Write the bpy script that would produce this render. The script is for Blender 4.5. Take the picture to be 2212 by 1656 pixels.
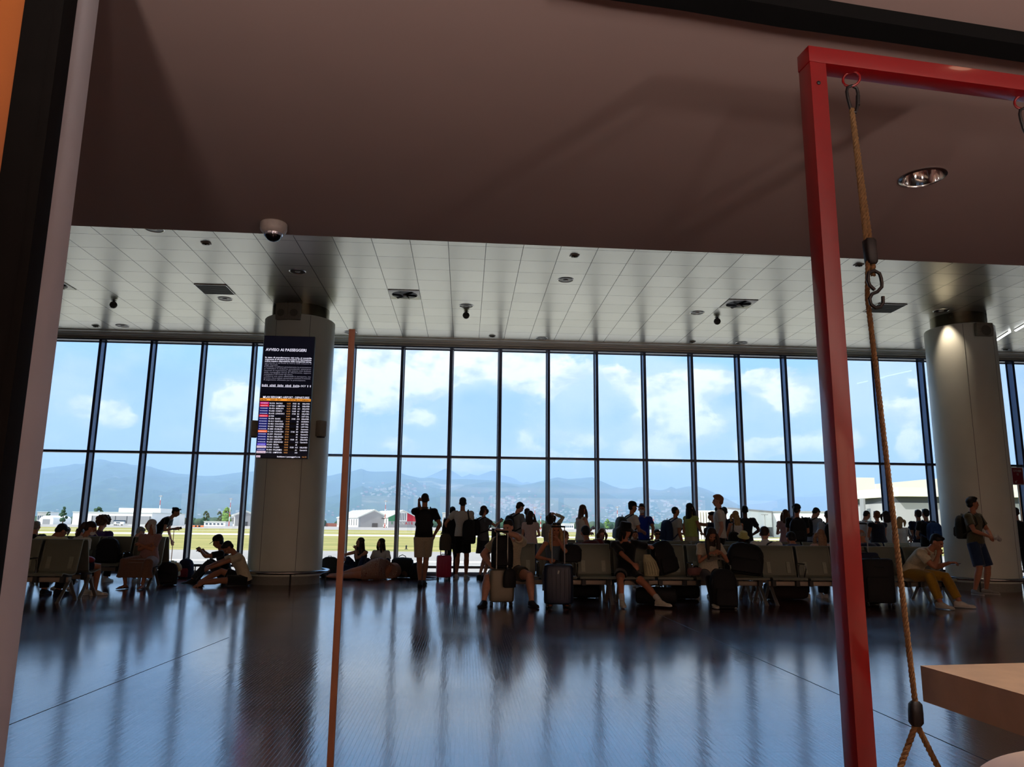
import bpy, bmesh, math, random
from math import sin, cos, pi, radians, sqrt, atan2, exp
from mathutils import Vector, Matrix, Quaternion, noise as mnoise
random.seed(7)
for o in list(bpy.data.objects): bpy.data.objects.remove(o)
SC = bpy.context.scene
COL = SC.collection
V = Vector

# ------------------------------------------------------------------ camera
F_PX, CX, CY, EYE = 1643.0, 1106.0, 828.0, 1.14
PITCH, YAW, ROLL = radians(10.65), radians(3.414), radians(0.599)
FW = V((sin(YAW)*cos(PITCH), cos(YAW)*cos(PITCH), sin(PITCH)))
_r0 = V((cos(YAW), -sin(YAW), 0)); _u0 = _r0.cross(FW)
RT = _r0*cos(ROLL) + _u0*sin(ROLL); UP = _u0*cos(ROLL) - _r0*sin(ROLL)
cam_d = bpy.data.cameras.new('camera'); cam = bpy.data.objects.new('camera', cam_d); COL.objects.link(cam)
cam.matrix_world = Matrix(((RT.x, UP.x, -FW.x, 0), (RT.y, UP.y, -FW.y, 0), (RT.z, UP.z, -FW.z, EYE), (0, 0, 0, 1)))
cam_d.sensor_fit = 'HORIZONTAL'; cam_d.sensor_width = 36.0; cam_d.lens = 36.0*F_PX/2212.0
cam_d.clip_start = 0.05; cam_d.clip_end = 40000
SC.camera = cam
def ray(px, py): return FW + RT*((px-CX)/F_PX) - UP*((py-CY)/F_PX)
def onz(px, py, z=0.0):
    d = ray(px, py); t = (z-EYE)/d.z; return V((d.x*t, d.y*t, z))
def ony(px, py, Y):
    d = ray(px, py); t = Y/d.y; return V((d.x*t, Y, EYE+d.z*t))
def atY(px, Y, py=1140): return ony(px, py, Y).x       # world x of a photo column at a given distance

# ------------------------------------------------------------------ view, sky, sun
SC.view_settings.view_transform = 'Standard'; SC.view_settings.look = 'None'
SC.view_settings.exposure = 0.45; SC.view_settings.gamma = 1.0; SC.view_settings.use_curve_mapping = False
SC.cycles.max_bounces = 10; SC.cycles.diffuse_bounces = 5; SC.cycles.glossy_bounces = 4
SC.cycles.transparent_max_bounces = 24; SC.cycles.volume_bounces = 1
SC.cycles.sample_clamp_indirect = 6.0
def lin(c):
    return tuple(((v/255.0)/12.92 if v/255.0 <= .04045 else ((v/255.0+.055)/1.055)**2.4) for v in c)

def build_world():
    w = bpy.data.worlds.new('sky'); SC.world = w; w.use_nodes = True
    nt = w.node_tree; N = nt.nodes; L = nt.links; N.clear()
    def nd(t, **k):
        n = N.new(t)
        for a, b in k.items(): setattr(n, a, b)
        return n
    def m(op, a, b=None, c=None, clamp=False):
        n = nd('ShaderNodeMath', operation=op, use_clamp=clamp)
        for i, v in enumerate((a, b, c)):
            if v is None: continue
            if isinstance(v, (int, float)): n.inputs[i].default_value = v
            else: L.new(v, n.inputs[i])
        return n.outputs[0]
    tc = nd('ShaderNodeTexCoord'); sep = nd('ShaderNodeSeparateXYZ'); L.new(tc.outputs['Generated'], sep.inputs[0])
    az = m('ARCTAN2', sep.outputs[0], sep.outputs[1]); el = m('ARCSINE', sep.outputs[2])
    comb = nd('ShaderNodeCombineXYZ'); L.new(az, comb.inputs[0]); L.new(m('MULTIPLY', el, 1.5), comb.inputs[1])
    def noi(scale, detail, rough, off=(0, 0, 0), lac=2.1):
        mp = nd('ShaderNodeMapping'); mp.inputs['Location'].default_value = off; L.new(comb.outputs[0], mp.inputs[0])
        n = nd('ShaderNodeTexNoise'); L.new(mp.outputs[0], n.inputs['Vector'])
        n.inputs['Scale'].default_value = scale; n.inputs['Detail'].default_value = detail
        n.inputs['Roughness'].default_value = rough; n.inputs['Lacunarity'].default_value = lac
        return n.outputs['Fac']
    n1 = noi(15.0, 10, .60); n2 = noi(15.0, 5, .5, (.008, -.014, 0)); n3 = noi(6.0, 6, .55, (3, 1, 0))
    blobs = CLOUDS
    acc = None
    for (px, py, rx, ry, s) in blobs:
        d = ray(px, py).normalized(); a = atan2(d.x, d.y); e = math.asin(d.z)
        da = m('DIVIDE', m('SUBTRACT', az, a), rx/F_PX); de = m('DIVIDE', m('SUBTRACT', el, e), ry/F_PX)
        r2 = m('ADD', m('MULTIPLY', da, da), m('MULTIPLY', de, de))
        v = m('MULTIPLY', m('EXPONENT', m('MULTIPLY', r2, -1.0)), s)
        acc = v if acc is None else m('ADD', acc, v)
    out = m('ABSOLUTE', az)
    side = nd('ShaderNodeMapRange'); L.new(out, side.inputs[0])
    side.inputs[1].default_value = .65; side.inputs[2].default_value = 1.2; side.inputs[3].default_value = 0; side.inputs[4].default_value = .18
    hi = nd('ShaderNodeMapRange'); L.new(el, hi.inputs[0])
    hi.inputs[1].default_value = .28; hi.inputs[2].default_value = .6; hi.inputs[3].default_value = 0; hi.inputs[4].default_value = .12
    base = m('ADD', m('ADD', n1, acc), m('ADD', side.outputs[0], hi.outputs[0]))
    den = nd('ShaderNodeMapRange', interpolation_type='SMOOTHSTEP'); L.new(base, den.inputs[0])
    den.inputs[1].default_value = .64; den.inputs[2].default_value = .75
    veil = nd('ShaderNodeMapRange', interpolation_type='SMOOTHSTEP'); L.new(m('ADD', n3, m('MULTIPLY', acc, .6)), veil.inputs[0])
    veil.inputs[1].default_value = .40; veil.inputs[2].default_value = .72; veil.inputs[4].default_value = .8
    ramp = nd('ShaderNodeValToRGB'); L.new(el, ramp.inputs[0]); cr = ramp.color_ramp
    cr.elements[0].position = 0.0; cr.elements[0].color = (*SKY[0], 1)
    cr.elements[1].position = 1.0; cr.elements[1].color = (*SKY[4], 1)
    for p, c in ((.08, SKY[1]), (.17, SKY[2]), (.30, SKY[3])):
        e = cr.elements.new(p); e.color = (*c, 1)
    def mix(f, a, b):
        n = nd('ShaderNodeMix', data_type='RGBA')
        for s_, v_ in ((0, f), (6, a), (7, b)):
            if isinstance(v_, tuple): n.inputs[s_].default_value = (*v_, 1)
            else: L.new(v_, n.inputs[s_])
        return n.outputs[2]
    shade = nd('ShaderNodeMapRange'); L.new(m('ADD', m('SUBTRACT', n2, n1), m('MULTIPLY', base, .25)), shade.inputs[0])
    shade.inputs[1].default_value = .10; shade.inputs[2].default_value = .24
    cc = mix(shade.outputs[0], CLOUD[0], CLOUD[1])
    c1 = mix(veil.outputs[0], ramp.outputs[0], CLOUD[2])
    c2 = mix(den.outputs[0], c1, cc)
    # nothing but dim ground light below the horizon
    bl = nd('ShaderNodeMapRange'); L.new(el, bl.inputs[0]); bl.inputs[1].default_value = -.02; bl.inputs[2].default_value = 0
    c3 = mix(bl.outputs[0], (.16, .15, .11), c2)
    bg = nd('ShaderNodeBackground'); L.new(c3, bg.inputs[0]); bg.inputs[1].default_value = SKY_STRENGTH
    o = nd('ShaderNodeOutputWorld'); L.new(bg.outputs[0], o.inputs[0])
    w.cycles.sampling_method = 'MANUAL'; w.cycles.sample_map_resolution = 512
SKY_STRENGTH = 1.1
SKY = ((.52, .66, .86), (.44, .60, .86), (.30, .50, .86), (.28, .68, 1.28), (.12, .38, 1.10))
CLOUD = ((.58, .67, .79), (1.0, .98, .95), (.60, .70, .84))
# photo column, row, half sizes, weight of the cloud masses in the sky
CLOUDS = [(215, 890, 70, 40, .34), (270, 905, 26, 18, .25), (500, 880, 60, 55, .36), (390, 935, 40, 14, .2), (160, 940, 60, 20, .10),
          (900, 800, 130, 60, .30), (1080, 775, 150, 40, .34), (920, 900, 45, 22, .34), (1190, 830, 90, 40, .22),
          (1250, 950, 80, 24, .30), (1090, 985, 260, 20, .22), (1450, 870, 75, 75, .42), (1530, 815, 60, 35, .34),
          (1650, 830, 55, 34, .42), (1720, 860, 60, 34, .34), (1660, 965, 60, 22, .34), (1760, 960, 70, 16, .28),
          (1960, 945, 28, 50, .38), (1400, 965, 60, 30, .28), (780, 840, 60, 60, .22), (1560, 1000, 180, 20, .12),
          (700, 900, 40, 50, .30), (1900, 820, 160, 50, .10), (1000, 1010, 120, 12, .28), (860, 800, 30, 90, .1),
          (1000, 800, 240, 60, .14), (1020, 880, 60, 60, -.10), (1330, 830, 50, 60, .14), (1240, 880, 50, 30, -.06), (760, 780, 50, 30, .2), (850, 960, 60, 16, .2), (640, 860, 60, 60, .2), (1130, 940, 40, 20, .18), (1850, 940, 50, 30, .2), (1900, 880, 60, 20, .12), (1480, 930, 70, 40, .22), (1600, 900, 60, 30, .15),
          (350, 880, 110, 60, -.10), (1390, 800, 40, 14, -.20), (1560, 770, 170, 18, -.35), (1340, 905, 26, 40, -.18)]
build_world()
sun_d = bpy.data.lights.new('sun', 'SUN'); sun_d.energy = 4.6; sun_d.angle = radians(.6); sun_d.color = (1, .95, .86)
sun = bpy.data.objects.new('sun', sun_d); COL.objects.link(sun)
# high afternoon sun, behind the building and to the left
sun.rotation_euler = (V((-.70, -.42, .95)).normalized()).to_track_quat('Z', 'Y').to_euler()

# ------------------------------------------------------------------ materials
MATS = {}
def mat(name, col, rough=.6, metal=0.0, var=.08, scale=30, bump=0.0, spec=.5, coat=0.0, emis=None, es=0.0, sheen=0.0, trans=0.0):
    if name in MATS: return MATS[name]
    m = bpy.data.materials.new(name); m.use_nodes = True; nt = m.node_tree; N = nt.nodes; L = nt.links
    b = N['Principled BSDF']; c = lin(col)
    tc = N.new('ShaderNodeTexCoord'); n = N.new('ShaderNodeTexNoise'); n.inputs['Scale'].default_value = scale; n.inputs['Detail'].default_value = 3
    L.new(tc.outputs['Object'], n.inputs['Vector'])
    r = N.new('ShaderNodeValToRGB'); L.new(n.outputs['Fac'], r.inputs[0])
    r.color_ramp.elements[0].position = .3; r.color_ramp.elements[1].position = .7
    r.color_ramp.elements[0].color = (*[v*(1-var) for v in c], 1); r.color_ramp.elements[1].color = (*[min(1, v*(1+var)) for v in c], 1)
    L.new(r.outputs[0], b.inputs['Base Color'])
    b.inputs['Roughness'].default_value = rough; b.inputs['Metallic'].default_value = metal
    b.inputs['Specular IOR Level'].default_value = spec; b.inputs['Coat Weight'].default_value = coat
    if coat: b.inputs['Coat Roughness'].default_value = .08
    if sheen: b.inputs['Sheen Weight'].default_value = sheen
    if emis is not None:
        b.inputs['Emission Color'].default_value = (*lin(emis), 1); b.inputs['Emission Strength'].default_value = es
    if bump:
        bn = N.new('ShaderNodeBump'); bn.inputs['Strength'].default_value = bump; bn.inputs['Distance'].default_value = .01
        L.new(n.outputs['Fac'], bn.inputs['Height']); L.new(bn.outputs[0], b.inputs['Normal'])
    MATS[name] = m; return m
def cloth(name, col): return mat('cloth_'+name, col, .9, 0, .12, 60, .15, .2, sheen=.3)
def skinm(name, col): return mat('skin_'+name, col, .55, 0, .06, 20, 0, .4)

def glass_mat():
    m = bpy.data.materials.new('window_glass'); m.use_nodes = True; nt = m.node_tree; N = nt.nodes; L = nt.links
    N.clear(); o = N.new('ShaderNodeOutputMaterial'); mx = N.new('ShaderNodeMixShader'); t = N.new('ShaderNodeBsdfTransparent'); g = N.new('ShaderNodeBsdfGlossy')
    fr = N.new('ShaderNodeFresnel'); fr.inputs[0].default_value = 1.45
    t.inputs[0].default_value = (.95, .975, .985, 1); g.inputs['Roughness'].default_value = .01
    L.new(fr.outputs[0], mx.inputs[0]); L.new(t.outputs[0], mx.inputs[1]); L.new(g.outputs[0], mx.inputs[2]); L.new(mx.outputs[0], o.inputs[0])
    return m
M_GLASS = glass_mat()

def floor_mat():
    m = bpy.data.materials.new('dark_parquet'); m.use_nodes = True; nt = m.node_tree; N = nt.nodes; L = nt.links
    b = N['Principled BSDF']; tc = N.new('ShaderNodeTexCoord')
    mp = N.new('ShaderNodeMapping'); mp.inputs['Rotation'].default_value = (0, 0, radians(90)); L.new(tc.outputs['Object'], mp.inputs[0])
    br = N.new('ShaderNodeTexBrick'); L.new(mp.outputs[0], br.inputs['Vector'])
    br.inputs['Scale'].default_value = 1.0; br.inputs['Brick Width'].default_value = .32; br.inputs['Row Height'].default_value = .024
    br.inputs['Mortar Size'].default_value = .0015; br.inputs['Mortar Smooth'].default_value = .3; br.offset = .0; br.offset_frequency = 1
    br.inputs['Color1'].default_value = (*lin((128, 66, 58)), 1); br.inputs['Color2'].default_value = (*lin((92, 44, 40)), 1); br.inputs['Mortar'].default_value = (.006, .004, .004, 1)
    n = N.new('ShaderNodeTexNoise'); n.inputs['Scale'].default_value = .7; n.inputs['Detail'].default_value = 4; L.new(tc.outputs['Object'], n.inputs['Vector'])
    n2 = N.new('ShaderNodeTexNoise'); n2.inputs['Scale'].default_value = 5; n2.inputs['Detail'].default_value = 3
    mp2 = N.new('ShaderNodeMapping'); mp2.inputs['Scale'].default_value = (8, 1, 1); L.new(tc.outputs['Object'], mp2.inputs[0]); L.new(mp2.outputs[0], n2.inputs['Vector'])
    mx = N.new('ShaderNodeMix'); mx.data_type = 'RGBA'; mx.blend_type = 'MULTIPLY'; mx.inputs[0].default_value = .5
    L.new(br.outputs['Color'], mx.inputs[6]); L.new(n2.outputs['Fac'], mx.inputs[7]); L.new(mx.outputs[2], b.inputs['Base Color'])
    mr = N.new('ShaderNodeMapRange'); L.new(n.outputs['Fac'], mr.inputs[0]); mr.inputs[1].default_value = .3; mr.inputs[2].default_value = .7
    mr.inputs[3].default_value = .10; mr.inputs[4].default_value = .17; L.new(mr.outputs[0], b.inputs['Roughness'])
    b.inputs['Specular IOR Level'].default_value = FLOOR_SPEC; b.inputs['IOR'].default_value = 2.45
    b1 = N.new('ShaderNodeBump'); b1.inputs['Strength'].default_value = .05; b1.inputs['Distance'].default_value = .01; L.new(n2.outputs['Fac'], b1.inputs['Height'])
    b2 = N.new('ShaderNodeBump'); b2.inputs['Strength'].default_value = .30; b2.inputs['Distance'].default_value = .004; b2.invert = True
    L.new(br.outputs['Fac'], b2.inputs['Height']); L.new(b1.outputs[0], b2.inputs['Normal']); L.new(b2.outputs[0], b.inputs['Normal'])
    return m
FLOOR_SPEC = .5

# ------------------------------------------------------------------ mesh helpers
def link(name, me, parent=None, loc=None, rot=None):
    o = bpy.data.objects.new(name, me); COL.objects.link(o)
    if parent is not None: o.parent = parent
    if loc is not None: o.location = loc
    if rot is not None: o.rotation_euler = rot
    return o
def tag(o, label=None, cat=None, group=None, kind=None):
    if label: o['label'] = label
    if cat: o['category'] = cat
    if group: o['group'] = group
    if kind: o['kind'] = kind
    return o
def thing(name, label, cat, loc=(0, 0, 0), rz=0.0, group=None):
    o = bpy.data.objects.new(name, None); COL.objects.link(o); o.empty_display_size = .1
    o.location = loc; o.rotation_euler = (0, 0, rz); return tag(o, label, cat, group)
class MB:
    """collects shapes into one mesh"""
    def __init__(s): s.bm = bmesh.new()
    def box(s, x0, x1, y0, y1, z0, z1, bev=0.0, M=None):
        r = bmesh.ops.create_cube(s.bm, size=1.0); vs = r['verts']
        for v in vs: v.co = V(((x0+x1)/2+v.co.x*(x1-x0), (y0+y1)/2+v.co.y*(y1-y0), (z0+z1)/2+v.co.z*(z1-z0)))
        if bev:
            es = list({e for v in vs for e in v.link_edges})
            rr = bmesh.ops.bevel(s.bm, geom=es, offset=bev, segments=2, affect='EDGES', profile=.6); vs = list({v for f in rr['faces'] for v in f.verts} | {v for v in vs if v.is_valid})
        if M is not None:
            for v in vs: v.co = M @ v.co
        return s
    def tube(s, pts, r, n=8, closed=False, cap=True):
        pts = [V(p) for p in pts]; k = len(pts)
        rs = r if isinstance(r, (list, tuple)) else [r]*k
        rings = []; prev = None
        for i, p in enumerate(pts):
            if closed: d = pts[(i+1) % k]-pts[i-1]
            else: d = pts[min(i+1, k-1)]-pts[max(i-1, 0)]
            if d.length < 1e-9: d = V((0, 0, 1))
            d.normalize()
            if prev is None:
                a = V((0, 0, 1)) if abs(d.z) < .9 else V((1, 0, 0)); u = d.cross(a).normalized()
            else: u = (prev-d*prev.dot(d)).normalized()
            prev = u; w = d.cross(u)
            rings.append([s.bm.verts.new(p+(u*cos(2*pi*j/n)+w*sin(2*pi*j/n))*rs[i]) for j in range(n)])
        for i in range(k if closed else k-1):
            a, b = rings[i], rings[(i+1) % k]
            for j in range(n): s.bm.faces.new((a[j], a[(j+1) % n], b[(j+1) % n], b[j]))
        if cap and not closed:
            s.bm.faces.new(rings[0][::-1]); s.bm.faces.new(rings[-1])
        return s
    def lathe(s, prof, n=32, c=(0, 0, 0), M=None, cap=True):
        rings = []
        for (r, z) in prof:
            ring = []
            for j in range(n):
                p = V((c[0]+r*cos(2*pi*j/n), c[1]+r*sin(2*pi*j/n), c[2]+z))
                ring.append(s.bm.verts.new(M @ p if M is not None else p))
            rings.append(ring)
        for a, b in zip(rings, rings[1:]):
            for j in range(n): s.bm.faces.new((a[j], a[(j+1) % n], b[(j+1) % n], b[j]))
        if cap:
            s.bm.faces.new(rings[0][::-1]); s.bm.faces.new(rings[-1])
        return s
    def ell(s, c, r, M=None, n=14):
        q = bmesh.ops.create_uvsphere(s.bm, u_segments=n, v_segments=max(6, n*2//3), radius=1.0)
        c = V(c)
        for v in q['verts']:
            p = V((v.co.x*r[0], v.co.y*r[1], v.co.z*r[2]))
            v.co = c + (M @ p if M is not None else p)
        return s
    def loft(s, rings, n=16, sq=2.0):
        """rings: (centre, axis_x*halfwidth, axis_y*halfdepth)"""
        R = []
        for (c, ax, ay) in rings:
            ring = []
            for j in range(n):
                t = 2*pi*j/n; ct, st = cos(t), sin(t)
                if sq != 2.0: ct = math.copysign(abs(ct)**(2/sq), ct); st = math.copysign(abs(st)**(2/sq), st)
                ring.append(s.bm.verts.new(V(c)+V(ax)*ct+V(ay)*st))
            R.append(ring)
        for a, b in zip(R, R[1:]):
            for j in range(n): s.bm.faces.new((a[j], a[(j+1) % n], b[(j+1) % n], b[j]))
        s.bm.faces.new(R[0][::-1]); s.bm.faces.new(R[-1]); return s
    def prism(s, poly, axis, a, b):
        """extrude a closed outline: axis 'x' takes (y,z), 'y' takes (x,z), 'z' takes (x,y)"""
        def P(u, w, t): return V((t, u, w)) if axis == 'x' else (V((u, t, w)) if axis == 'y' else V((u, w, t)))
        A = [s.bm.verts.new(P(u, w, a)) for u, w in poly]; B = [s.bm.verts.new(P(u, w, b)) for u, w in poly]; k = len(poly)
        for i in range(k): s.bm.faces.new((A[i], A[(i+1) % k], B[(i+1) % k], B[i]))
        s.bm.faces.new(A[::-1]); s.bm.faces.new(B); return s
    def sheet(s, fn, nu, nv):
        g = [[s.bm.verts.new(fn(i/nu, j/nv)) for j in range(nv+1)] for i in range(nu+1)]
        for i in range(nu):
            for j in range(nv): s.bm.faces.new((g[i][j], g[i+1][j], g[i+1][j+1], g[i][j+1]))
        return s
    def xf(s, M):
        for v in s.bm.verts: v.co = M @ v.co
        return s
    def mesh(s, name, m, smooth=True, angle=40):
        bmesh.ops.recalc_face_normals(s.bm, faces=s.bm.faces[:])
        me = bpy.data.meshes.new(name); s.bm.to_mesh(me); s.bm.free()
        if isinstance(m, (list, tuple)):
            for q in m: me.materials.append(q)
        else: me.materials.append(m)
        if smooth:
            me.polygons.foreach_set('use_smooth', [True]*len(me.polygons))
            try: me.set_sharp_from_angle(angle=radians(angle))
            except Exception: pass
        return me
    def build(s, name, m, parent=None, smooth=True, angle=40, loc=None, rot=None):
        return link(name, s.mesh(name, m, smooth, angle), parent, loc, rot)
def copy_tree(o, parent=None, data=None):
    c = o.copy(); COL.objects.link(c)
    if parent is not None: c.parent = parent
    for ch in list(o.children): copy_tree(ch, c)
    return c
def structure(o): o['kind'] = 'structure'; return o

# ------------------------------------------------------------------ room shell
M_WHITE = mat('white_paint', (205, 203, 196), .55, 0, .03, 3)
M_GREY = mat('grey_paint', (120, 118, 112), .6, 0, .04, 3)
M_COLUMN = mat('column_cladding', (236, 240, 226), .38, 0, .03, 2, 0, .5)
M_SOFFIT = mat('brown_plasterboard', (142, 119, 112), .75, 0, .03, 1.5, .02)
M_STEEL = mat('brushed_steel', (190, 190, 188), .22, 1.0, .05, 20)
M_CHROME = mat('chrome', (225, 225, 225), .08, 1.0, .02, 20)
M_MULLION = mat('dark_anodised_aluminium', (80, 90, 112), .30, .9, .04, 4)
M_BLACKWOOD = mat('black_stained_wood', (9, 7, 6), .8, 0, .3, 8, .1, .15)
M_BLACK = mat('black_plastic', (14, 14, 16), .45, 0, .1, 20)
M_DARK = mat('dark_grey_plastic', (48, 48, 50), .5, 0, .1, 20)
X0, X1, YB, YW, ZC, ZS = -17.0, 25.0, -6.0, 18.55, 5.6, 2.945
MB().box(X0, X1, YB, YW+.12, -.2, 0).build('floor', floor_mat(), smooth=False)
structure(bpy.data.objects['floor'])
def panel_ceiling():
    m = bpy.data.materials.new('metal_ceiling_tiles'); m.use_nodes = True; nt = m.node_tree; N = nt.nodes; L = nt.links
    b = N['Principled BSDF']; tc = N.new('ShaderNodeTexCoord'); sp = N.new('ShaderNodeSeparateXYZ'); L.new(tc.outputs['Object'], sp.inputs[0])
    def mm(op, a, c=None):
        n = N.new('ShaderNodeMath'); n.operation = op
        for i, v in enumerate((a, c)):
            if v is None: continue
            if isinstance(v, (int, float)): n.inputs[i].default_value = v
            else: L.new(v, n.inputs[i])
        return n.outputs[0]
    def line(o, off, step, w):
        f = mm('FRACT', mm('DIVIDE', mm('SUBTRACT', o, off), step)); d = mm('ABSOLUTE', mm('SUBTRACT', f, .5))
        return mm('GREATER_THAN', d, .5-w/step)
    lx = line(sp.outputs[0], TILE_X, TILE, .006); ly = line(sp.outputs[1], TILE_Y, TILE, .0045)
    mxx = mm('MAXIMUM', lx, ly)
    # one tone per panel
    ix = mm('FLOOR', mm('DIVIDE', mm('SUBTRACT', sp.outputs[0], TILE_X), TILE)); iy = mm('FLOOR', mm('DIVIDE', mm('SUBTRACT', sp.outputs[1], TILE_Y), TILE))
    cb = N.new('ShaderNodeCombineXYZ'); L.new(ix, cb.inputs[0]); L.new(iy, cb.inputs[1])
    wn = N.new('ShaderNodeTexWhiteNoise'); wn.noise_dimensions = '2D'; L.new(cb.outputs[0], wn.inputs['Vector'])
    mr = N.new('ShaderNodeMapRange'); L.new(wn.outputs['Value'], mr.inputs[0]); mr.inputs[3].default_value = .93; mr.inputs[4].default_value = 1.03
    c0 = N.new('ShaderNodeMix'); c0.data_type = 'RGBA'; c0.blend_type = 'MULTIPLY'; c0.inputs[0].default_value = 1; c0.inputs[6].default_value = (*lin((226, 224, 210)), 1); L.new(mr.outputs[0], c0.inputs[7])
    c1 = N.new('ShaderNodeMix'); c1.data_type = 'RGBA'; L.new(mxx, c1.inputs[0]); L.new(c0.outputs[2], c1.inputs[6]); c1.inputs[7].default_value = (*lin((70, 68, 62)), 1)
    L.new(c1.outputs[2], b.inputs['Base Color']); b.inputs['Metallic'].default_value = CEIL_METAL; b.inputs['Roughness'].default_value = .27
    # each metal tile is very slightly pillowed
    fx = mm('ABSOLUTE', mm('SUBTRACT', mm('FRACT', mm('DIVIDE', mm('SUBTRACT', sp.outputs[0], TILE_X), TILE)), .5)); fy = mm('ABSOLUTE', mm('SUBTRACT', mm('FRACT', mm('DIVIDE', mm('SUBTRACT', sp.outputs[1], TILE_Y), TILE)), .5))
    h = mm('ADD', mm('MULTIPLY', fx, fx), mm('MULTIPLY', fy, fy)); bp = N.new('ShaderNodeBump'); bp.inputs['Strength'].default_value = .5; bp.inputs['Distance'].default_value = .006
    L.new(h, bp.inputs['Height']); L.new(bp.outputs[0], b.inputs['Normal'])
    return m
TILE, TILE_X, TILE_Y, CEIL_METAL = .608, -1.571, 11.73, .62
CEIL_END = 18.15
o = structure(MB().box(X0, X1, 4.3, CEIL_END, ZC, ZC+.04).build('ceiling', panel_ceiling(), smooth=False))
# the lower brown ceiling over the cafe, its front edge turned a little from the window wall
def soffit_y(x): return 4.676+.0268*(x+.2)
pts = [(X0, soffit_y(X0)), (X1, soffit_y(X1)), (X1, YB), (X0, YB)]
structure(MB().prism([(x, y) for x, y in pts], 'z', ZS, ZC+.04).build('ceiling_low', M_SOFFIT, smooth=False))
structure(MB().box(X0-.3, X1+.3, YB-.3, YW+.45, ZC+.6, ZC+.85).build('ceiling_roof', M_GREY, smooth=False))
structure(MB().box(X0-.2, X0, YB, YW+.12, -1.2, ZC+.6).build('wall_left', M_WHITE, smooth=False))
structure(MB().box(X1, X1+.2, YB, YW+.12, -1.2, ZC+.6).build('wall_right', M_WHITE, smooth=False))
structure(MB().box(X0, X1, YB-.2, YB, -.2, ZC+.6).build('wall_back', mat('cafe_back_wall', (92, 60, 44), .7), smooth=False))
# bulkhead above the glass: two steps
ZH = 5.475
structure(MB().prism([(17.93, 5.61), (17.93, 5.578), (18.10, 5.578), (18.10, 5.550), (18.26, 5.550), (18.26, 5.522), (18.40, 5.522), (18.40, 5.496), (18.50, 5.496), (18.50, 5.475), (18.67, 5.475), (18.67, 6.2), (17.93, 6.2)], 'x', X0, X1).build('wall_front', mat('bulkhead_paint', (240, 238, 226), .3, .35, .03, 3), smooth=False))
structure(MB().box(X0, X1, YW-.25, YW-.02, ZH-.035, ZH).build('trim_1', M_MULLION, smooth=False))
# low plinth outside and sill
structure(MB().box(X0, X1, YW-.06, YW+.1, 0, .045).build('trim_2', M_MULLION, smooth=False))
structure(MB().box(X0, X1, YW-.2, YW-.03, 2.745, 2.80).build('trim_3', M_MULLION, smooth=False))
structure(MB().box(X0, X1, YW+.10, YW+.3, -.75, -.05).build('wall_plinth', M_GREY, smooth=False))
MULX = [-8.80+1.2*i for i in range(-7, 28) if X0 < -8.80+1.2*i < X1]
mm_ = MB().box(-.032, .032, -.24, 0, 0, ZH).mesh('mullion', M_MULLION, smooth=False)
for i, x in enumerate(MULX):
    structure(link('trim_%d' % (i+4), mm_, None, (x, YW-.0, 0)))
xs = [X0]+MULX+[X1]
for i in range(len(xs)-1):
    a, b = xs[i]+.034, xs[i+1]-.034
    if b-a < .1: continue
    w = structure(MB().box(a, b, YW-.035, YW-.02, .046, .07).box(a, b, YW-.035, YW-.02, ZH-.055, ZH-.036).box(a, a+.02, YW-.035, YW-.02, .07, ZH-.055).box(b-.02, b, YW-.035, YW-.02, .07, ZH-.055).build('window_%d' % (i+1), M_MULLION, smooth=False))
    MB().box(a+.001, b-.001, YW-.015, YW-.009, .05, 2.76).build('glass_pane', M_GLASS, w, smooth=False)
    MB().box(a+.001, b-.001, YW-.015, YW-.009, 2.785, ZH-.04).build('glass_pane', M_GLASS, w, smooth=False)
# bumper rail along the glass
r = thing('bumper_rail', 'long steel bumper rail running low along the window wall', 'rail', (0, 0, 0))
MB().tube([(X0+.02, YW-.33, .20), (X1-.02, YW-.33, .20)], .032, 10).build('rail_tube', mat('rail_steel', (120, 122, 128), .3, .9), r)
bk = MB().tube([(0, YW-.33, .17), (0, YW-.33, 0)], .014, 8).mesh('rail_post', M_STEEL)
for i in range(0, len(MULX), 2): link('rail_post', bk, r, (MULX[i]+.3, 0, 0))

# round columns
def column(px0, px1, pyb, label, zt=5.33):
    # centre from the two tangent rays and the foot of the front
    dl, dr = ray(px0, 1000), ray(px1, 1000)
    al, ar = atan2(dl.x, dl.y), atan2(dr.x, dr.y); am = (al+ar)/2; hw = (ar-al)/2
    f = onz((px0+px1)/2, pyb); df = sqrt(f.x**2+f.y**2)
    d = df/(1-sin(hw)); R = d*sin(hw); c = V((d*sin(am), d*cos(am), 0))
    t = thing('column', label, 'column', c)
    b = MB().lathe([(R, .16), (R, zt-.012), (R-.012, zt)], 64).build('cladding', M_COLUMN, t)
    MB().lathe([(R-.035, 0), (R-.035, .16)], 64).build('plinth', mat('plinth_grey', (150, 148, 138), .5), t)
    MB().lathe([(R-.13, zt), (R-.13, ZC)], 48).build('neck', mat('neck_metal', (110, 106, 88), .2, .8, .1, 4), t)
    rg = MB(); nseg = 40
    rg.tube([((R+.13)*cos(2*pi*i/nseg), (R+.13)*sin(2*pi*i/nseg), .235) for i in range(nseg)], .032, 10, closed=True)
    rg.build('guard_rail', M_STEEL, t)
    for i in range(6):
        a = radians(-70+60*i); MB().tube([((R+.13)*cos(a), (R+.13)*sin(a), .21), ((R+.13)*cos(a), (R+.13)*sin(a), 0)], .016, 8).build('rail_post', M_BLACK, t)
    for a in (-62, -118, 30, 150):   # vertical joints of the cladding
        a = radians(a); MB().box(-.003, .003, -.002, .0015, .17, zt-.02, M=Matrix.Translation((R*cos(a), R*sin(a), 0)) @ Matrix.Rotation(a+pi/2, 4, 'Z')).build('joint', mat('joint_dark', (70, 70, 66), .6), t, smooth=False)
    return t, c, R
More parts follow.
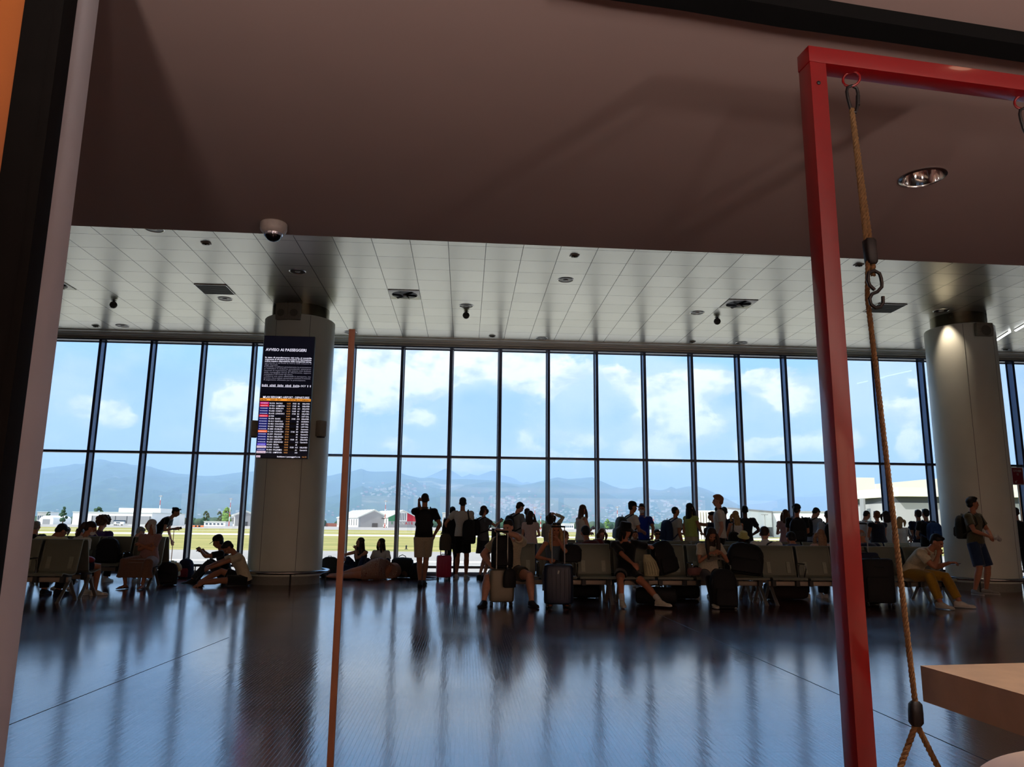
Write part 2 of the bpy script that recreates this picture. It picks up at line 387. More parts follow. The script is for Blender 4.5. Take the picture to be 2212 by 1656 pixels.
colL, cL, RL = column(550, 708, 1264, 'round cream column carrying the black flight information screens')
colR, cR, RR = column(2021, 2183, 1277, 'round cream column behind the man in the olive t-shirt')

# ------------------------------------------------------------------ outside: airfield, buildings, hills
ZG = -.6
def gm(name, c1, c2, scale, detail=6, rough=.95, st=(1, 1, 1)):
    m = bpy.data.materials.new(name); m.use_nodes = True; N = m.node_tree.nodes; L = m.node_tree.links
    b = N['Principled BSDF']; tc = N.new('ShaderNodeTexCoord'); mp = N.new('ShaderNodeMapping'); mp.inputs['Scale'].default_value = st
    n = N.new('ShaderNodeTexNoise'); n.inputs['Scale'].default_value = scale; n.inputs['Detail'].default_value = detail
    L.new(tc.outputs['Object'], mp.inputs[0]); L.new(mp.outputs[0], n.inputs['Vector'])
    r = N.new('ShaderNodeValToRGB'); r.color_ramp.elements[0].position = .35; r.color_ramp.elements[1].position = .65
    r.color_ramp.elements[0].color = (*lin(c1), 1); r.color_ramp.elements[1].color = (*lin(c2), 1)
    L.new(n.outputs['Fac'], r.inputs[0]); L.new(r.outputs[0], b.inputs['Base Color']); b.inputs['Roughness'].default_value = rough; b.inputs['Specular IOR Level'].default_value = .1
    return m
def gy(py, px=900): return onz(px, py, ZG).y
M_ASPH = gm('asphalt', (150, 146, 142), (164, 160, 155), .05)
M_GRASS = gm('dry_grass', (128, 130, 74), (168, 156, 98), .35, 8, st=(.25, 1, 1))
M_LINE = mat('white_line_paint', (225, 225, 215), .8)
structure(MB().box(-6000, 6000, YW+.3, 7000, ZG-.5, ZG-.03).build('ground_far', gm('scrub', (96, 110, 70), (130, 134, 92), .01), smooth=False))
ap = structure(MB().box(-900, 900, YW+.3, gy(1191), ZG-.4, ZG).build('ground_apron', M_ASPH, smooth=False))
g1 = MB().box(-900, 900, gy(1191), gy(1158.5), ZG-.4, ZG).build('ground_grass', M_GRASS, smooth=False); structure(g1)
structure(MB().box(-900, 900, gy(1158.5), gy(1155.5), ZG-.4, ZG).build('ground_taxiway', gm('concrete', (205, 203, 196), (214, 212, 206), .05), smooth=False))
structure(MB().box(-900, 900, gy(1155.5), gy(1145.5), ZG-.4, ZG).build('ground_verge', M_GRASS, smooth=False))
structure(MB().box(-900, 900, gy(1145.5), 1200, ZG-.4, ZG).build('ground_runway', M_ASPH, smooth=False))
l = MB()
for (xa, xb, y0, w) in ((-300, 300, gy(1214), .9), (-300, 300, gy(1222), .35), (-300, 300, gy(1150), 3.0)): l.box(xa, xb, y0, y0+w, ZG, ZG+.012)
structure(l.build('ground_marking', M_LINE, smooth=False))
for i, (a, b) in enumerate(((onz(17, 1566), onz(471, 1385.6)), (onz(1448, 1338), onz(2142, 1646.5)))):     # long joints in the parquet
    d_ = (b-a).normalized(); a = a-d_*(.6 if i else 1.2); b = b+d_*.3; n_ = V((-d_.y, d_.x, 0))*.0035
    structure(MB().prism([tuple((p+q)[:2]) for p, q in ((a, n_), (b, n_), (b, -n_), (a, -n_))], 'z', -.001, .0012).build('trim_floor_joint', mat('joint_line', (20, 12, 12), .5), smooth=False))

def hnoise(x, y, s, o=5):
    return mnoise.fractal(V((x*s, y*s, 3.3)), 1.0, 2.1, o)
RIDGE = [(-400, 1060), (-200, 1040), (-60, 1020), (40, 1018), (92, 1012), (119, 1007.6), (142, 1005.6), (162, 1001), (177, 1002.5), (192, 998), (215, 991), (228, 993), (243, 997.5), (268, 999), (283, 1003.5),
         (304, 1005), (324, 1007), (342, 1013), (380, 1022), (410, 1024.6), (443, 1028), (468, 1027), (494, 1023), (527, 1018.7), (590, 1016), (650, 1024), (710, 1027.6), (734, 1022), (759, 1018), (780, 1011.6),
         (795, 1017.5), (810, 1018.5), (856, 1017.5), (881, 1026.7), (910, 1032.4), (932, 1031), (960, 1036), (1000, 1034), (1060, 1037), (1127, 1047), (1148, 1044), (1168, 1038.6), (1189, 1034), (1204, 1030), (1223, 1034), (1254, 1032.6),
         (1279, 1030), (1295, 1037.4), (1322, 1049), (1341, 1054.8), (1359, 1055.7), (1380, 1051), (1397, 1052.8), (1409, 1056.7), (1428, 1058.6), (1440, 1055.7), (1450, 1050), (1461, 1055.5), (1482, 1050.5), (1505, 1049.4), (1527, 1056.7),
         (1542, 1063.5), (1565, 1074), (1595, 1089.6), (1640, 1105), (1700, 1120), (1900, 1128), (2400, 1132), (2800, 1132)]
RIDGE_MID = [(-400, 1100), (700, 1090), (880, 1048), (910, 1034), (932, 1025.7), (963, 1011.3), (975, 1015.4), (988, 1023.6), (1000, 1031), (1014, 1022.6), (1031, 1027.7), (1053, 1019.5), (1066, 1014.8), (1074, 1020.5),
             (1086, 1026.7), (1103, 1030.4), (1113, 1034), (1127, 1044), (1139, 1039.5), (1148, 1043), (1180, 1050), (1400, 1075), (1540, 1095), (1614, 1089.6), (1652, 1086.7), (1687, 1077), (1710, 1072), (1730, 1073), (1749, 1073.7), (1778, 1071), (1820, 1068), (1880, 1075), (2000, 1090), (2200, 1080), (2800, 1090)]
RIDGE_FAR = [(1300, 1110), (1500, 1080), (1563, 1068), (1590, 1073), (1614, 1074), (1652, 1065.4), (1677, 1070), (1695, 1076), (1735, 1070), (1768, 1064), (1800, 1060), (1850, 1070), (1950, 1085), (2100, 1075), (2800, 1095)]
def ridge_y(R, px):
    for (a, ya), (b, yb) in zip(R, R[1:]):
        if a <= px <= b: return ya+(yb-ya)*(px-a)/(b-a)
    return 1135
def hills(name, R, dist, base_d, mats, nu, nv, amp, seed, px0=-380, px1=2780):
    def fn(u, v):
        px = px0+(px1-px0)*u
        top = ony(px, ridge_y(R, px), dist); bx = top.x*base_d/dist
        t = v
        hgt = (top.z-ZG)*(t**1.15)
        y = base_d+(dist-base_d)*t; x = bx+(top.x-bx)*t
        k = sin(pi*min(1, t*1.0))
        d = hnoise(x+seed*1000, y*.6, 1/900.0, 6)
        d2 = abs(hnoise(x+seed*3000, y*.35, 1/420.0, 5))
        hgt += (top.z-ZG)*amp*k*(d*.9-d2*.9+.25)
        return V((x, y+d*200*k, ZG+max(-5, hgt)))
    m = MB().sheet(fn, nu, nv); return structure(m.build(name, mats, smooth=True, angle=180))
def forest_mat(name, c1, c2, c3, s=1.0):
    m = bpy.data.materials.new(name); m.use_nodes = True; N = m.node_tree.nodes; L = m.node_tree.links
    b = N['Principled BSDF']; tc = N.new('ShaderNodeTexCoord')
    n = N.new('ShaderNodeTexNoise'); n.inputs['Scale'].default_value = .012*s; n.inputs['Detail'].default_value = 9; n.inputs['Roughness'].default_value = .7; L.new(tc.outputs['Object'], n.inputs['Vector'])
    r = N.new('ShaderNodeValToRGB'); r.color_ramp.elements[0].position = .38; r.color_ramp.elements[1].position = .62
    r.color_ramp.elements[0].color = (*lin(c1), 1); r.color_ramp.elements[1].color = (*lin(c2), 1); L.new(n.outputs['Fac'], r.inputs[0])
    n2 = N.new('ShaderNodeTexNoise'); n2.inputs['Scale'].default_value = .0021*s; n2.inputs['Detail'].default_value = 8; n2.inputs['Roughness'].default_value = .62; L.new(tc.outputs['Object'], n2.inputs['Vector'])
    r2 = N.new('ShaderNodeValToRGB'); r2.color_ramp.elements[0].position = .63; r2.color_ramp.elements[1].position = .70; L.new(n2.outputs['Fac'], r2.inputs[0])
    mx = N.new('ShaderNodeMix'); mx.data_type = 'RGBA'; L.new(r2.outputs[0], mx.inputs[0]); L.new(r.outputs[0], mx.inputs[6]); mx.inputs[7].default_value = (*lin(c3), 1)
    L.new(mx.outputs[2], b.inputs['Base Color']); b.inputs['Roughness'].default_value = 1; b.inputs['Specular IOR Level'].default_value = 0
    return m
FOR = forest_mat('forest', (30, 52, 34), (58, 84, 50), (150, 142, 116))
hills('hills_near', RIDGE, 5200, 2600, FOR, 520, 80, .34, 1)
hills('hills_middle', RIDGE_MID, 7600, 5600, forest_mat('forest_rock', (32, 52, 36), (64, 86, 56), (132, 128, 112)), 360, 40, .2, 2)
hills('hills_far', RIDGE_FAR, 11500, 9000, forest_mat('far_rock', (56, 72, 50), (100, 112, 80), (150, 150, 140)), 200, 20, .15, 3, 1300, 2780)
def haze():
    m = bpy.data.materials.new('air_haze'); m.use_nodes = True; N = m.node_tree.nodes; L = m.node_tree.links; N.clear()
    o = N.new('ShaderNodeOutputMaterial'); s = N.new('ShaderNodeVolumeScatter'); s.inputs["Color"].default_value = (.50, .71, 1.0, 1); s.inputs['Density'].default_value = HAZE
    s.inputs['Anisotropy'].default_value = 0.0
    ab = N.new('ShaderNodeVolumeAbsorption'); ab.inputs['Color'].default_value = s.inputs['Color'].default_value; ab.inputs['Density'].default_value = HAZE
    ad = N.new('ShaderNodeAddShader'); L.new(s.outputs[0], ad.inputs[0]); L.new(ab.outputs[0], ad.inputs[1]); L.new(ad.outputs[0], o.inputs['Volume'])
    ob = MB().box(-9000, 9000, 700, 14000, ZG-20, 460).build('haze', m, smooth=False); ob['kind'] = 'structure'
HAZE = 3.2e-4
haze()

# ------------------------------------------------------------------ foreground: door jamb, slat, red swing frame, tables
def onpl(px, py, P, n):
    d = ray(px, py); o = V((0, 0, EYE)); t = (P-o).dot(n)/d.dot(n); return o+d*t
# pale pillar and black frame at the left
pn = ony(74, 700, 2.0); XR = pn.x; YF = XR/ray(128, 700).x*ray(128, 700).y
t = thing('door_jamb', 'pale grey pillar edge at the far left of the cafe opening', 'pillar', (XR, 2.0, 0))
MB().box(-.16, 0, 0, YF-2.0, 0, ZS-.002, .003).build('panel', mat('jamb_paint', (176, 176, 182), .7, 0, .03, 4), t)
t = thing('door_frame', 'black wooden frame standing left of the pale pillar', 'door frame', (XR, 1.94, 0))
MB().box(-.104, -.002, 0, .055, 0, ZS-.002, .004).box(-.02, .006, -.008, .057, 0, ZS-.002, .003).build('frame_post', M_BLACKWOOD, t)
t = thing('wall_panel', 'orange panel lit warmly in the top left corner', 'panel', (XR-.106, 1.96, 0))
MB().box(-.42, 0, 0, .04, 0, ZS-.004, .003).build('panel', mat('orange_panel', (158, 86, 32), .6, 0, .1, 3), t)

# slim wooden slat standing in the opening
a, b = ony(753.5, 715, 2.2), ony(766.8, 715, 2.2); zt = ony(760, 710, 2.2).z
t = thing('wooden_slat', 'slim orange-brown wooden slat standing upright near the left column', 'slat', ((a.x+b.x)/2, 2.2, 0))
w = b.x-a.x; MB().box(-w/2, w/2, 0, .010, .018, zt, .0015).build('slat', mat('orange_wood', (112, 70, 42), .5, 0, .15, 12, .05), t)
MB().box(-.08, .08, -.06, .10, 0, .02, .004).build('foot', M_BLACK, t)

# red steel swing frame
M_RED = mat('red_gloss_paint', (116, 5, 9), .3, 0, .04, 6, .03, .5, coat=.5)
ZR = 2.70
A0 = onz(1747, 98, ZR); A1 = onz(2212, 163, ZR); ux = (A1-A0); ux.z = 0; ux.normalize(); uy = V((-ux.y, ux.x, 0))
if uy.y < 0: uy = -uy
q = onpl(1784, 133, A0, uy); TW = (q-A0).dot(ux); 
mid = onpl(1723.5, 133, A0, ux); TD = abs((mid-A0).dot(uy))
TD = min(max(TD, .04), .12)
rz = atan2(ux.y, ux.x)
BH = A0.z-onpl(1784, 136.5, A0, uy).z
R2 = onpl(2212, 232, A0+uy*TD/2, uy); r1 = onpl(1838, 160, A0+uy*TD/2, uy)
LEN = (R2-A0).dot(ux)+(r1-A0).dot(ux)
fr = thing('swing_frame', 'tall glossy red square-tube swing frame at the right', 'swing frame', (A0.x, A0.y, 0), rz)
def redpost(x):
    p = MB().box(x, x+TW, 0, TD, .012, ZR-BH, .002).build('post', M_RED, fr)
    MB().box(x-.05, x+TW+.05, -.05, TD+.05, 0, .012, .002).build('foot_plate', M_RED, p)
    MB().ell((x+TW*.45, -.001, ZR-BH-.075), (.007, .004, .007)).build('bolt', M_BLACK, p)
redpost(0); redpost(LEN-TW)
MB().box(-.002, LEN+.002, -.001, TD+.001, ZR-BH, ZR, .002).build('crossbeam', M_RED, fr)
# swing: hung from two rings, left side in view
PC = A0+uy*TD/2
def L2(p): return Matrix.Rotation(-rz, 3, 'Z') @ (p-V((A0.x, A0.y, 0)))
sw = thing('rope_swing', 'rope swing with black clamps hanging from the red frame', 'swing', (A0.x, A0.y, 0), rz)
M_ROPE = mat('golden_rope', (104, 76, 42), .85, 0, .2, 90, .3)
def spiral_rope(p0, p1, r, name='rope'):
    p0, p1 = V(p0), V(p1); d = p1-p0; Ln = d.length; d.normalize()
    u = d.cross(V((0, 1, 0))).normalized(); w = d.cross(u); mb = MB(); n = max(6, int(Ln/.006))
    for s in range(3):
        ph = s*2*pi/3; mb.tube([p0+d*(Ln*i/n)+(u*cos(ph+Ln*i/n/.042*2*pi)+w*sin(ph+Ln*i/n/.042*2*pi))*r*.48 for i in range(n+1)], r*.56, 6)
    return mb.build(name, M_ROPE, sw)
RB = ZR-BH
for side in (0, 1):
    if side == 0: P = [L2(onpl(x, y, PC, uy)) for x, y in ((1838, 158), (1839, 192), (1842, 242), (1878, 545), (1882, 592), (1882, 640), (1977, 1518), (1979, 1562))]
    else:
        P = [V((LEN-p.x+.0, p.y, p.z)) for p in P]
    x0 = P[0].x
    MB().tube([(x0+.008*0, P[0].y+cos(k)*.026, RB-.022+sin(k)*.026) for k in [2*pi*i/20 for i in range(20)]], .0042, 8, closed=True).xf(Matrix.Translation((x0, P[0].y, 0)) @ Matrix.Rotation(radians(55), 4, 'Z') @ Matrix.Translation((-x0, -P[0].y, 0))).build('ring', M_RED, sw)
    ct, cb = RB-.046, P[2].z; hh = ct-cb
    prof = [(0, 0), (.017, -.08), (.0205, -.25), (.018, -.55), (.012, -.85), (.006, -1), (-.006, -1), (-.012, -.85), (-.019, -.5), (-.021, -.25), (-.016, -.08)]
    MB().tube([(x0+a, P[0].y, ct+b*hh) for a, b in prof], .0052, 8, closed=True).tube([(x0+.0195, P[0].y, ct-hh*.35), (x0+.0165, P[0].y, ct-hh*.72)], .0068, 8).build('carabiner', M_BLACK, sw)
    rr = .0085
    spiral_rope((P[2].x-.003, P[2].y, P[2].z+.012), (P[3].x-.008, P[3].y, P[3].z+.02), rr)
    spiral_rope((P[2].x+.004, P[2].y+.008, P[2].z+.012), (P[3].x+.007, P[3].y, P[3].z+.02), rr)
    z3 = P[3].z
    MB().loft([((P[3].x+.002, P[3].y, z3+.045), V((.014, 0, 0)), V((0, .014, 0))), ((P[3].x+.002, P[3].y, z3+.038), V((.019, 0, 0)), V((0, .018, 0))), ((P[3].x+.004, P[3].y, z3-.032), V((.018, 0, 0)), V((0, .018, 0))), ((P[3].x+.005, P[3].y, z3-.040), V((.012, 0, 0)), V((0, .013, 0)))], 14, 3.2).build('rope_clamp', mat('clamp_black', (7, 7, 8), .5, 0, .1, 40, .2), sw)
    spiral_rope((P[3].x+.010, P[3].y, z3-.03), (P[4].x+.006, P[4].y, P[4].z-.004), rr*1.05)
    spiral_rope((P[3].x-.008, P[3].y, z3-.03), (P[5].x-.004, P[5].y+.014, P[5].z), rr*.95)
    hx, hy, h0, h1 = P[4].x+.002, P[4].y, P[4].z-.014, P[5].z; HK = 1.4
    s8 = [(.016, .0), (.017, -.012), (.016, -.022), (.004, -.034), (-.010, -.040), (-.017, -.052), (-.015, -.064), (-.004, -.072), (.008, -.070), (.016, -.060), (.017, -.044)]
    s8t = [(-.003, -.030), (-.014, -.020), (-.018, -.008), (-.014, .010), (0, .016), (.013, .010), (.017, -.004)]
    MB().tube([(hx+a*HK, hy-.012, h0+b*HK) for a, b in s8], .0056, 8).tube([(hx+a*HK, hy-.012, h0+b*HK) for a, b in s8t], .0056, 8).build('hook', M_BLACK, sw)
    spiral_rope((P[5].x-.004, P[5].y+.013, P[5].z+.004), (P[6].x, P[6].y, P[6].z), rr)
    c = P[7]; c6 = P[6]; ax = (c6-c)
    MB().loft([(c6+ax*.1, V((.010, 0, 0)), V((0, .010, 0))), (c6-ax*.05, V((.0175, 0, 0)), V((0, .016, 0))), (c6-ax*.45, V((.0185, 0, 0)), V((0, .018, 0))), (c+ax*.05, V((.0185, 0, 0)), V((0, .018, 0))), (c-ax*.12, V((.012, 0, 0)), V((0, .012, 0)))], 14, 3.0).build('rope_clamp', mat('clamp_black', (7, 7, 8), .5, 0, .1, 40, .2), sw)
    # the two ends spread to the seat corners
    if side == 0: e = [L2(onpl(1945, 1656, PC, uy)), L2(onpl(2026, 1656, PC, uy))]
    else: e = [V((LEN-p.x, p.y, p.z)) for p in e]
    for k, pe in enumerate(e):
        dirv = (pe-c); f_ = (c.z-.44)/(c.z-pe.z); end = c+dirv*f_; end.y += (-.0, .0)[k]
        spiral_rope(c, end, rr*1.05)
    if side == 0: seat0 = c+((e[0]+e[1])/2-c)*((c.z-.44)/(c.z-e[0].z)); sx = (e[1].x-e[0].x)*f_
xa, xb = seat0.x-sx*.6, LEN-seat0.x+sx*.6
MB().box(xa, xb, seat0.y-.11, seat0.y+.11, .405, .44, .006).build('seat_board', mat('pale_wood', (206, 170, 132), .5, 0, .1, 10, .05), sw)

# pale wooden slab table
M_SLAB = mat('blond_wood', (140, 114, 88), .5, 0, .1, 14, .04)
ZT = .74
Ca = onz(1988, 1437, ZT); Cb = onz(2212, 1500, ZT); Cc = onz(2212, 1431, ZT); th = ZT-onpl(1995, 1514, Ca, V((-1, 0, 0))).z
e1 = (Cb-Ca).normalized(); e2 = (Cc-Ca).normalized()
tb = thing('slab_table', 'thick blond wooden table slab at the right edge', 'table', (0, 0, 0))
p = [Ca, Ca+e2*1.25, Ca+e2*1.25+e1*.72, Ca+e1*.72]
MB().prism([(v.x, v.y) for v in p], 'z', ZT-th, ZT).build('tabletop', M_SLAB, tb, smooth=False)
c = Ca+e2*.95+e1*.36; MB().box(c.x-.09, c.x+.09, c.y-.09, c.y+.09, .02, ZT-th, .01).box(c.x-.27, c.x+.27, c.y-.27, c.y+.27, 0, .02, .005).build('pedestal', M_BLACK, tb)
# round cafe table, only its rim in view
P1, P2 = onz(2112, 1656, ZT), onz(2212, 1619, ZT); m_ = (P1+P2)/2; dd = (P2-P1); hl = dd.length/2; R_ = .40
nn = V((dd.y, -dd.x, 0)).normalized(); cen = m_+nn*sqrt(R_*R_-hl*hl)
rt = thing('round_table', 'round pale table, only its rim showing in the bottom right corner', 'table', (cen.x, cen.y, 0))
MB().lathe([(R_-.004, ZT-.028), (R_, ZT-.024), (R_, ZT-.016), (R_-.002, ZT-.015), (R_-.002, ZT-.012), (R_, ZT-.011), (R_, ZT-.003), (R_-.004, ZT)], 96).build('tabletop', mat('pale_laminate', (210, 186, 160), .45, 0, .05, 8), rt)
MB().lathe([(.22, 0), (.22, .015), (.035, .03), (.03, ZT-.03), (.10, ZT-.028)], 32).build('pedestal', M_BLACK, rt)

# added lamp over the slab table, out of view, to brighten its top
sl = V((Ca.x+.55, Ca.y-.25, 0)); td = thing('downlight', 'added fill downlight over the slab table, out of view', 'ceiling light', (sl.x, sl.y, ZS))
MB().lathe([(.09, 0), (.09, -.012), (.075, -.012), (.075, -.004)], 28, cap=False).build('rim', M_STEEL, td); MB().ell((0, 0, -.004), (.05, .05, .012)).build('bulb', mat('fill_bulb', (255, 230, 200), .5, emis=(255, 220, 180), es=2), td)
d = bpy.data.lights.new('table_fill', 'SPOT'); d.energy = 150; d.color = (1, .84, .72); d.spot_size = radians(62); d.spot_blend = .5; d.shadow_soft_size = .05
o = bpy.data.objects.new('table_fill', d); COL.objects.link(o); o.parent = td; o.location = (0, 0, -.03)

# black lighting track under the brown ceiling
zt = ZS-.055
lo = [(1200, -22), (1315, 0), (1467, 22), (1685, 59), (1902, 89), (2212, 135), (2500, 178)]; up = [(1330, -62), (1440, -36), (1611, 0), (1760, 25), (1902, 48), (2212, 96.5), (2500, 142)]
poly = [onz(x, y, zt) for x, y in lo]+[onz(x, y, zt) for x, y in reversed(up)]
tk = thing('ceiling_track', 'black curved band fixed under the brown ceiling, top right', 'track', (0, 0, 0))
MB().prism([(v.x, v.y) for v in poly], 'z', zt, ZS-.001).build('track', mat('matt_black', (10, 9, 9), .9, 0, .1, 20, 0, .1), tk, smooth=False)

# recessed downlight in the brown ceiling
dl = onz(1993, 382, ZS)
cut = MB().lathe([(.100, ZS-.05), (.100, ZS+.16)], 40, (dl.x, dl.y, 0)).build('cutter', M_SOFFIT)
so = bpy.data.objects['ceiling_low']; md = so.modifiers.new('hole', 'BOOLEAN'); md.object = cut; md.operation = 'DIFFERENCE'; md.solver = 'EXACT'
bpy.context.view_layer.update(); dg = bpy.context.evaluated_depsgraph_get(); nm = bpy.data.meshes.new_from_object(so.evaluated_get(dg)); so.modifiers.clear(); so.data = nm; bpy.data.objects.remove(cut)
def downlight(c, z, r, label, deep, group='recessed downlights'):
    t = thing('downlight', label, 'ceiling light', (c.x, c.y, z), 0, group)
    MB().lathe([(r*1.12, 0), (r*1.12, -.004), (r, -.010), (r*.97, -.004), (r*.97, 0)], 32, cap=False).build('rim', M_STEEL, t)
    h = .11 if deep else 0.0
    if deep:
        MB().lathe([(r*.97, -.002), (r*.93, .02), (r*.74, .07), (r*.42, h)], 32, cap=False).build('reflector', M_CHROME, t)
        MB().lathe([(r*.42, h), (r*.40, h+.004)], 24).tube([(0, 0, h), (0, 0, h-.035)], .018, 10).build('bulb', mat('lamp_dark', (120, 90, 90), .25, .6, .4, 60), t)
    else:
        MB().lathe([(r*.98, -.003), (r*.75, -.0045), (r*.5, -.002)], 24).build('reflector', mat('dish_dark', (70, 66, 60), .3, .8, .3, 20), t)
        MB().ell((0, 0, -.004), (r*.36, r*.36, .014)).build('bulb', mat('bulb_white', (236, 232, 220), .3), t)
    return t
downlight(dl, ZS, .102, 'large recessed downlight in the brown ceiling, right of the red post', True)
for (x, y, s) in ((643, 586, 'above the left column'), (486, 645, 'next to the black vent'), (1222, 604, 'above the window centre, alone'), (1007, 660, 'next to the hanging ball speaker in the middle'),
                  (1506, 675, 'left of the right ceiling fan diffuser'), (265, 703, 'low at the left, near the glass'), (1170, 730, 'low in the middle, near the glass'), (1602, 740, 'low, left of the red post'),
                  (333, 494, 'half hidden by the brown ceiling edge at the left'), (757, 717, 'just right of the left column, near the glass')):
    downlight(onz(x, y, ZC), ZC, .135, 'round downlight in the metal ceiling, '+s, False)
dR = onz(1994, 687, ZC); dR = V((cR.x-RR-.02, cR.y-.50, 0)); tt = downlight(dR, ZC, .14, 'round downlight close above the right column, lit', False)
d = bpy.data.lights.new('downlight_lamp', 'SPOT'); d.energy = 55; d.color = (1, .80, .62); d.spot_size = radians(62); d.spot_blend = .8; d.shadow_soft_size = .05
o = bpy.data.objects.new('downlight_lamp', d); COL.objects.link(o); o.parent = tt; o.location = (0, 0, -.03); o.rotation_euler = (0, radians(-6), 0)

# round swirl diffusers, vents, ball speakers, small detectors in the metal ceiling
def diffuser(px, py, label, rot):
    c = onz(px, py, ZC); c.x = TILE_X+(math.floor((c.x-TILE_X)/TILE)+.5)*TILE; c.y = TILE_Y+(math.floor((c.y-TILE_Y)/TILE)+.5)*TILE
    t = thing('ceiling_diffuser', label, 'air diffuser', (c.x, c.y, ZC), 0, 'round ceiling air diffusers')
    MB().box(-.296, .296, -.296, .296, -.012, -.001, .002).build('plate', mat('plate_white', (226, 224, 214), .35, .3), t)
    MB().lathe([(.25, -.0125), (.245, -.014)], 40).build('opening', M_BLACK, t)
    mb = MB()
    for k in range(6):
        a = k*pi/3+rot; mb.box(.04, .24, -.04, .04, -.002, .0, M=Matrix.Translation((0, 0, -.018)) @ Matrix.Rotation(a, 4, 'Z') @ Matrix.Rotation(radians(26), 4, 'X'))
    mb.build('blades', M_DARK, t); MB().ell((0, 0, -.03), (.04, .04, .018)).build('hub', M_WHITE, t)
diffuser(875, 636, 'round bladed air diffuser in the ceiling right of the left column', .3)
diffuser(1590, 656, 'round bladed air diffuser in the ceiling left of the red post', .9)
diffuser(136, 617, 'round bladed air diffuser half hidden by the left pillar', .1)
def vent(px, py, label, m):
    c = onz(px, py, ZC); c.x = TILE_X+(math.floor((c.x-TILE_X)/TILE)+.5)*TILE; c.y = TILE_Y+(math.floor((c.y-TILE_Y)/TILE)+.5)*TILE
    t = thing('ceiling_vent', label, 'vent', (c.x, c.y, ZC))
    MB().box(-.29, .29, -.29, .29, -.006, -.001).build('opening', m, t, smooth=False)
    f = MB()
    for (a, b_, e, g) in ((-.3, .3, -.3, -.29), (-.3, .3, .29, .3), (-.3, -.29, -.3, .3), (.29, .3, -.3, .3)): f.box(a, b_, e, g, -.018, -.001)
    f.build('frame', M_STEEL, t, smooth=False)
    s = MB()
    for k in range(14): s.box(-.29, .29, -.28+k*.04, -.265+k*.04, -.014, -.008)
    s.build('grille', m, t, smooth=False)
vent(466, 624, 'square black ceiling vent left of the left column', M_BLACK)
vent(1906, 664, 'square grey ceiling vent behind the swing rope', M_DARK)
def ball(px, py, label):
    c = onz(px, py-6, ZC); t = thing('ball_speaker', label, 'speaker', (c.x, c.y, ZC), 0, 'hanging ball speakers')
    MB().ell((0, 0, -.09), (.072, .072, .075), n=20).build('globe', mat('speaker_grey', (84, 84, 80), .6), t)
    MB().tube([(0, 0, -.03), (0, 0, 0)], .02, 8).lathe([(.05, -.004), (.05, 0)], 16).build('stem', M_DARK, t)
    MB().lathe([(.074, -.096), (.074, -.084)], 24, cap=False).build('band', M_BLACK, t)
ball(246, 655, 'small hanging ball speaker at the far left of the ceiling'); ball(1007, 678, 'small hanging ball speaker in the middle of the ceiling'); ball(1549, 691, 'small hanging ball speaker left of the red post')
for (x, y, s) in ((445, 524, 'above the black vent'), (1241, 551, 'near the brown ceiling edge in the middle'), (1855, 571, 'beside the swing rope'), (207, 703, 'far left near the glass'), (1063, 725, 'near the glass, centre'), (1495, 737, 'near the glass, left of the red post'), (2172, 753, 'right of the right column')):
    c = onz(x, y, ZC); t = thing('emergency_light', 'small box-shaped ceiling detector '+s, 'detector', (c.x, c.y, ZC), .1, 'small ceiling detectors')
    MB().box(-.075, .075, -.05, .05, -.012, 0, .003).build('base', M_WHITE, t); MB().box(-.05, .05, -.03, .03, -.036, -.012, .005).build('housing', mat('det_grey', (110, 104, 84), .4), t)
    MB().ell((0, -.015, -.037), (.016, .012, .008)).build('lens', M_BLACK, t)
for i, ((ax, ay), (bx, by), s) in enumerate((((2148, 737), (2181, 716), 'nearest the right column'), ((2194, 713), (2240, 686), 'at the right edge, upper'), ((2160, 742), (2150, 748), 'lowest'))):
    if i == 2: continue
    a, b = onz(ax, ay, ZC-.02), onz(bx, by, ZC-.02); t = thing('tube_light', 'long white ceiling tube light '+s, 'ceiling light', (0, 0, 0), 0, 'tube lights')
    MB().tube([a, b], .028, 10).build('tube', mat('tube_glow', (255, 255, 255), .5, emis=(245, 250, 255), es=2.2), t)
    MB().tube([a+V((0, 0, .014)), b+V((0, 0, .014))], .035, 6).build('housing', M_WHITE, t)

# dome security camera under the brown ceiling
c = onz(592, 482, ZS); t = thing('dome_camera', 'white dome security camera at the brown ceiling edge', 'camera', (c.x, c.y, ZS))
k = .080
MB().lathe([(k*.93, 0), (k, -.006), (k, -.040), (k*.94, -.052), (k*.78, -.066), (k*.70, -.070)], 40).build('housing', mat('cam_white', (170, 160, 154), .5), t)
MB().lathe([(k*.72, -.066), (k*.70, -.078), (k*.66, -.084)], 40).build('dome_ring', mat('clear_ring', (210, 215, 235), .12, .7), t)
MB().ell((0, 0, -.070), (k*.64, k*.64, k*.60), n=28).build('dome', mat('smoked_dome', (8, 8, 12), .06, 0, .02, 4, 0, .8), t)

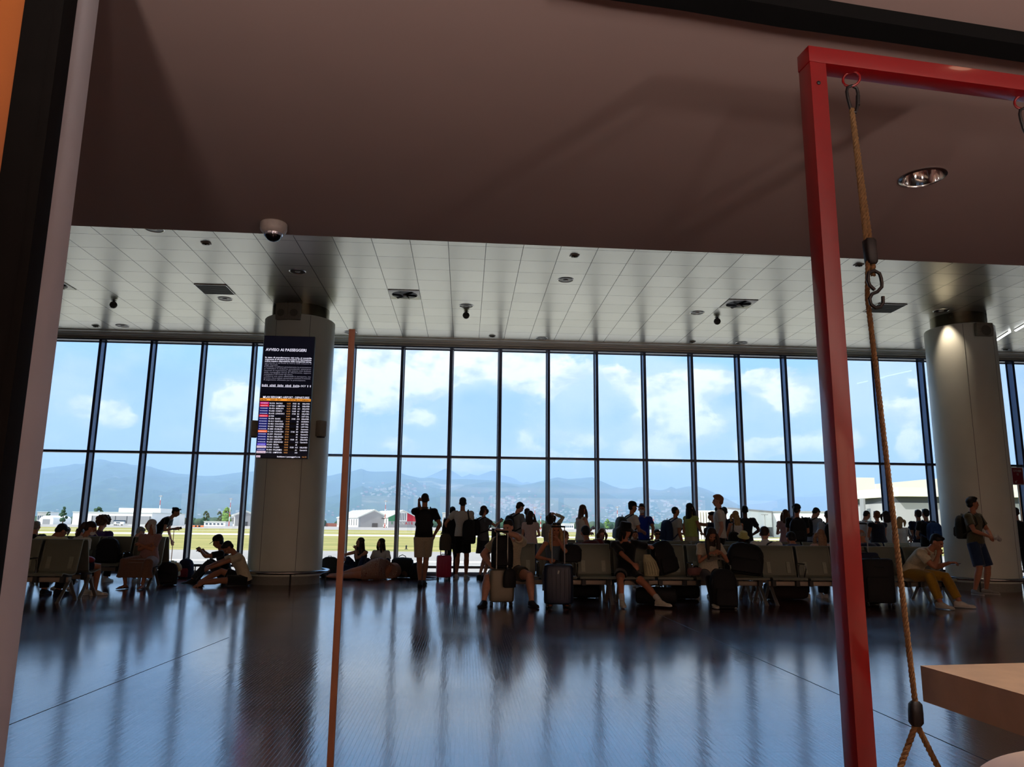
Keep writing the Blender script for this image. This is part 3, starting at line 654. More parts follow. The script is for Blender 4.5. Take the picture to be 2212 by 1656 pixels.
# speakers on the columns, info screens on the left column
def onfront(c, R, px, py):      # where a photo column meets the front of a round column
    d = ray(px, py); h = V((d.x, d.y)); o = V((-c.x, -c.y)); A = h.dot(h); B = 2*h.dot(o); Cc_ = o.dot(o)-R*R
    s = sqrt(max(0, B*B-4*A*Cc_)); tt = (-B-s)/(2*A); return V((d.x*tt, d.y*tt, EYE+d.z*tt))
def speaker(c, R, px, py, label, wd, ht):
    p = onfront(c, R, px, py); a = atan2(p.x-c.x, -(p.y-c.y))
    t = thing('wall_speaker', label, 'speaker', (p.x, p.y, p.z), a)
    MB().loft([((0, -.002, -ht/2), V((wd*.42, 0, 0)), V((0, .002, 0))), ((0, -.05, -ht/2), V((wd*.5, 0, 0)), V((0, .05, 0))), ((0, -.06, 0), V((wd*.52, 0, 0)), V((0, .058, 0))), ((0, -.06, ht/2), V((wd*.5, 0, 0)), V((0, .058, 0)))], 16, 5).build('cabinet', mat('speaker_case', (150, 146, 130), .6), t)
    MB().lathe([(wd*.30, 0), (wd*.26, .004)], 20, M=Matrix.Translation((0, -.119, -ht*.12)) @ Matrix.Rotation(pi/2, 4, 'X')).build('driver', mat('grille_grey', (112, 108, 96), .7), t)
    MB().tube([(0, 0, 0), (0, -.03, 0)], .02, 8).build('bracket', M_BLACK, t)
speaker(cL, RL, 613, 674, 'left of the two grey speakers high on the left column', .26, .33)
speaker(cL, RL, 637, 674, 'right of the two grey speakers high on the left column', .26, .33)
speaker(cR, RR, 2121, 713, 'grey speaker high on the right column', .36, .26)
def dispenser(px, py, label):
    p = onfront(cL, RL, px, py); a = atan2(p.x-cL.x, -(p.y-cL.y)); t = thing('wall_box', label, 'wall box', (p.x, p.y, p.z), a)
    MB().box(-.085, .085, -.14, 0, -.16, .16, .02).build('housing', mat('box_grey', (176, 170, 156), .5), t); MB().box(-.06, .06, -.13, -.02, -.18, -.16, .005).build('nozzle', M_DARK, t)
dispenser(688, 926, 'small grey wall box on the right side of the left column')
dispenser(557, 926, 'small grey wall box on the left side of the left column, beside the screen')

YS = cL.y-RL-.17
TL, TR, BL, BR = ony(570, 724, YS), ony(679, 727, YS), ony(553, 988, YS), ony(666, 991, YS)
sx0, sx1, sz1, sz0 = (TL.x+BL.x)/2, (TR.x+BR.x)/2, (TL.z+TR.z)/2, (BL.z+BR.z)/2
smid = (ony(562, 851, YS).z+ony(672, 855, YS).z)/2
W_ = sx1-sx0; XC = (sx0+sx1)/2
M_SCR = mat('screen_black', (7, 7, 12), .18, 0, .05, 2, emis=(12, 12, 22), es=.6)
M_TXT = mat('screen_white', (235, 235, 240), .5, emis=(210, 208, 226), es=.8); M_TXTD = mat('screen_grey', (180, 180, 190), .5, emis=(150, 148, 168), es=.55)
M_AMB = mat('screen_amber', (250, 170, 60), .5, emis=(240, 150, 50), es=.75); M_AMBT = mat('amber_text', (220, 150, 80), .5, emis=(196, 134, 76), es=.6); M_INK = mat('screen_ink', (30, 16, 8), .6)
def flat_text(s, x, z, h, m, parent, name='lettering', align='LEFT', y=0.0, width=None, bold=0.0, rz=0.0):
    cu = bpy.data.curves.new(name, 'FONT'); cu.body = s; cu.size = h*1.38; cu.align_x = align; cu.extrude = .0008; cu.offset = bold; cu.resolution_u = 2
    ob = bpy.data.objects.new(name, cu); COL.objects.link(ob); bpy.context.view_layer.update()
    me = bpy.data.meshes.new_from_object(ob.evaluated_get(bpy.context.evaluated_depsgraph_get())); bpy.data.objects.remove(ob)
    me.materials.clear(); me.materials.append(m)
    if width and me.vertices:
        xs_ = [v.co.x for v in me.vertices]; k = width/(max(xs_)-min(xs_))
        for v in me.vertices: v.co.x *= k
    o = link(name, me, parent, (x, y, z), (pi/2, 0, rz)); return o
def screen(z0, z1, name, label):
    t = thing(name, label, 'screen', (XC, YS, z0))
    MB().box(-W_/2, W_/2, .004, .09, 0, z1-z0, .004).build('housing', M_DARK, t); g = MB().box(-W_/2+.008, W_/2-.008, 0, .006, .008, z1-z0-.008).build('display', M_SCR, t, smooth=False)
    MB().box(-.2, .2, .09, .13, (z1-z0)*.3, (z1-z0)*.7).build('bracket', M_BLACK, t, smooth=False)
    return t
HS = sz1-smid; HD = smid-sz0
s1 = screen(smid+.004, sz1, 'notice_screen', 'upper black screen on the left column with a white passenger notice')
flat_text('AVVISO AI PASSEGGERI', -W_*.45, HS*.735, .056, M_TXT, s1, width=W_*.80, y=-.002, bold=.0018)
para = [('In caso di annullamento del volo, si consiglia', 1, 1), ('vivamente di sfruttare le procedure di riprotezione', 1, 1), ('online messe a disposizione dalle compagnie aeree,', 1, 1), ('agevolando in tal modo la ricerca delle soluzioni di', 0, 1), ('viaggio disponibili.', 0, 0),
        ('È possibile modificare gratuitamente la prenotazione', 0, 1), ('o richiedere il rimborso accedendo, attraverso', 0, 1), ("l'account di registrazione, alla sezione web dedicata", 0, 1), ('della compagnia aerea di riferimento, oppure', 0, 1), ('contattando il Call Center del vettore.', 0, 0),
        ('I rimborsi non sono effettuabili in aeroporto, ma', 0, 1), ('saranno riaccreditati unicamente tramite il metodo', 0, 1), ('di pagamento effettuato per la prenotazione.', 0, .9)]
for i, (s, b_, j) in enumerate(para):
    flat_text(s, -W_*.455, HS*(.615-.0315*i), .026, M_TXT if b_ else M_TXTD, s1, width=W_*.915*j if j else None, y=-.002, bold=.0012 if b_ else 0)
mb = MB(); mb.box(-W_*.475, W_*.235, -.002, 0, HS*.135-.006, HS*.135-.003)
for k in range(24):
    x = -W_*.475+k*W_*.0305; hgt = (.042, .034, .042, .038)[k % 4]
    if k % 5 != 4: mb.box(x, x+W_*.016, -.002, 0, HS*.135-.004, HS*.135+hgt)
mb.build('runway_mark', M_TXT, s1, smooth=False)
for x in (.41, .46): MB().box(W_*x, W_*(x+.015), -.002, 0, HS*.135, HS*.135+.04).build('runway_mark', M_TXT, s1, smooth=False)
flat_text('« BGY', W_*.25, HS*.137, .040, M_TXT, s1, y=-.002, width=W_*.13)
s2 = screen(sz0, smid-.004, 'departures_screen', 'lower black departures screen on the left column listing flights')
flat_text('MILAN BERGAMO AIRPORT - DEPARTURES', -W_*.44, HD*.948, .040, M_TXT, s2, width=W_*.90, y=-.002, bold=.001)
MB().box(-W_/2+.008, W_/2-.008, -.002, 0, HD*.905, HD*.943).build('header_bar', M_AMB, s2, smooth=False)
for s, x, w in (('AIRLINE', -.485, .12), ('FLIGHT', -.29, .105), ('DEST', -.165, .08), ('SCHED', .03, .10), ('ESTIM', .135, .09), ('GATE', .235, .07), ('REMARKS', .315, .16)):
    flat_text(s, W_*x, HD*.912, .026, M_INK, s2, y=-.004, width=W_*w, bold=.001)
rows = [('magenta', 'W6 3510', 'BACAU', '16:20', '19:25', 'B6', 'DELAYED'), ('red', 'AP 0463', 'LAMEZIA', '16:10', '17:45', 'A6', 'DELAYED'), ('blue', 'FR 4731', 'BERLIN', '16:20', '17:02', 'A13', 'DELAYED'),
        ('blue', 'FR 6908', 'CORFU', '16:30', '16:45', 'A1', 'LAST CALL'), ('blue', 'FR 4195', 'LONDON S', '16:40', '17:20', 'B1', 'DELAYED'), ('red', 'A3 9940', '', '16:40', '', 'B8', 'LAST CALL'), ('blue', 'FR 4794', 'BARI', '16:40', '17:05', 'A14', 'DELAYED'),
        ('blue', 'FR 4111', 'NAPOLI', '16:45', '', 'A2', 'BOARDING'), ('blue', 'FR 4021', 'COLOGNE', '16:55', '', 'A4', 'LAST CALL'), ('blue', 'FR 6463', 'TANGIER', '17:00', '', 'B2', 'LAST CALL'), ('blue', 'FR 4845', 'DUBLIN', '17:10', '', 'B7', 'Operated b'),
        ('orange', 'PC 1216', 'I.GOKCEN', '17:20', '17:45', 'B4', 'DELAYED'), ('blue', 'FR 5997', 'PRAGUE', '17:30', '', 'A4', 'Operated b'), ('blue', 'FR 5014', 'HELSINKI', '18:10', '', 'A2', 'Operated b'), ('blue', 'FR 520', 'LISBON', '18:15', '19:00', 'A3', 'DELAYED'),
        ('blue', 'FR 6212', 'BRINDISI', '18:30', '', 'A12', 'Operated b'), ('violet', 'W2 6465', 'RIGA', '18:40', '', 'A8', ''), ('pink', 'W4 7949', 'OLBIA', '18:40', '19:30', 'A15', 'DELAYED'), ('blue', 'FR 0601', 'PALERMO', '18:50', '', 'A1', 'Operated b'), ('pink', 'V7 1752', 'LAMPEDUSA', '18:55', '', 'A10', '')]
pc = {'magenta': (190, 30, 120), 'red': (214, 26, 48), 'blue': (22, 30, 110), 'orange': (238, 104, 44), 'violet': (76, 58, 190), 'pink': (226, 200, 220)}
rh = HD*.0408
for i, r_ in enumerate(rows):
    z = HD*.895-(i+1)*rh
    MB().box(-W_*.49, -W_*.315, -.002, 0, z-.004, z+rh*.78).build('airline_badge', mat('badge_'+r_[0], pc[r_[0]], .5, emis=pc[r_[0]], es=.7), s2, smooth=False)
    if i % 2 == 0: MB().box(-W_*.31, W_*.49, -.001, 0, z-.006, z+rh*.86).build('row_band', mat('row_band', (22, 22, 34), .4), s2, smooth=False)
    nmx = {'blue': 'RYANAIR', 'magenta': 'WIZZ', 'red': 'ALBASTAR' if i == 1 else 'AEGEAN', 'orange': 'PEGASUS', 'violet': 'WIZZ', 'pink': 'VOLOTEA'}[r_[0]]
    flat_text(nmx, -W_*.475, z+.004, .020, M_TXT if r_[0] != 'pink' else M_INK, s2, y=-.004, width=W_*.14)
    for s, x, w, m_ in ((r_[1], -.305, .105, M_TXT), (r_[2], -.175, min(.17, .024*len(r_[2])), M_TXT), (r_[3], .03, .07, M_AMBT), (r_[4], .14, .07, M_TXT), (r_[5], .245, .035 if len(r_[5]) < 3 else .05, M_TXT), (r_[6], .335, .14, M_TXT)):
        if s.strip(): flat_text(s, W_*x, z, .028, m_, s2, y=-.003, width=W_*w, bold=.0006)
MB().box(-W_*.49, -W_*.41, -.002, 0, .012, .05).build('logo_badge', mat('badge_pink', pc['pink'], .5, emis=pc['pink'], es=.7), s2, smooth=False)
flat_text('BGY', -W_*.48, .018, .022, M_INK, s2, y=-.004, width=W_*.06)
flat_text('Invitiamo i passeggeri a ve', -W_*.09, .018, .028, M_TXT, s2, y=-.003, width=W_*.44, bold=.001); flat_text('16:33', W_*.385, .018, .028, M_AMBT, s2, y=-.003, width=W_*.08)

# dark red queue sign at the right edge
sp = ony(2204, 1100, 16.9); t = thing('queue_sign', 'dark red sign on a pole at the right edge with an arrow', 'sign', (sp.x, 16.9, 0), radians(8))
za, zb = ony(2200, 1047, 16.9).z, ony(2200, 1009, 16.9).z
MB().box(-.16, .16, -.03, .0, za, zb, .004).build('frame', mat('sign_frame', (196, 190, 196), .4), t)
bd = MB().box(-.14, .14, -.034, -.028, za+.02, zb-.02).build('board', mat('sign_red', (126, 18, 36), .5), t, smooth=False)
flat_text('OTHER', 0, zb-.11, .050, M_WHITE, t, align='CENTER', y=-.036); flat_text('Q', 0, zb-.18, .045, M_WHITE, t, align='CENTER', y=-.036)
MB().box(-.075, .0, -.037, -.035, -.006, .006, M=Matrix.Translation((-.035, 0, za+.10)) @ Matrix.Rotation(radians(-45), 4, 'Y')).box(-.092, -.045, -.037, -.035, za+.045, za+.056).box(-.092, -.081, -.037, -.035, za+.045, za+.09).build('arrow', M_WHITE, t, smooth=False)
MB().tube([(0, -.012, za), (0, -.012, .02)], .02, 10).lathe([(.18, 0), (.18, .015), (.03, .025)], 24).build('pole', M_STEEL, t)

# ------------------------------------------------------------------ airfield buildings, masts, trees, terminal wing
M_BWHITE = mat('hangar_white', (236, 236, 232), .6, 0, .03, .2); M_BGREY = mat('hangar_grey', (150, 152, 156), .7, 0, .04, .2); M_BDK = mat('hangar_dark', (70, 74, 80), .7, 0, .05, .5)
M_ROOF = mat('sheet_roof', (206, 212, 206), .5, 0, .05, .3); M_GLZ = mat('far_glazing', (70, 90, 110), .15, .3, .1, .3)
def gz(px, py, Y): return ony(px, py, Y).z
def block(name, label, cat, px0, px1, pyt, Y, depth, m, parent=None, group=None, loc0=None):
    x0, x1 = atY(px0, Y), atY(px1, Y); h = gz((px0+px1)/2, pyt, Y)-ZG
    t = thing(name, label, cat, ((x0+x1)/2, Y, ZG), 0, group); w = (x1-x0)/2
    MB().box(-w, w, 0, depth, 0, h).build('wall', m, t, smooth=False)
    MB().box(-w-.3, w+.3, -.3, depth+.3, h, h+.5).build('roof', M_ROOF, t, smooth=False)
    return t, w, h
t, w, h = block('hangar', 'long low white hangar behind the curly-haired woman', 'hangar', 154, 326, 1107, 520, 60, M_BWHITE)
MB().box(-w*.52, w*.98, -.4, 0, 1.2, h-2.0).build('door', M_BGREY, t, smooth=False)
MB().box(-w*.1, w*.99, 14, 50, h, h+3.4).build('upper_storey', M_BWHITE, t, smooth=False)
for k in range(6): MB().box(-w*.5+k*w*.29, -w*.49+k*w*.29, -.6, -.4, 1.2, h-2).build('door_joint', M_BDK, t, smooth=False)
MB().box(w*.05, w*.35, -.7, -.4, 1.4, 3.2).build('window_strip', M_GLZ, t, smooth=False)
def gable(label, pxl, pxr, pyeave, pyapex, Y, rot, L_, name='hangar', flag=False):
    xl, xr = atY(pxl, Y), atY(pxr, Y); Wd = (xr-xl)/cos(rot); he = gz(pxl, pyeave, Y)-ZG; ha = gz(pxl, pyapex, Y)-ZG
    t = thing(name, label, 'hangar', (xl, Y, ZG), rot)
    MB().prism([(0, 0), (Wd, 0), (Wd, he), (Wd/2, ha), (0, he)], 'y', 0, L_).build('wall', M_BWHITE, t, smooth=False)
    rf = MB().prism([(-.8, he-.5), (Wd/2, ha+.1), (Wd+.8, he-.5), (Wd+.8, he+.1), (Wd/2, ha+.8), (-.8, he+.1)], 'y', -.6, L_+.6).build('roof', M_ROOF, t, smooth=False)
    rb = MB()
    for k in range(9): rb.box(-.03, .05, -.25, .25, 0, 1)
    rb.bm.free()
    for k in range(8):
        y = 3+k*(L_-6)/7; MB().tube([(-.7, y, he+.2), (Wd/2, y, ha+.9), (Wd+.7, y, he+.2)], .22, 6).build('roof_rib', M_BGREY, t)
    if flag:
        M1, M2, M3 = mat('flag_green', (24, 132, 96), .7), M_BWHITE, mat('flag_red', (190, 36, 60), .7)
        dh = he*.62
        f = MB().prism([(0, dh), (Wd*.36, dh), (Wd*.36, he+(ha-he)*.72), (0, he)], 'y', -.12, 0).build('gable_panel', M1, t, smooth=False)
        MB().prism([(Wd*.36, dh), (Wd*.64, dh), (Wd*.64, he+(ha-he)*.72), (Wd/2, ha-.1), (Wd*.36, he+(ha-he)*.72)], 'y', -.12, 0).build('gable_panel', M2, t, smooth=False)
        MB().prism([(Wd*.64, dh), (Wd, dh), (Wd, he), (Wd*.64, he+(ha-he)*.72)], 'y', -.12, 0).build('gable_panel', M3, t, smooth=False)
        MB().box(0, Wd, -.10, 0, .1, dh).build('lower_wall', M_BGREY, t, smooth=False)
        th_ = dh*.62
        for s, x, m_ in (('R', .10, M1), ('Y', .22, M1), ('A', .34, M_WHITE), ('N', .46, M_WHITE), ('A', .58, M3), ('I', .70, M3), ('R', .78, M3)):
            flat_text(s, Wd*x, dh*.48, th_*.72, m_, t, y=-.16, bold=.04)
        for k in range(4): MB().box(Wd*(.39+.06*k), Wd*(.42+.06*k), -.2, -.12, dh*1.15, ha-1.8).build('window_strip', M_GLZ, t, smooth=False)
    else:
        MB().box(.4, Wd-.4, -.1, 0, .1, he-.3).build('gable_cladding', M_BGREY, t, smooth=False)
        MB().prism([(.6, he-.3), (Wd-.6, he-.3), (Wd/2, ha-.6)], 'y', -.1, 0).build('gable_cladding', M_BGREY, t, smooth=False)
        MB().box(Wd*.44, Wd*.62, -.2, -.1, 0, 3.4).build('door', M_BDK, t, smooth=False); MB().box(Wd*.74, Wd*.92, -.2, -.1, he-1.0, he-.2).build('name_plate', M_BDK, t, smooth=False)
    for k in range(9): MB().box(-.12, 0, 4+k*(L_-8)/8, 5.6+k*(L_-8)/8, 1.4, he-1.6).build('window_slot', M_BDK, t, smooth=False)
    return t
gable('white gabled hangar with a grey front, right of the slim wooden slat', 773, 838, 1116.7, 1101, 640, radians(24), 66)
gable('gabled hangar with green, white and red front and big letters', 838, 899, 1116.7, 1102.5, 640, radians(24), 60, flag=True)
gable('small white gabled shed at the left edge of the left column', 505, 548, 1112, 1104, 620, radians(20), 40)
for (a, b, c, Y, nm, lb) in ((77, 100, 1106, 700, 'airfield_building', 'small flat-roofed building at the far left'), (440, 486, 1127, 560, 'airfield_building', 'low white terrace building with a row of small windows, left of the mast'),
                             (955, 992, 1108, 700, 'airfield_building', 'pale grey building between the two standing men'), (1218, 1240, 1131, 640, 'airfield_building', 'tiny white house behind the woman with raised arm')):
    t, w, h = block(nm, lb+', far away', 'building', a, b, c, Y, 18, M_BWHITE)
    for k in range(5): MB().box(-w*.85+k*w*.36, -w*.65+k*w*.36, -.2, 0, h*.35, h*.7).build('window_pane', M_GLZ, t, smooth=False)
# arched white tent hangar at the left
t = thing('arched_hangar', 'small arched white hangar at the far left', 'hangar', (atY(98, 560), 560, ZG)); r_ = (atY(114, 560)-atY(84, 560))/2; h_ = gz(98, 1113, 560)-ZG
MB().prism([(r_*cos(pi*k/12), h_*.55+h_*.45*sin(pi*k/12)) for k in range(13)]+[(-r_, 0), (r_, 0)], 'y', 0, 25).build('shell', M_BWHITE, t); MB().box(-r_*.5, r_*.5, -.2, 0, 0, h_*.6).build('door', M_BGREY, t, smooth=False)
def mast(px, pyt, Y, label):
    h = gz(px, pyt, Y)-ZG; t = thing('mast', label, 'mast', (atY(px, Y), Y, ZG), 0, 'distant masts')
    MR = mat('mast_red', (196, 72, 60), .6)
    for k in range(6): MB().tube([(0, 0, h*k/6), (0, 0, h*(k+1)/6)], .32*(1-k*.1), 6).build('section', MR if k % 2 == 0 else M_BWHITE, t)
    MB().box(-1.2, 1.2, -.3, .3, h-1, h-.4).build('lamp_bar', M_BGREY, t, smooth=False)
mast(341, 1069, 560, 'red and white mast above the bending woman'); mast(494, 1075, 560, 'red and white mast just left of the left column'); mast(1155, 1094, 520, 'red and white lattice mast behind the woman with raised arm'); mast(1168, 1108, 480, 'short pole beside the lattice mast')
mast(1334, 1093, 560, 'red and white mast between two mullions near the man in the black cap'); mast(1412, 1114, 520, 'short red and white mast behind the man with sunglasses'); mast(831, 1080, 560, 'thin mast above the hangar with the grey front')
def blob_tree(px, pyt, pyb, Y, wpx, label, m, name='tree', conic=False):
    x = atY(px, Y); zt_ = gz(px, pyt, Y)-ZG; r = wpx/F_PX*Y/2
    t = thing(name, label, 'tree', (x, Y, ZG)); mb = MB(); rnd = random.Random(px)
    for k in range(26):
        f = rnd.random(); a = rnd.random()*2*pi; rr = r*((1-f)*.85+.15 if conic else sin(pi*(.15+.8*f)))*.75
        s = r*(.30 if not conic else .22)*(1.25-.6*f)
        mb.ell((rr*cos(a)*.8, rr*sin(a)*.8, zt_*(.22+.74*f)), (s, s, s*.9), n=8)
    me = mb.mesh('crown', m, True, 180)
    for v in me.vertices: v.co += v.co.normalized()*mnoise.noise(v.co*.6)*r*.10
    link('crown', me, t); MB().tube([(0, 0, 0), (0, 0, zt_*.5)], [r*.10, r*.06], 6).build('trunk', mat('bark', (84, 66, 50), .9), t)
MT1, MT2 = mat('foliage_dark', (44, 74, 50), .9, 0, .3, .8), mat('foliage_light', (92, 128, 62), .9, 0, .3, .8)
blob_tree(134, 1093, 1122, 480, 26, 'dark conical tree left of the long white hangar', MT1, conic=True); blob_tree(207, 1093, 1104, 620, 30, 'dark flat-topped tree behind the long white hangar', MT1)
blob_tree(443, 1101, 1128, 600, 17, 'dark tree between two mullions, left of the bright green tree', MT1); blob_tree(488, 1094, 1128, 580, 26, 'bright green round tree beside the mast', MT2); blob_tree(472, 1103, 1128, 590, 16, 'dark tree touching the bright green tree', MT1)
blob_tree(385, 1107, 1134, 590, 30, 'broad dark tree right of the bending woman', MT1); blob_tree(345, 1108, 1120, 600, 26, 'pale green tree left of the bending woman', MT2); blob_tree(102, 1103, 1112, 650, 14, 'small dark tree at the far left', MT1)
blob_tree(1312, 1120, 1132, 560, 14, 'small yellow-green tree right of the woman looking at her phone', MT2)
# belts of far trees and the town: nobody could count them
rnd = random.Random(5); mb = MB()
for k in range(420):
    px = rnd.uniform(-100, 2300); Y = rnd.uniform(760, 1000); s = rnd.uniform(2.2, 6)
    mb.ell((atY(px, Y), Y, ZG+s*.7), (s*1.3, s, s), n=6)
o = mb.build('tree_belt', MT1, None, True, 180); tag(o, 'belt of dark green trees at the foot of the hills', 'trees', kind='stuff')
HB = bpy.data.objects['hills_near']; deps = bpy.context.evaluated_depsgraph_get()
mb = MB(); mr = MB()
for k in range(800):
    c_ = rnd.choice(((760, 700, 60, 14), (1090, 1085, 60, 10), (1300, 1112, 190, 9), (1440, 1100, 100, 12), (700, 1110, 600, 8), (1150, 1100, 60, 8), (850, 1060, 60, 8), (1350, 1118, 260, 5)))
    px = rnd.gauss(c_[0], c_[2]*.5); Y = rnd.uniform(720, 1150); z0 = ZG
    hit = None
    d = ray(px, c_[1]+rnd.gauss(0, c_[3]))
    ok, loc, nr, idx = HB.ray_cast(V((0, 0, EYE)), d.normalized())
    if ok: p = loc; s = rnd.uniform(3, 6)*(1.0 if p.y < 3500 else 1.5)
    else: p = V((atY(px, Y), Y, ZG)); s = rnd.uniform(2, 4.5)
    (mb if rnd.random() < .7 else mr).box(p.x-s, p.x+s, p.y-s, p.y+s, p.z-s*.5, p.z+s*.9)
o = mb.build('town_houses', mat('town_walls', (170, 164, 152), .8, 0, .15, .02), None, False); tag(o, 'scattered pale houses of towns on the hillsides', 'houses', kind='stuff')
o = mr.build('town_roofs', mat('town_roofs', (140, 84, 68), .8, 0, .2, .02), None, False); tag(o, 'scattered red-roofed houses at the foot of the hills', 'houses', kind='stuff')
# service vehicles and small things on the far apron
for (px, Y, w, s) in ((252, 470, 3.2, 'white box van in front of the long white hangar'), (832, 600, 3.0, 'tiny white van in front of the gabled hangars'), (258, 455, 5.0, 'small white tug beside the box van')):
    t = thing('airport_vehicle', s, 'van', (atY(px, Y), Y, ZG), 0); MB().box(-w/2, w/2, -1, 1, .5, 2.2, .2).build('body', M_BWHITE, t); MB().box(-w*.35, w*.1, -1.05, -1, 1.3, 1.9).build('glazing', M_GLZ, t, smooth=False)
    for k in (-.32, .32): MB().lathe([(.38, -.1), (.38, .1)], 14, M=Matrix.Translation((w*k, -.95, .38)) @ Matrix.Rotation(pi/2, 4, 'X')).build('wheel', M_BLACK, t)
for px in (419, 427, 434):
    Y = 330; t = thing('runway_board', 'small orange runway board in the grass left of the column, '+{419: 'leftmost', 427: 'the middle one', 434: 'rightmost'}[px], 'sign', (atY(px, Y), Y, ZG), 0, 'orange runway boards in the grass'); MB().box(-1.1, 1.1, -.1, .1, .2, .9).build('board', mat('board_orange', (226, 120, 60), .6), t, smooth=False); MB().tube([(0, 0, 0), (0, 0, .25)], .06, 6).build('post', M_DARK, t)
for px, s in ((879, 'left of the man in beige shorts'), ):
    Y = gy(1190)+4; t = thing('runway_light', 'small dark marker light in the grass '+s, 'marker light', (atY(px, Y), Y, ZG)); MB().lathe([(.12, 0), (.12, .03), (.05, .06), (.07, .26), (.03, .3)], 12).build('post', M_DARK, t)

# white wall, ribbed block and terminal wing at the right
Y = 170; t = thing('white_hall', 'large plain white hall with a grey roof edge behind the queue at the right', 'building', (0, 0, ZG))
xa, xm, xb = atY(1572, Y-30), atY(1669, Y), atY(1840, Y-6); ha_ = gz(1572, 1098, Y-30)-ZG; hm_ = gz(1669, 1105.5, Y)-ZG; hb_ = gz(1840, 1106, Y-6)-ZG
def slab(P, hs, m, nm, par, z0=0, off=0.0, thick=3.0):
    mb = MB(); bm = mb.bm
    A = [(P[0][0], P[0][1]), (P[1][0], P[1][1])]
    v = [bm.verts.new((A[0][0], A[0][1]+off, z0)), bm.verts.new((A[1][0], A[1][1]+off, z0)), bm.verts.new((A[1][0], A[1][1]+off, hs[1])), bm.verts.new((A[0][0], A[0][1]+off, hs[0]))]
    w_ = [bm.verts.new(q.co+V((0, thick, 0))) for q in v]
    bm.faces.new(v[::-1]); bm.faces.new(w_)
    for i in range(4): bm.faces.new((v[i], v[(i+1) % 4], w_[(i+1) % 4], w_[i]))
    return mb.build(nm, m, par, smooth=False)
M_HALL = mat('hall_white', (232, 236, 240), .6, 0, .02, .2)
slab([(xa, Y-30), (xm, Y)], (ha_, hm_), M_HALL, 'wall', t, 0, 0, 4); slab([(xm, Y), (xb, Y-6)], (hm_, hb_), M_HALL, 'wall', t, 0, 0, 4)
for P, hs in (([(xa, Y-30), (xm, Y)], (ha_, hm_)), ([(xm, Y), (xb, Y-6)], (hm_, hb_))):
    mb = slab(P, (hs[0]+.22, hs[1]+.22), M_BGREY, 'roof_edge', t, min(hs)-.05 if abs(hs[0]-hs[1]) < .3 else min(hs)-.02, -.2, .4)
MB().box(xm-.12, xm+.12, Y-.2, Y, .0, hm_).build('joint', M_BGREY, t, smooth=False)
MB().box(atY(1636, Y-8), atY(1665, Y-8), Y-9, Y-8, .2, gz(1650, 1138, Y-8)-ZG).build('window_strip', M_BDK, t, smooth=False)
Y2 = 128; x0, x1 = atY(1508, Y2), atY(1566, Y2); h2 = gz(1530, 1103, Y2)-ZG; x1 -= .3; t = thing('ribbed_block', 'pale block with upright ribs left of the tall blond man', 'building', (x0, Y2, ZG))
MB().box(0, x1-x0, 0, 2.0, 0, h2).build('wall', mat('ribbed_beige', (196, 186, 166), .7), t, smooth=False)
for k in range(9): MB().box(k*(x1-x0)/9, k*(x1-x0)/9+.28, -.5, 0, 0, h2+.05).build('rib', M_BWHITE, t, smooth=False)
t = thing('terminal_wing', 'cream terminal wing with a wide white fascia behind the swing rope', 'building', (0, 0, ZG))
M_CREAM = mat('cream_cladding', (232, 230, 216), .6, 0, .02, .3); M_TW = mat('terminal_wall', (176, 176, 178), .6, 0, .03, .3)
Yc, Yl, Yr = 92, 103, 90
def q(px, Y): return (atY(px, Y, 1090), Y)
def hh_(px, py, Y): return gz(px, py, Y)-ZG
PL, PC_, PR = q(1838, Yl), q(1943, Yc), q(2320, Yr)
def wing(nm, m, inset, z0, z1, dep, par=t):
    a, b, c_ = V(PL), V(PC_), V(PR); pts_ = [(a.x+inset, a.y+inset), (b.x, b.y+inset), (c_.x, c_.y+inset), (c_.x, c_.y+dep), (b.x+1, b.y+dep), (a.x+dep*.18+inset, a.y+dep)]
    return MB().prism(pts_, 'z', z0, z1).build(nm, m, par, smooth=False)
F1, F0_ = hh_(1943, 1052, Yc), hh_(1943, 1071.5, Yc)
wing('fascia', M_CREAM, 0, F0_, F1, 8); wing('window_strip', M_BDK, .9, F0_-.75, F0_, 7.5); wing('wall', M_TW, .8, 0, F0_-.75, 7.5)
for px in (1868, 1978): MB().box(atY(px, 99)-.12, atY(px, 99)+.12, (98.6 if px < 1900 else 90.9), (99.6 if px < 1900 else 92), 0, F0_-.02).build('pier', M_BGREY, t, smooth=False)
Yu = 118
MB().box(atY(1838, Yu), atY(1897, Yu), Yu, Yu+3, 0, hh_(1860, 1031, Yu)).build('upper_block', M_CREAM, t, smooth=False)
MB().prism([(atY(1899, Yu+4), 0), (atY(2320, Yu+4), 0), (atY(2320, Yu+4), hh_(2320, 1012, Yu+4)), (atY(2000, Yu+4), hh_(2000, 1036, Yu+4)), (atY(1899, Yu+4), hh_(1899, 1045, Yu+4))], 'y', Yu+4, Yu+8).build('upper_block', M_CREAM, t, smooth=False)
Y = 120; h = gz(1653, 1112, Y)-ZG; t = thing('lamp_post', 'slim grey lamp post in front of the plain white hall', 'lamp post', (atY(1653, Y), Y, ZG))
MB().tube([(0, 0, 0), (0, 0, h)], [.10, .06], 8).build('pole', M_BGREY, t); MB().box(-.55, .55, -.12, .12, h, h+.12).build('lamp_bar', M_BGREY, t, smooth=False)

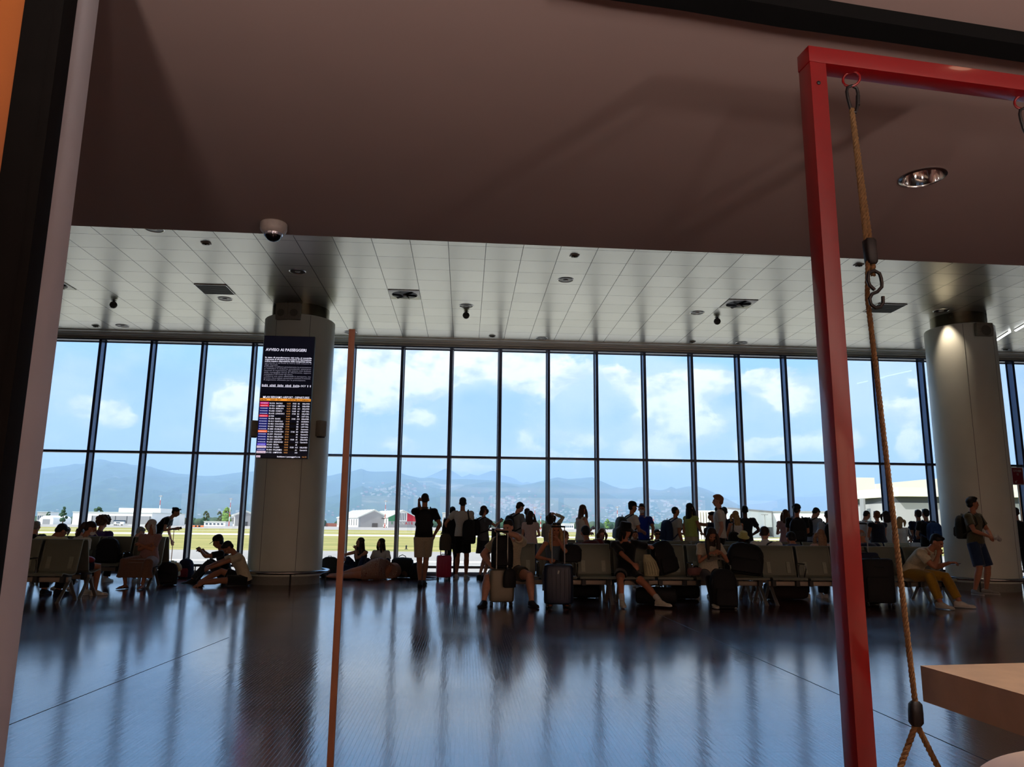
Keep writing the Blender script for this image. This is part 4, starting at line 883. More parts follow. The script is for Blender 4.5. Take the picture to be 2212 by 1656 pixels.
# ------------------------------------------------------------------ beam benches
def perf_mat():
    m = bpy.data.materials.new('perforated_steel'); m.use_nodes = True; N = m.node_tree.nodes; L = m.node_tree.links
    b = N['Principled BSDF']; o = N['Material Output']; b.inputs['Base Color'].default_value = (*lin((138, 140, 124)), 1); b.inputs['Metallic'].default_value = .45; b.inputs['Roughness'].default_value = .42
    tc = N.new('ShaderNodeTexCoord'); sp = N.new('ShaderNodeSeparateXYZ'); L.new(tc.outputs['Object'], sp.inputs[0])
    def mm(op, a, c=None):
        n = N.new('ShaderNodeMath'); n.operation = op
        for i, v in enumerate((a, c)):
            if v is None: continue
            if isinstance(v, (int, float)): n.inputs[i].default_value = v
            else: L.new(v, n.inputs[i])
        return n.outputs[0]
    k = 2*pi/.012; v = mm('MULTIPLY', mm('SINE', mm('MULTIPLY', sp.outputs[0], k)), mm('SINE', mm('MULTIPLY', mm('ADD', sp.outputs[2], mm('MULTIPLY', sp.outputs[1], .9)), k)))
    inside = mm('MULTIPLY', mm('LESS_THAN', mm('ABSOLUTE', sp.outputs[0]), .235), mm('LESS_THAN', mm('ABSOLUTE', mm('SUBTRACT', sp.outputs[2], .64)), .19))
    hole = mm('MULTIPLY', mm('GREATER_THAN', v, .62), inside)
    t = N.new('ShaderNodeBsdfTransparent'); mx = N.new('ShaderNodeMixShader'); L.new(hole, mx.inputs[0]); L.new(b.outputs[0], mx.inputs[1]); L.new(t.outputs[0], mx.inputs[2]); L.new(mx.outputs[0], o.inputs[0])
    return m
M_PERF = perf_mat(); M_SEAT = mat('seat_steel', (150, 150, 132), .35, .5, .05, 8); M_BEAM = mat('beam_steel', (150, 136, 122), .45, .5, .06, 8); M_LEG = mat('leg_steel', (168, 166, 158), .3, .7, .06, 8)
def thick(profile, t):
    """closed outline around an open polyline in (y,z)"""
    n = len(profile); L_, R_ = [], []
    for i in range(n):
        a = V(profile[max(0, i-1)]); b = V(profile[min(n-1, i+1)]); d = (b-a).normalized(); nn = V((-d.y, d.x))
        p = V(profile[i]); L_.append(tuple(p+nn*t/2)); R_.append(tuple(p-nn*t/2))
    return L_+R_[::-1]
SW = .545
_pan = MB().prism(thick([(-.17, .43), (-.20, .395), (-.27, .378), (-.38, .382), (-.48, .402), (-.54, .412), (-.575, .402), (-.585, .375)], .014), 'x', -SW/2, SW/2).mesh('seat_pan', M_SEAT, True, 50)
_bp = [(-.175, .43), (-.15, .52), (-.115, .66), (-.085, .80), (-.068, .855), (-.055, .872)]
_back = MB().prism(thick(_bp, .010), 'x', -SW/2, SW/2).mesh('seat_back', M_PERF, True, 50)
_edge = MB().prism(thick([(y-.004, z) for y, z in _bp], .020), 'x', -SW/2, -SW/2+.022).mesh('back_edge', M_SEAT, True, 50)
_top = MB().tube([(-SW/2, -.053, .872), (SW/2, -.053, .872)], .013, 8).mesh('back_rim', M_SEAT)
_plate = MB().prism(thick([(-.168, .46), (-.125, .63)], .010), 'x', -.03, .03).mesh('back_bracket', mat('bracket_steel', (168, 168, 148), .35, .5), False)
_brk = MB().box(-.03, .03, -.42, -.18, .27, .385, .004).mesh('bracket', M_DARK, False)
_arm = MB().tube([(0, -.20, .36), (0, -.21, .56), (0, -.24, .60), (0, -.40, .60), (0, -.47, .585), (0, -.49, .55), (0, -.40, .40)], .012, 8).mesh('armrest', M_CHROME)
_apad = MB().box(-.018, .018, -.42, -.22, .605, .62, .006).mesh('arm_pad', M_BLACK)
def _legm(y0, y1):
    return MB().loft([(V((0, y0, .30)), V((.032, 0, 0)), V((0, .020, 0))), (V((0, y0*.5+y1*.5, .15)), V((.024, 0, 0)), V((0, .014, 0))), (V((0, y1, .012)), V((.028, 0, 0)), V((0, .02, 0))), (V((0, y1, .0)), V((.032, 0, 0)), V((0, .026, 0)))], 12, 4).mesh('leg', M_LEG)
_leg1, _leg2 = _legm(-.30, -.555), _legm(-.28, -.05)
def bench(label, xs, Yc, flip, legs, arms, group, zero=None, y_off=0.0):
    """a row of steel seats on a beam; flip turns it to face the window"""
    xm = sum(xs)/len(xs); t = thing('beam_bench', label, 'bench', (xm, Yc+y_off, 0), pi if flip else 0, group); sg = -1 if flip else 1
    for x in xs:
        lx = (x-xm)*sg
        link('seat_pan', _pan, t, (lx, 0, 0)); b = link('seat_back', _back, t, (lx, 0, 0)); link('back_rim', _top, b, (0, 0, 0)); link('back_edge', _edge, b, (0, 0, 0)); e = link('back_edge', _edge, b, (0, 0, 0)); e.location = (SW-.022, 0, 0)
        for s in (-.16, .16): link('back_bracket', _plate, b, (s, -.006, 0))
        for s in (-.19, .19): link('bracket', _brk, t, (lx+s, 0, 0))
    x0, x1 = (min(xs)-xm)-SW/2, (max(xs)-xm)+SW/2
    if flip: x0, x1 = (xm-max(xs))-SW/2, (xm-min(xs))+SW/2
    MB().box(x0+.02, x1-.02, -.355, -.265, .275, .345, .006).build('beam', M_BEAM, t)
    for x in legs:
        lx = (x-xm)*sg; a = link('leg', _leg1, t, (lx, 0, 0)); link('leg', _leg2, t, (lx, 0, 0))
    for x in arms:
        lx = (x-xm)*sg; a = link('armrest', _arm, t, (lx, 0, 0)); link('arm_pad', _apad, a, (0, 0, 0))
    return t
YC = 12.30; PX0 = atY(1281, 12.15); PT = (atY(1757, 12.1)-atY(1281, 12.1))/6
def CX_(k): return PX0+PT*k
GB = 'steel benches in the seating rows'
for ks, s in (((-2, -1, 0), 'under the stocky man and the blonde woman'), ((1, 2, 3, 4), 'under the black bucket hat and long-haired girl'), ((5, 6, 7, 8, 9), 'seat of the man in mustard trousers')):
    xs = [CX_(k) for k in ks]; h_ = PT/2
    bench('grey steel bench facing the camera, '+s, xs, YC, False, [xs[0]-h_*.72, xs[-1]+h_*.72], [x+h_ for x in xs[:-1]], GB)
    bench('grey steel bench facing the window, '+{-2: 'seat of the man in dark red', 1: 'behind the bucket hat and the long-haired girl', 5: 'seat of the bald man'}[ks[0]], xs, YC, True, [xs[0]-h_*.72, xs[-1]+h_*.72], [x+h_ for x in xs[:-1]], GB, y_off=.02)
YA = 12.17; XA = atY(182, 12.1)-SW/2+.01
xs = [XA-PT*k for k in range(3)]
bench('grey steel bench at the far left, facing the camera, nearest the pillar', xs, YA, False, [xs[0]+PT*.40, xs[-1]-PT*.4], [xs[1]+PT/2], GB)
bench('grey steel bench at the far left facing the window, seat of the masked woman', xs, YA, True, [xs[0]+PT*.40, xs[-1]-PT*.4], [xs[1]+PT/2], GB, y_off=.02)
YB_ = 14.9; XB = atY(317, 14.6); xs2 = [XB-PT*k for k in range(4)]
bench('grey steel bench under the old lady in the pink top', xs2, YB_, False, [xs2[0]+PT*.36, xs2[-1]-PT*.4], [xs2[1]+PT/2], GB)
bench('grey steel bench facing the window under the curly-haired woman', xs2, YB_, True, [xs2[0]+PT*.36, xs2[-1]-PT*.4], [xs2[0]-PT/2], GB, y_off=.02)
YD = 16.0; xs3 = [atY(1215, 15.9)+PT*k for k in range(13)]
for i, sl in enumerate(((0, 4), (4, 8), (8, 13))):
    q_ = xs3[sl[0]:sl[1]]; bench('steel bench of the rear row, '+('behind the blonde woman', 'behind the person in the bucket hat', 'behind the tall blond man')[i], q_, YD, False, [q_[0]-PT*.36, q_[-1]+PT*.36], [q_[1]+PT/2], GB)

# ------------------------------------------------------------------ luggage
def wheel_pair(t, x, y, m=None):
    w = MB().lathe([(.024, -.016), (.026, -.012), (.026, .012), (.024, .016)], 14, M=Matrix.Translation((x, y, .026)) @ Matrix.Rotation(pi/2, 4, 'Y')).box(x-.012, x+.012, y-.014, y+.014, .04, .062).build('wheel', M_BLACK, t)
def suitcase(name, label, loc, rz, w, h, d, m, handle, hm=None, ribs=7, soft=False):
    t = thing(name, label, 'suitcase', loc, rz); z0 = .055
    sq = 5
    b = MB().loft([((0, 0, z0), V((w*.44, 0, 0)), V((0, d*.36, 0))), ((0, 0, z0+.018), V((w*.49, 0, 0)), V((0, d*.47, 0))), ((0, 0, z0+.06), V((w*.5, 0, 0)), V((0, d*.5, 0))), ((0, 0, z0+h-.06), V((w*.5, 0, 0)), V((0, d*.5, 0))), ((0, 0, z0+h-.018), V((w*.48, 0, 0)), V((0, d*.46, 0))), ((0, 0, z0+h), V((w*.42, 0, 0)), V((0, d*.34, 0)))], 32, sq).build('shell', m, t)
    if soft:
        MB().loft([((0, -d*.5, z0+.06), V((w*.42, 0, 0)), V((0, .03, 0))), ((0, -d*.5, z0+h*.55), V((w*.42, 0, 0)), V((0, .045, 0))), ((0, -d*.5, z0+h*.6), V((w*.38, 0, 0)), V((0, .02, 0)))], 20, 4).build('front_pocket', m, t)
        MB().tube([(-.07, -d*.51, z0+h*.8), (-.05, -d*.51-.02, z0+h*.82), (.05, -d*.51-.02, z0+h*.82), (.07, -d*.51, z0+h*.8)], .008, 6).build('grip', M_DARK, t)
    else:
        for k in range(ribs):
            x = w*(-.36+.72*k/(ribs-1)); MB().loft([((x, -d*.5, z0+.07), V((.006, 0, 0)), V((0, .002, 0))), ((x, -d*.5, z0+.10), V((.007, 0, 0)), V((0, .006, 0))), ((x, -d*.5, z0+h-.10), V((.007, 0, 0)), V((0, .006, 0))), ((x, -d*.5, z0+h-.07), V((.006, 0, 0)), V((0, .002, 0)))], 8).build('rib', m, t)
    MB().tube([(w*.502, 0, z0+.05), (w*.502, 0, z0+h-.05)], .006, 6).build('zip_line', M_BLACK, t)
    for sx in (-1, 1):
        for sy in (-1, 1): wheel_pair(t, sx*w*.39, sy*d*.33)
    MB().tube([(-.07, 0, z0+h-.005), (-.05, 0, z0+h+.022), (.05, 0, z0+h+.022), (.07, 0, z0+h-.005)], .009, 8).build('carry_handle', M_BLACK, t)
    if handle:
        g = MB().tube([(-w*.24, d*.30, z0+h+handle), (-w*.2, d*.30, z0+h+handle+.012), (w*.2, d*.30, z0+h+handle+.012), (w*.24, d*.30, z0+h+handle)], .014, 8).build('pull_grip', M_BLACK, t)
        for s in (-1, 1): MB().tube([(s*w*.22, d*.30, z0+h-.02), (s*w*.22, d*.30, z0+h+handle*.52), (s*w*.22, d*.30, z0+h+handle*.52), (s*w*.22, d*.30, z0+h+handle)], [.0095, .0095, .0075, .0075], 8).build('pull_tube', hm or M_STEEL, t)
    return t
M_SILVER = mat('silver_shell', (132, 124, 106), .38, .25, .04, 6); M_NAVYS = mat('navy_shell', (18, 30, 58), .35, 0, .06, 6); M_PINKS = mat('pink_shell', (204, 34, 86), .35, 0, .05, 6); M_BLKF = mat('black_nylon', (17, 17, 20), .75, 0, .2, 50, .2); M_NAVF = mat('navy_nylon', (24, 34, 62), .8, 0, .2, 50, .2)
def rbox_bag(name, label, loc, rz, w, h, d, m, pocket=True, straps=True, tilt=0.0, handle=True, cat='backpack', lie=0.0, m2=None):
    """soft bag standing on its base: rounded body, front pocket, straps, top loop"""
    t = thing(name, label, cat, loc, rz); T = Matrix.Rotation(radians(tilt), 4, 'X') @ Matrix.Rotation(radians(lie), 4, 'Y')
    T = Matrix.Translation((0, 0, 0)) @ T
    rings = []
    for z, kx, ky in ((0, .80, .75), (.03, .96, .95), (.18, 1.0, 1.0), (.5, 1.0, .98), (.75, .93, .86), (.9, .76, .66), (.98, .50, .42), (1.0, .28, .22)):
        rings.append((V((0, 0, z*h)), V((w/2*kx, 0, 0)), V((0, d/2*ky, 0))))
    def low(mb): 
        mb.xf(T); return mb
    body = low(MB().loft(rings, 24, 3.2))
    zmin = min(v.co.z for v in body.bm.verts)
    Tz = Matrix.Translation((0, 0, -zmin)); body.xf(Tz); body.build('body', m, t)
    def fin(mb, n, mm_): mb.xf(T); mb.xf(Tz); return mb.build(n, mm_, t)
    if pocket:
        fin(MB().loft([(V((0, -d*.48, h*.06)), V((w*.36, 0, 0)), V((0, .01, 0))), (V((0, -d*.5, h*.1)), V((w*.4, 0, 0)), V((0, d*.18, 0))), (V((0, -d*.5, h*.42)), V((w*.40, 0, 0)), V((0, d*.16, 0))), (V((0, -d*.46, h*.52)), V((w*.33, 0, 0)), V((0, d*.06, 0)))], 20, 3.4), 'front_pocket', m2 or m)
        fin(MB().tube([(w*.47*cos(a), -d*.50*0-d*.18-.02*abs(cos(a)), h*.62+h*.30*sin(a)) for a in [pi*i/12 for i in range(13)]], .005, 6), 'zip', M_DARK)
    if handle: fin(MB().tube([(-.04, d*.2, h*.93), (-.03, d*.2, h*1.03), (.03, d*.2, h*1.03), (.04, d*.2, h*.93)], .008, 6), 'top_loop', M_BLACK)
    if straps:
        for s in (-1, 1): fin(MB().tube([(s*w*.18, d*.38, h*.88), (s*w*.26, d*.62, h*.75), (s*w*.30, d*.70, h*.45), (s*w*.34, d*.5, h*.14)], .014, 6), 'strap', M_BLACK)
    return t
def duffel(name, label, loc, rz, w, h, d, m, cat='bag'):
    t = thing(name, label, cat, loc, rz)
    MB().loft([(V((-w/2+w*q_, 0, h*.5-(.5-kz/2)*h*.35)), V((0, d/2*k, 0)), V((0, 0, h/2*kz))) for q_, k, kz in ((0, .5, .5), (.03, .82, .82), (.12, .96, .97), (.5, 1, 1), (.88, .95, .95), (.97, .8, .8), (1, .45, .45))], 20, 2.6).xf(Matrix.Translation((0, 0, .0))).build('body', m, t)
    MB().tube([(-w*.2, -d*.2, h*.86), (-w*.14, -d*.18, h*1.06), (0, -d*.1, h*1.13), (w*.14, -d*.18, h*1.06), (w*.2, -d*.2, h*.86)], .009, 6).build('carry_handle', M_BLACK, t)
    MB().tube([(-w*.42, 0, h*.96), (0, 0, h*1.0), (w*.42, 0, h*.96)], .005, 6).build('zip', M_DARK, t)
    return t
c = onz(1083, 1309, 0); suitcase('suitcase', 'silver-grey ribbed hard suitcase between the knees of the stocky man', (c.x, c.y+.1, 0), radians(184), .37, .47, .24, M_SILVER, .53, mat('pale_tube', (206, 204, 196), .25, .6), 8)
c = onz(1083, 1309, 0); rbox_bag('backpack', 'black backpack strapped upright on the silver-grey suitcase', (c.x+.01, c.y+.14, .535), radians(4), .33, .48, .18, M_BLKF, straps=False)
rbox_bag('neck_pillow_bag', 'small black bag dangling at the right side of the silver-grey suitcase', (c.x+.11, c.y-.09, .27), .3, .19, .27, .09, M_BLKF, pocket=False, straps=False, cat='bag')
c = onz(1208, 1314, 0); suitcase('suitcase', 'navy hard suitcase standing in front of the blonde woman', (c.x, c.y+.1, 0), radians(-6), .42, .56, .26, M_NAVYS, .52, mat('grey_tube', (150, 150, 152), .3, .8), 6)
tg = thing('luggage_tag', 'small white tag on the navy suitcase of the blonde woman', 'tag', (c.x-.01, c.y-.045, .53), radians(-6)); MB().box(-.012, .012, -.006, -.003, -.05, .0, .001, M=Matrix.Rotation(radians(12), 4, 'Y')).build('card', M_WHITE, tg)
rbox_bag('handbag', 'black bag with red detail on the lap side of the blonde woman', (CX_(-1)+.18, YC-.52, .62), radians(14), .34, .26, .16, M_BLKF, straps=False, tilt=8, cat='bag')
c = onz(958, 1252, 0); suitcase('suitcase', 'bright pink hard suitcase beside the man in black shorts', (c.x, c.y, 0), radians(8), .32, .46, .22, M_PINKS, .46, M_STEEL, 5)
c = onz(1908, 1311, 0); suitcase('suitcase', 'large black soft suitcase left of the man in mustard trousers', (c.x, c.y+.12, 0), radians(-12), .46, .66, .28, M_BLKF, 0, soft=True)
t = suitcase('suitcase', 'navy soft cabin case with pulled-out handle, standing behind the large black suitcase', (c.x-.03, c.y+.42, .18), radians(-8), .44, .56, .18, M_NAVF, .44, mat('thin_tube', (140, 140, 140), .3, .8), soft=True)
duffel('duffel_bag', 'black duffel bag under the navy cabin case', (c.x-.03, c.y+.42, 0), 0, .42, .235, .2, M_BLKF)
rbox_bag('backpack', 'black backpack on the seat next to the person in the bucket hat', (CX_(2)-.07, YC-.33, .42), radians(20), .38, .50, .26, M_BLKF, straps=False, lie=-14)
rbox_bag('backpack', 'large black backpack on the seat right of the long-haired girl', (CX_(4)-.05, YC-.34, .42), radians(-10), .56, .48, .30, M_BLKF, straps=False, lie=8)
c = onz(1425, 1309, 0); duffel('duffel_bag', 'black duffel on the floor behind the white sneaker of the bucket-hat person', (c.x+.02, c.y+.28, 0), radians(-12), .62, .26, .3, M_BLKF)
c = onz(1570, 1315, 0); rbox_bag('backpack', 'black upright bag on the floor at the feet of the long-haired girl', (c.x, c.y+.12, 0), 0, .40, .56, .28, M_BLKF, straps=False)
c = onz(1488, 1297, 0); duffel('duffel_bag', 'black duffel lying under the bench, left of the long-haired girl', (c.x, c.y+.30, 0), .1, .50, .26, .3, M_BLKF)
c = onz(1258, 1292, 0); duffel('duffel_bag', 'black duffel lying under the empty seat in front', (c.x, c.y+.1, 0), -.1, .6, .26, .34, M_BLKF)
c = onz(1700, 1296, 0); duffel('duffel_bag', 'dark duffel lying under the empty seats left of the red post', (c.x+.05, c.y+.15, 0), .1, .7, .3, .34, mat('dark_brown_bag', (40, 26, 26), .8))
duffel('handbag', 'pinkish-brown handbag on the seat beside the long-haired girl', (CX_(3)-.27, YC-.50, .43), .5, .24, .13, .12, mat('pink_brown_bag', (142, 96, 92), .6), cat='handbag')
# left group bags
rbox_bag('backpack', 'dark backpack on the seat back left of the purse, in front of the curly-haired woman', (atY(232, 14.4), 14.52, .42), 0, .40, .44, .2, M_BLKF, straps=False)
duffel('handbag', 'black purse standing on the seat left of the old lady', (atY(277, 14.5), 14.55, .42), .2, .24, .17, .12, M_BLKF, cat='handbag')
c = onz(362, 1263, 0); rbox_bag('backpack', 'black backpack on the floor beside the old lady', (c.x, c.y-.05, 0), radians(10), .36, .40, .2, M_BLKF, tilt=-6)
tr = thing('trolley_handle', 'slim luggage handle rising beside the old lady', 'trolley', (c.x-.06, c.y+.14, 0)); MB().box(-.14, .14, -.05, .05, .03, .34, .03).build('shell', M_BLKF, tr)
for s in (-.035, .035): MB().tube([(s, 0, .34), (s, 0, 1.02)], .008, 8).build('pull_tube', M_STEEL, tr)
MB().tube([(-.05, 0, 1.02), (.05, 0, 1.02)], .011, 8).build('pull_grip', M_BLACK, tr)
for s in (-.1, .1): wheel_pair(tr, s, 0)
c2 = onz(384, 1262, 0); hat = thing('straw_hat', 'pale straw hat lying on the black backpack beside the old lady', 'hat', (c2.x-.06, c2.y-.02, .30)); MB().lathe([(.16, 0), (.165, .006), (.09, .012), (.08, .08), (.05, .10), (.01, .10)], 28, M=Matrix.Rotation(radians(62), 4, 'Y')).build('body', mat('straw', (206, 186, 130), .8, 0, .2, 60, .3), hat)
c = onz(388, 1250, 0); rbox_bag('backpack', 'navy and red backpack held by the bending woman', (c.x+.02, c.y+.25, .0), radians(-20), .34, .40, .2, M_NAVF, m2=mat('red_pocket', (140, 22, 44), .7), straps=False)
# bags by the window
c = onz(872, 1249, 0); duffel('duffel_bag', 'big black duffel on the floor by the window, left of the man in beige shorts', (c.x-.06, c.y+.28, 0), -.05, .50, .44, .34, M_BLKF)
rbox_bag('backpack', 'black square bag standing right of the big black duffel by the window', (c.x+.30, c.y-.02, 0), .1, .34, .34, .24, M_BLKF, straps=False)
jk = thing('jacket', 'navy jacket lying flat beside the black square bag by the window', 'jacket', (c.x+.62, c.y-.05, 0)); MB().sheet(lambda u, v: V((-.16+.36*u, -.1+.2*v, .012+.05*(1-u)*sin(pi*v)+.012*mnoise.noise(V((u*5, v*5, 1))))), 14, 8).build('cloth', cloth('navy', (26, 36, 64)), jk)
c = onz(716, 1246, 0); rbox_bag('backpack', 'dark travel backpack on the floor just right of the left column', (c.x-.05, c.y, 0), .3, .42, .44, .3, mat('dark_olive_nylon', (44, 42, 38), .8), straps=False)
duffel('duffel_bag', 'navy bag lying left of the wooden slat, beside the dark travel backpack', (c.x+.30, c.y-.1, 0), .2, .4, .28, .28, M_NAVF)
def bottle(px, py, label):
    c = onz(px, py, 0); t = thing('water_bottle', label, 'bottle', c); MB().lathe([(.030, 0), (.033, .01), (.033, .12), (.028, .15), (.012, .18)], 16).build('body', mat('clear_plastic', (190, 205, 215), .1, .2), t); MB().lathe([(.014, .18), (.014, .20)], 12).build('cap', M_WHITE, t)
bottle(222, 1254, 'clear water bottle on the floor behind the masked woman'); bottle(300, 1259, 'clear water bottle between the feet of the old lady')

# ------------------------------------------------------------------ people
QUEUE = []
def rm(mb, name, m, parent, voxel=.010, it=4, fac=.5, sub=None):
    """link a mesh whose overlapping volumes are fused into one skin (done for all of them at the end)"""
    bmesh.ops.recalc_face_normals(mb.bm, faces=mb.bm.faces[:])
    me = bpy.data.meshes.new(name); mb.bm.to_mesh(me); mb.bm.free(); me.materials.append(m)
    o = link(name, me, parent); QUEUE.append((o, voxel, it, fac)); return o
def flush():
    for o, vx, it, fac in QUEUE:
        r = o.modifiers.new('r', 'REMESH'); r.mode = 'VOXEL'; r.voxel_size = vx
        if it: s = o.modifiers.new('s', 'SMOOTH'); s.factor = fac; s.iterations = it
    bpy.context.view_layer.update(); dg = bpy.context.evaluated_depsgraph_get()
    for o, vx, it, fac in QUEUE:
        ev = o.evaluated_get(dg); nm = bpy.data.meshes.new_from_object(ev); nm.name = o.data.name
        if len(nm.vertices) > 8:
            nm.polygons.foreach_set('use_smooth', [True]*len(nm.polygons)); mm_ = o.data.materials[0]; o['_m'] = nm.name
            o.modifiers.clear(); o.data = nm
            nm.materials.clear(); nm.materials.append(mm_); del o['_m']
        else: o.modifiers.clear()
    QUEUE.clear()
def ik(a, t, la, lb, pole):
    d = t-a; L_ = d.length
    if L_ > (la+lb)*.998: t = a+d*((la+lb)*.998/L_); d = t-a; L_ = d.length
    if L_ < abs(la-lb)*1.05+.02: L_ = abs(la-lb)*1.05+.02; t = a+d.normalized()*L_; d = t-a
    u = d/L_; x = (la*la-lb*lb+L_*L_)/(2*L_); h = sqrt(max(0, la*la-x*x)); p = pole-u*pole.dot(u)
    if p.length < 1e-4: p = V((0, -1, 0))
    return a+u*x+p.normalized()*h, t
def lerp(a, b, f): return a+(b-a)*f
SKIN_L, SKIN_M, SKIN_D, SKIN_T = skinm('light', (214, 158, 132)), skinm('medium', (184, 124, 94)), skinm('dark', (104, 66, 48)), skinm('tanned', (196, 128, 96))
HAIR_K, HAIR_B, HAIR_BR, HAIR_BL, HAIR_G, HAIR_R = [mat('hair_'+n, c, .6, 0, .35, 40, .4) for n, c in (('black', (20, 16, 16)), ('dark_brown', (46, 30, 22)), ('brown', (92, 62, 40)), ('blond', (186, 148, 96)), ('grey', (150, 146, 140)), ('auburn', (120, 66, 36)))]
def person(label, x, y, face, h, pose=None, skin=SKIN_M, hair=('short', HAIR_K), top=None, bottom=None, shoes=(('sneaker', (225, 222, 212))), female=False, fat=1.0, detail=1, hat=None, extras=None, group=None, z0=0.0):
    """face: heading in degrees, 0 looks at the window, 90 to the right, 180 at the camera"""
    pose = pose or {}; s = h/1.75; vx = .0085 if detail else .011
    root = None
    P = V(pose.get('pelvis', (0, 0, .92*s)))
    lean = radians(pose.get('lean', 0)); side = radians(pose.get('side', 0)); tw = radians(pose.get('twist', 0))
    def tdir(k): return (Matrix.Rotation(side*k, 3, 'Y') @ Matrix.Rotation(-lean*k, 3, 'X')) @ V((0, 0, 1))
    t0, t1 = tdir(.75), tdir(1.2)
    Lb = P+t0*.20*s; Ch = Lb+t1*.17*s; Sn = Ch+t1*.11*s; Nb = Sn+t1*.035*s
    Rx = Matrix.Rotation(tw, 3, 'Z') @ V((1, 0, 0)); Rx = (Rx-t1*Rx.dot(t1)).normalized(); Fy = t1.cross(Rx)*1.0
    if Fy.y < 0 and abs(tw) < 1.2: Fy = -Fy
    R0 = V((1, 0, 0)); F0 = t0.cross(R0); 
    if F0.y < 0: F0 = -F0
    hp, hy, hr = radians(pose.get('head_pitch', 0)), radians(pose.get('head_yaw', 0)), radians(pose.get('head_roll', 0))
    # head frame: x right, y forward, z up; pitch > 0 looks down
    MH = Matrix.Rotation(-hy+tw, 3, 'Z') @ Matrix.Rotation(hr, 3, 'Y') @ Matrix.Rotation(-hp, 3, 'X')
    nk = (t1*.55+MH @ V((0, 0, 1))*.45).normalized()
    Hc = Nb+nk*.085*s+MH @ V((0, .012, .085*s)); hs = s*.985 if not female else s*.96
    hs = max(hs, .80)
    T4 = Matrix.Translation(Hc) @ MH.to_4x4()
    f = female; k = s
    def hd(mb, c, r, n=14): mb.ell(T4 @ (V(c)*hs), (r[0]*hs, r[1]*hs, r[2]*hs), MH, n)
    body = MB()
    wz, hz_, cz = (.125*fat, .165*fat, .145) if f else (.135*fat, .155*fat, .168*(1+(fat-1)*.5)); dp = .095*fat
    def torso(mb, off, zlo, zhi, flare=0.0):
        """body trunk between two heights measured up the spine, as one closed loft"""
        st = [(-.10, P-t0*.10*k, R0, F0, .115*fat, .085*fat), (-.03, P-t0*.03*k, R0, F0, hz_, dp*1.12), (.05, P+t0*.05*k, R0, F0, hz_*.98, dp*1.1), (.13, P+t0*.13*k, R0, F0, lerp(hz_, wz, .6), dp*1.0),
              (.20, Lb, R0, F0, wz, dp*.98), (.28, lerp(Lb, Ch, .5), Rx, Fy, lerp(wz, cz, .5), dp*1.02), (.36, Ch, Rx, Fy, cz, dp*(1.18 if f else 1.12)), (.43, lerp(Ch, Sn, .6), Rx, Fy, cz*1.0, dp*1.0), (.475, Sn, Rx, Fy, cz*.86, dp*.72), (.505, Nb-t1*.008*k, Rx, Fy, .078, .062)]
        rg = []
        for (q_, c, rx, fy, a, b) in st:
            if zlo-.001 <= q_ <= zhi+.001: rg.append((c, rx*(a*k+off), fy*(b*k+off)))
        if flare: c0, a0, b0 = rg[0]; rg[0] = (c0-t0*0.0, a0*(1+flare), b0*(1+flare))
        mb.loft(rg, 20, 2.3)
    torso(body, 0, -.1, .505)
    # neck and head
    body.tube([Nb-t1*.05*k, Nb+nk*.03*k, Hc-MH @ V((0, .008, .05))*hs], [.062*k, .052*k*(.9 if f else 1), .050*k*(.88 if f else 1)], 12)
    hd(body, (0, -.012, .028), (.074, .093, .084), 18); hd(body, (0, .016, -.022), (.062, .074, .082), 16); hd(body, (0, .036, -.078), (.040, .044, .034)); hd(body, (0, .096, -.022), (.012, .020, .020)); hd(body, (0, .089, .0), (.009, .016, .026)); hd(body, (0, .088, -.058), (.024, .010, .008)); hd(body, (0, .078, .024), (.052, .018, .010))
    for sx in (-1, 1): hd(body, (sx*.077, -.006, -.012), (.010, .022, .032)); hd(body, (sx*.034, .066, -.030), (.022, .020, .020))
    # arms
    sw_ = (.165 if f else .185)*k*(1+(fat-1)*.5); la, lb = .275*k, .245*k; J = {}
    def arm(sx, spec):
        sh = Sn+Rx*sx*sw_-t1*.028*k; out = Rx*sx; B = spec[0] if isinstance(spec, (tuple, list)) and isinstance(spec[0], str) else None
        nm = B or (spec if isinstance(spec, str) else None)
        if nm == 'down': tg_, po = sh+V((sx*.03, .05, -.50))*k, V((sx*.3, -1, -.1))
        elif nm == 'down_back': tg_, po = sh+V((sx*.05, -.08, -.49))*k, V((sx*.3, -1, -.1))
        elif nm == 'pocket': tg_, po = P+V((sx*.20, .05, .02))*k, V((sx*1, -1, 0))
        elif nm == 'phone': tg_, po = Sn+Fy*.27*k+V((sx*.07, 0, -.22*k)), V((sx*.7, -.6, -1))
        elif nm == 'phone_low': tg_, po = Sn+Fy*.26*k+V((sx*.06, 0, -.33*k)), V((sx*.8, -.6, -.6))
        elif nm == 'ear': tg_, po = Hc+MH @ V((sx*.115, .03, -.07)), V((sx*.25, .35, -1))
        elif nm == 'behind_head': tg_, po = Hc+MH @ V((sx*.10, -.08, .06)), V((sx*1, .3, .5))
        elif nm == 'chin': tg_, po = Hc+MH @ V((sx*.03, .11, -.15)), V((sx*.5, .3, -1))
        elif nm == 'strap': tg_, po = Sn+Fy*.14*k+V((sx*.13*k, 0, -.10*k)), V((sx*1, -.2, -1))
        elif nm == 'lap': tg_, po = P+V((sx*.09, .26, .12))*k, V((sx*1, -.7, -.3))
        elif nm == 'thigh': tg_, po = P+V((sx*.14, .34, .12))*k, V((sx*1, -.5, 0))
        elif nm == 'crossed': tg_, po = Ch+Fy*.17*k-Rx*sx*.08*k-t1*.06*k, V((sx*1, -.2, -.5))
        else: tg_, po = V(spec[0] if len(spec) == 2 and not isinstance(spec[0], (int, float)) else spec[:3]), V(spec[1]) if len(spec) == 2 and not isinstance(spec[0], (int, float)) else V((sx*.6, -.7, -.6))
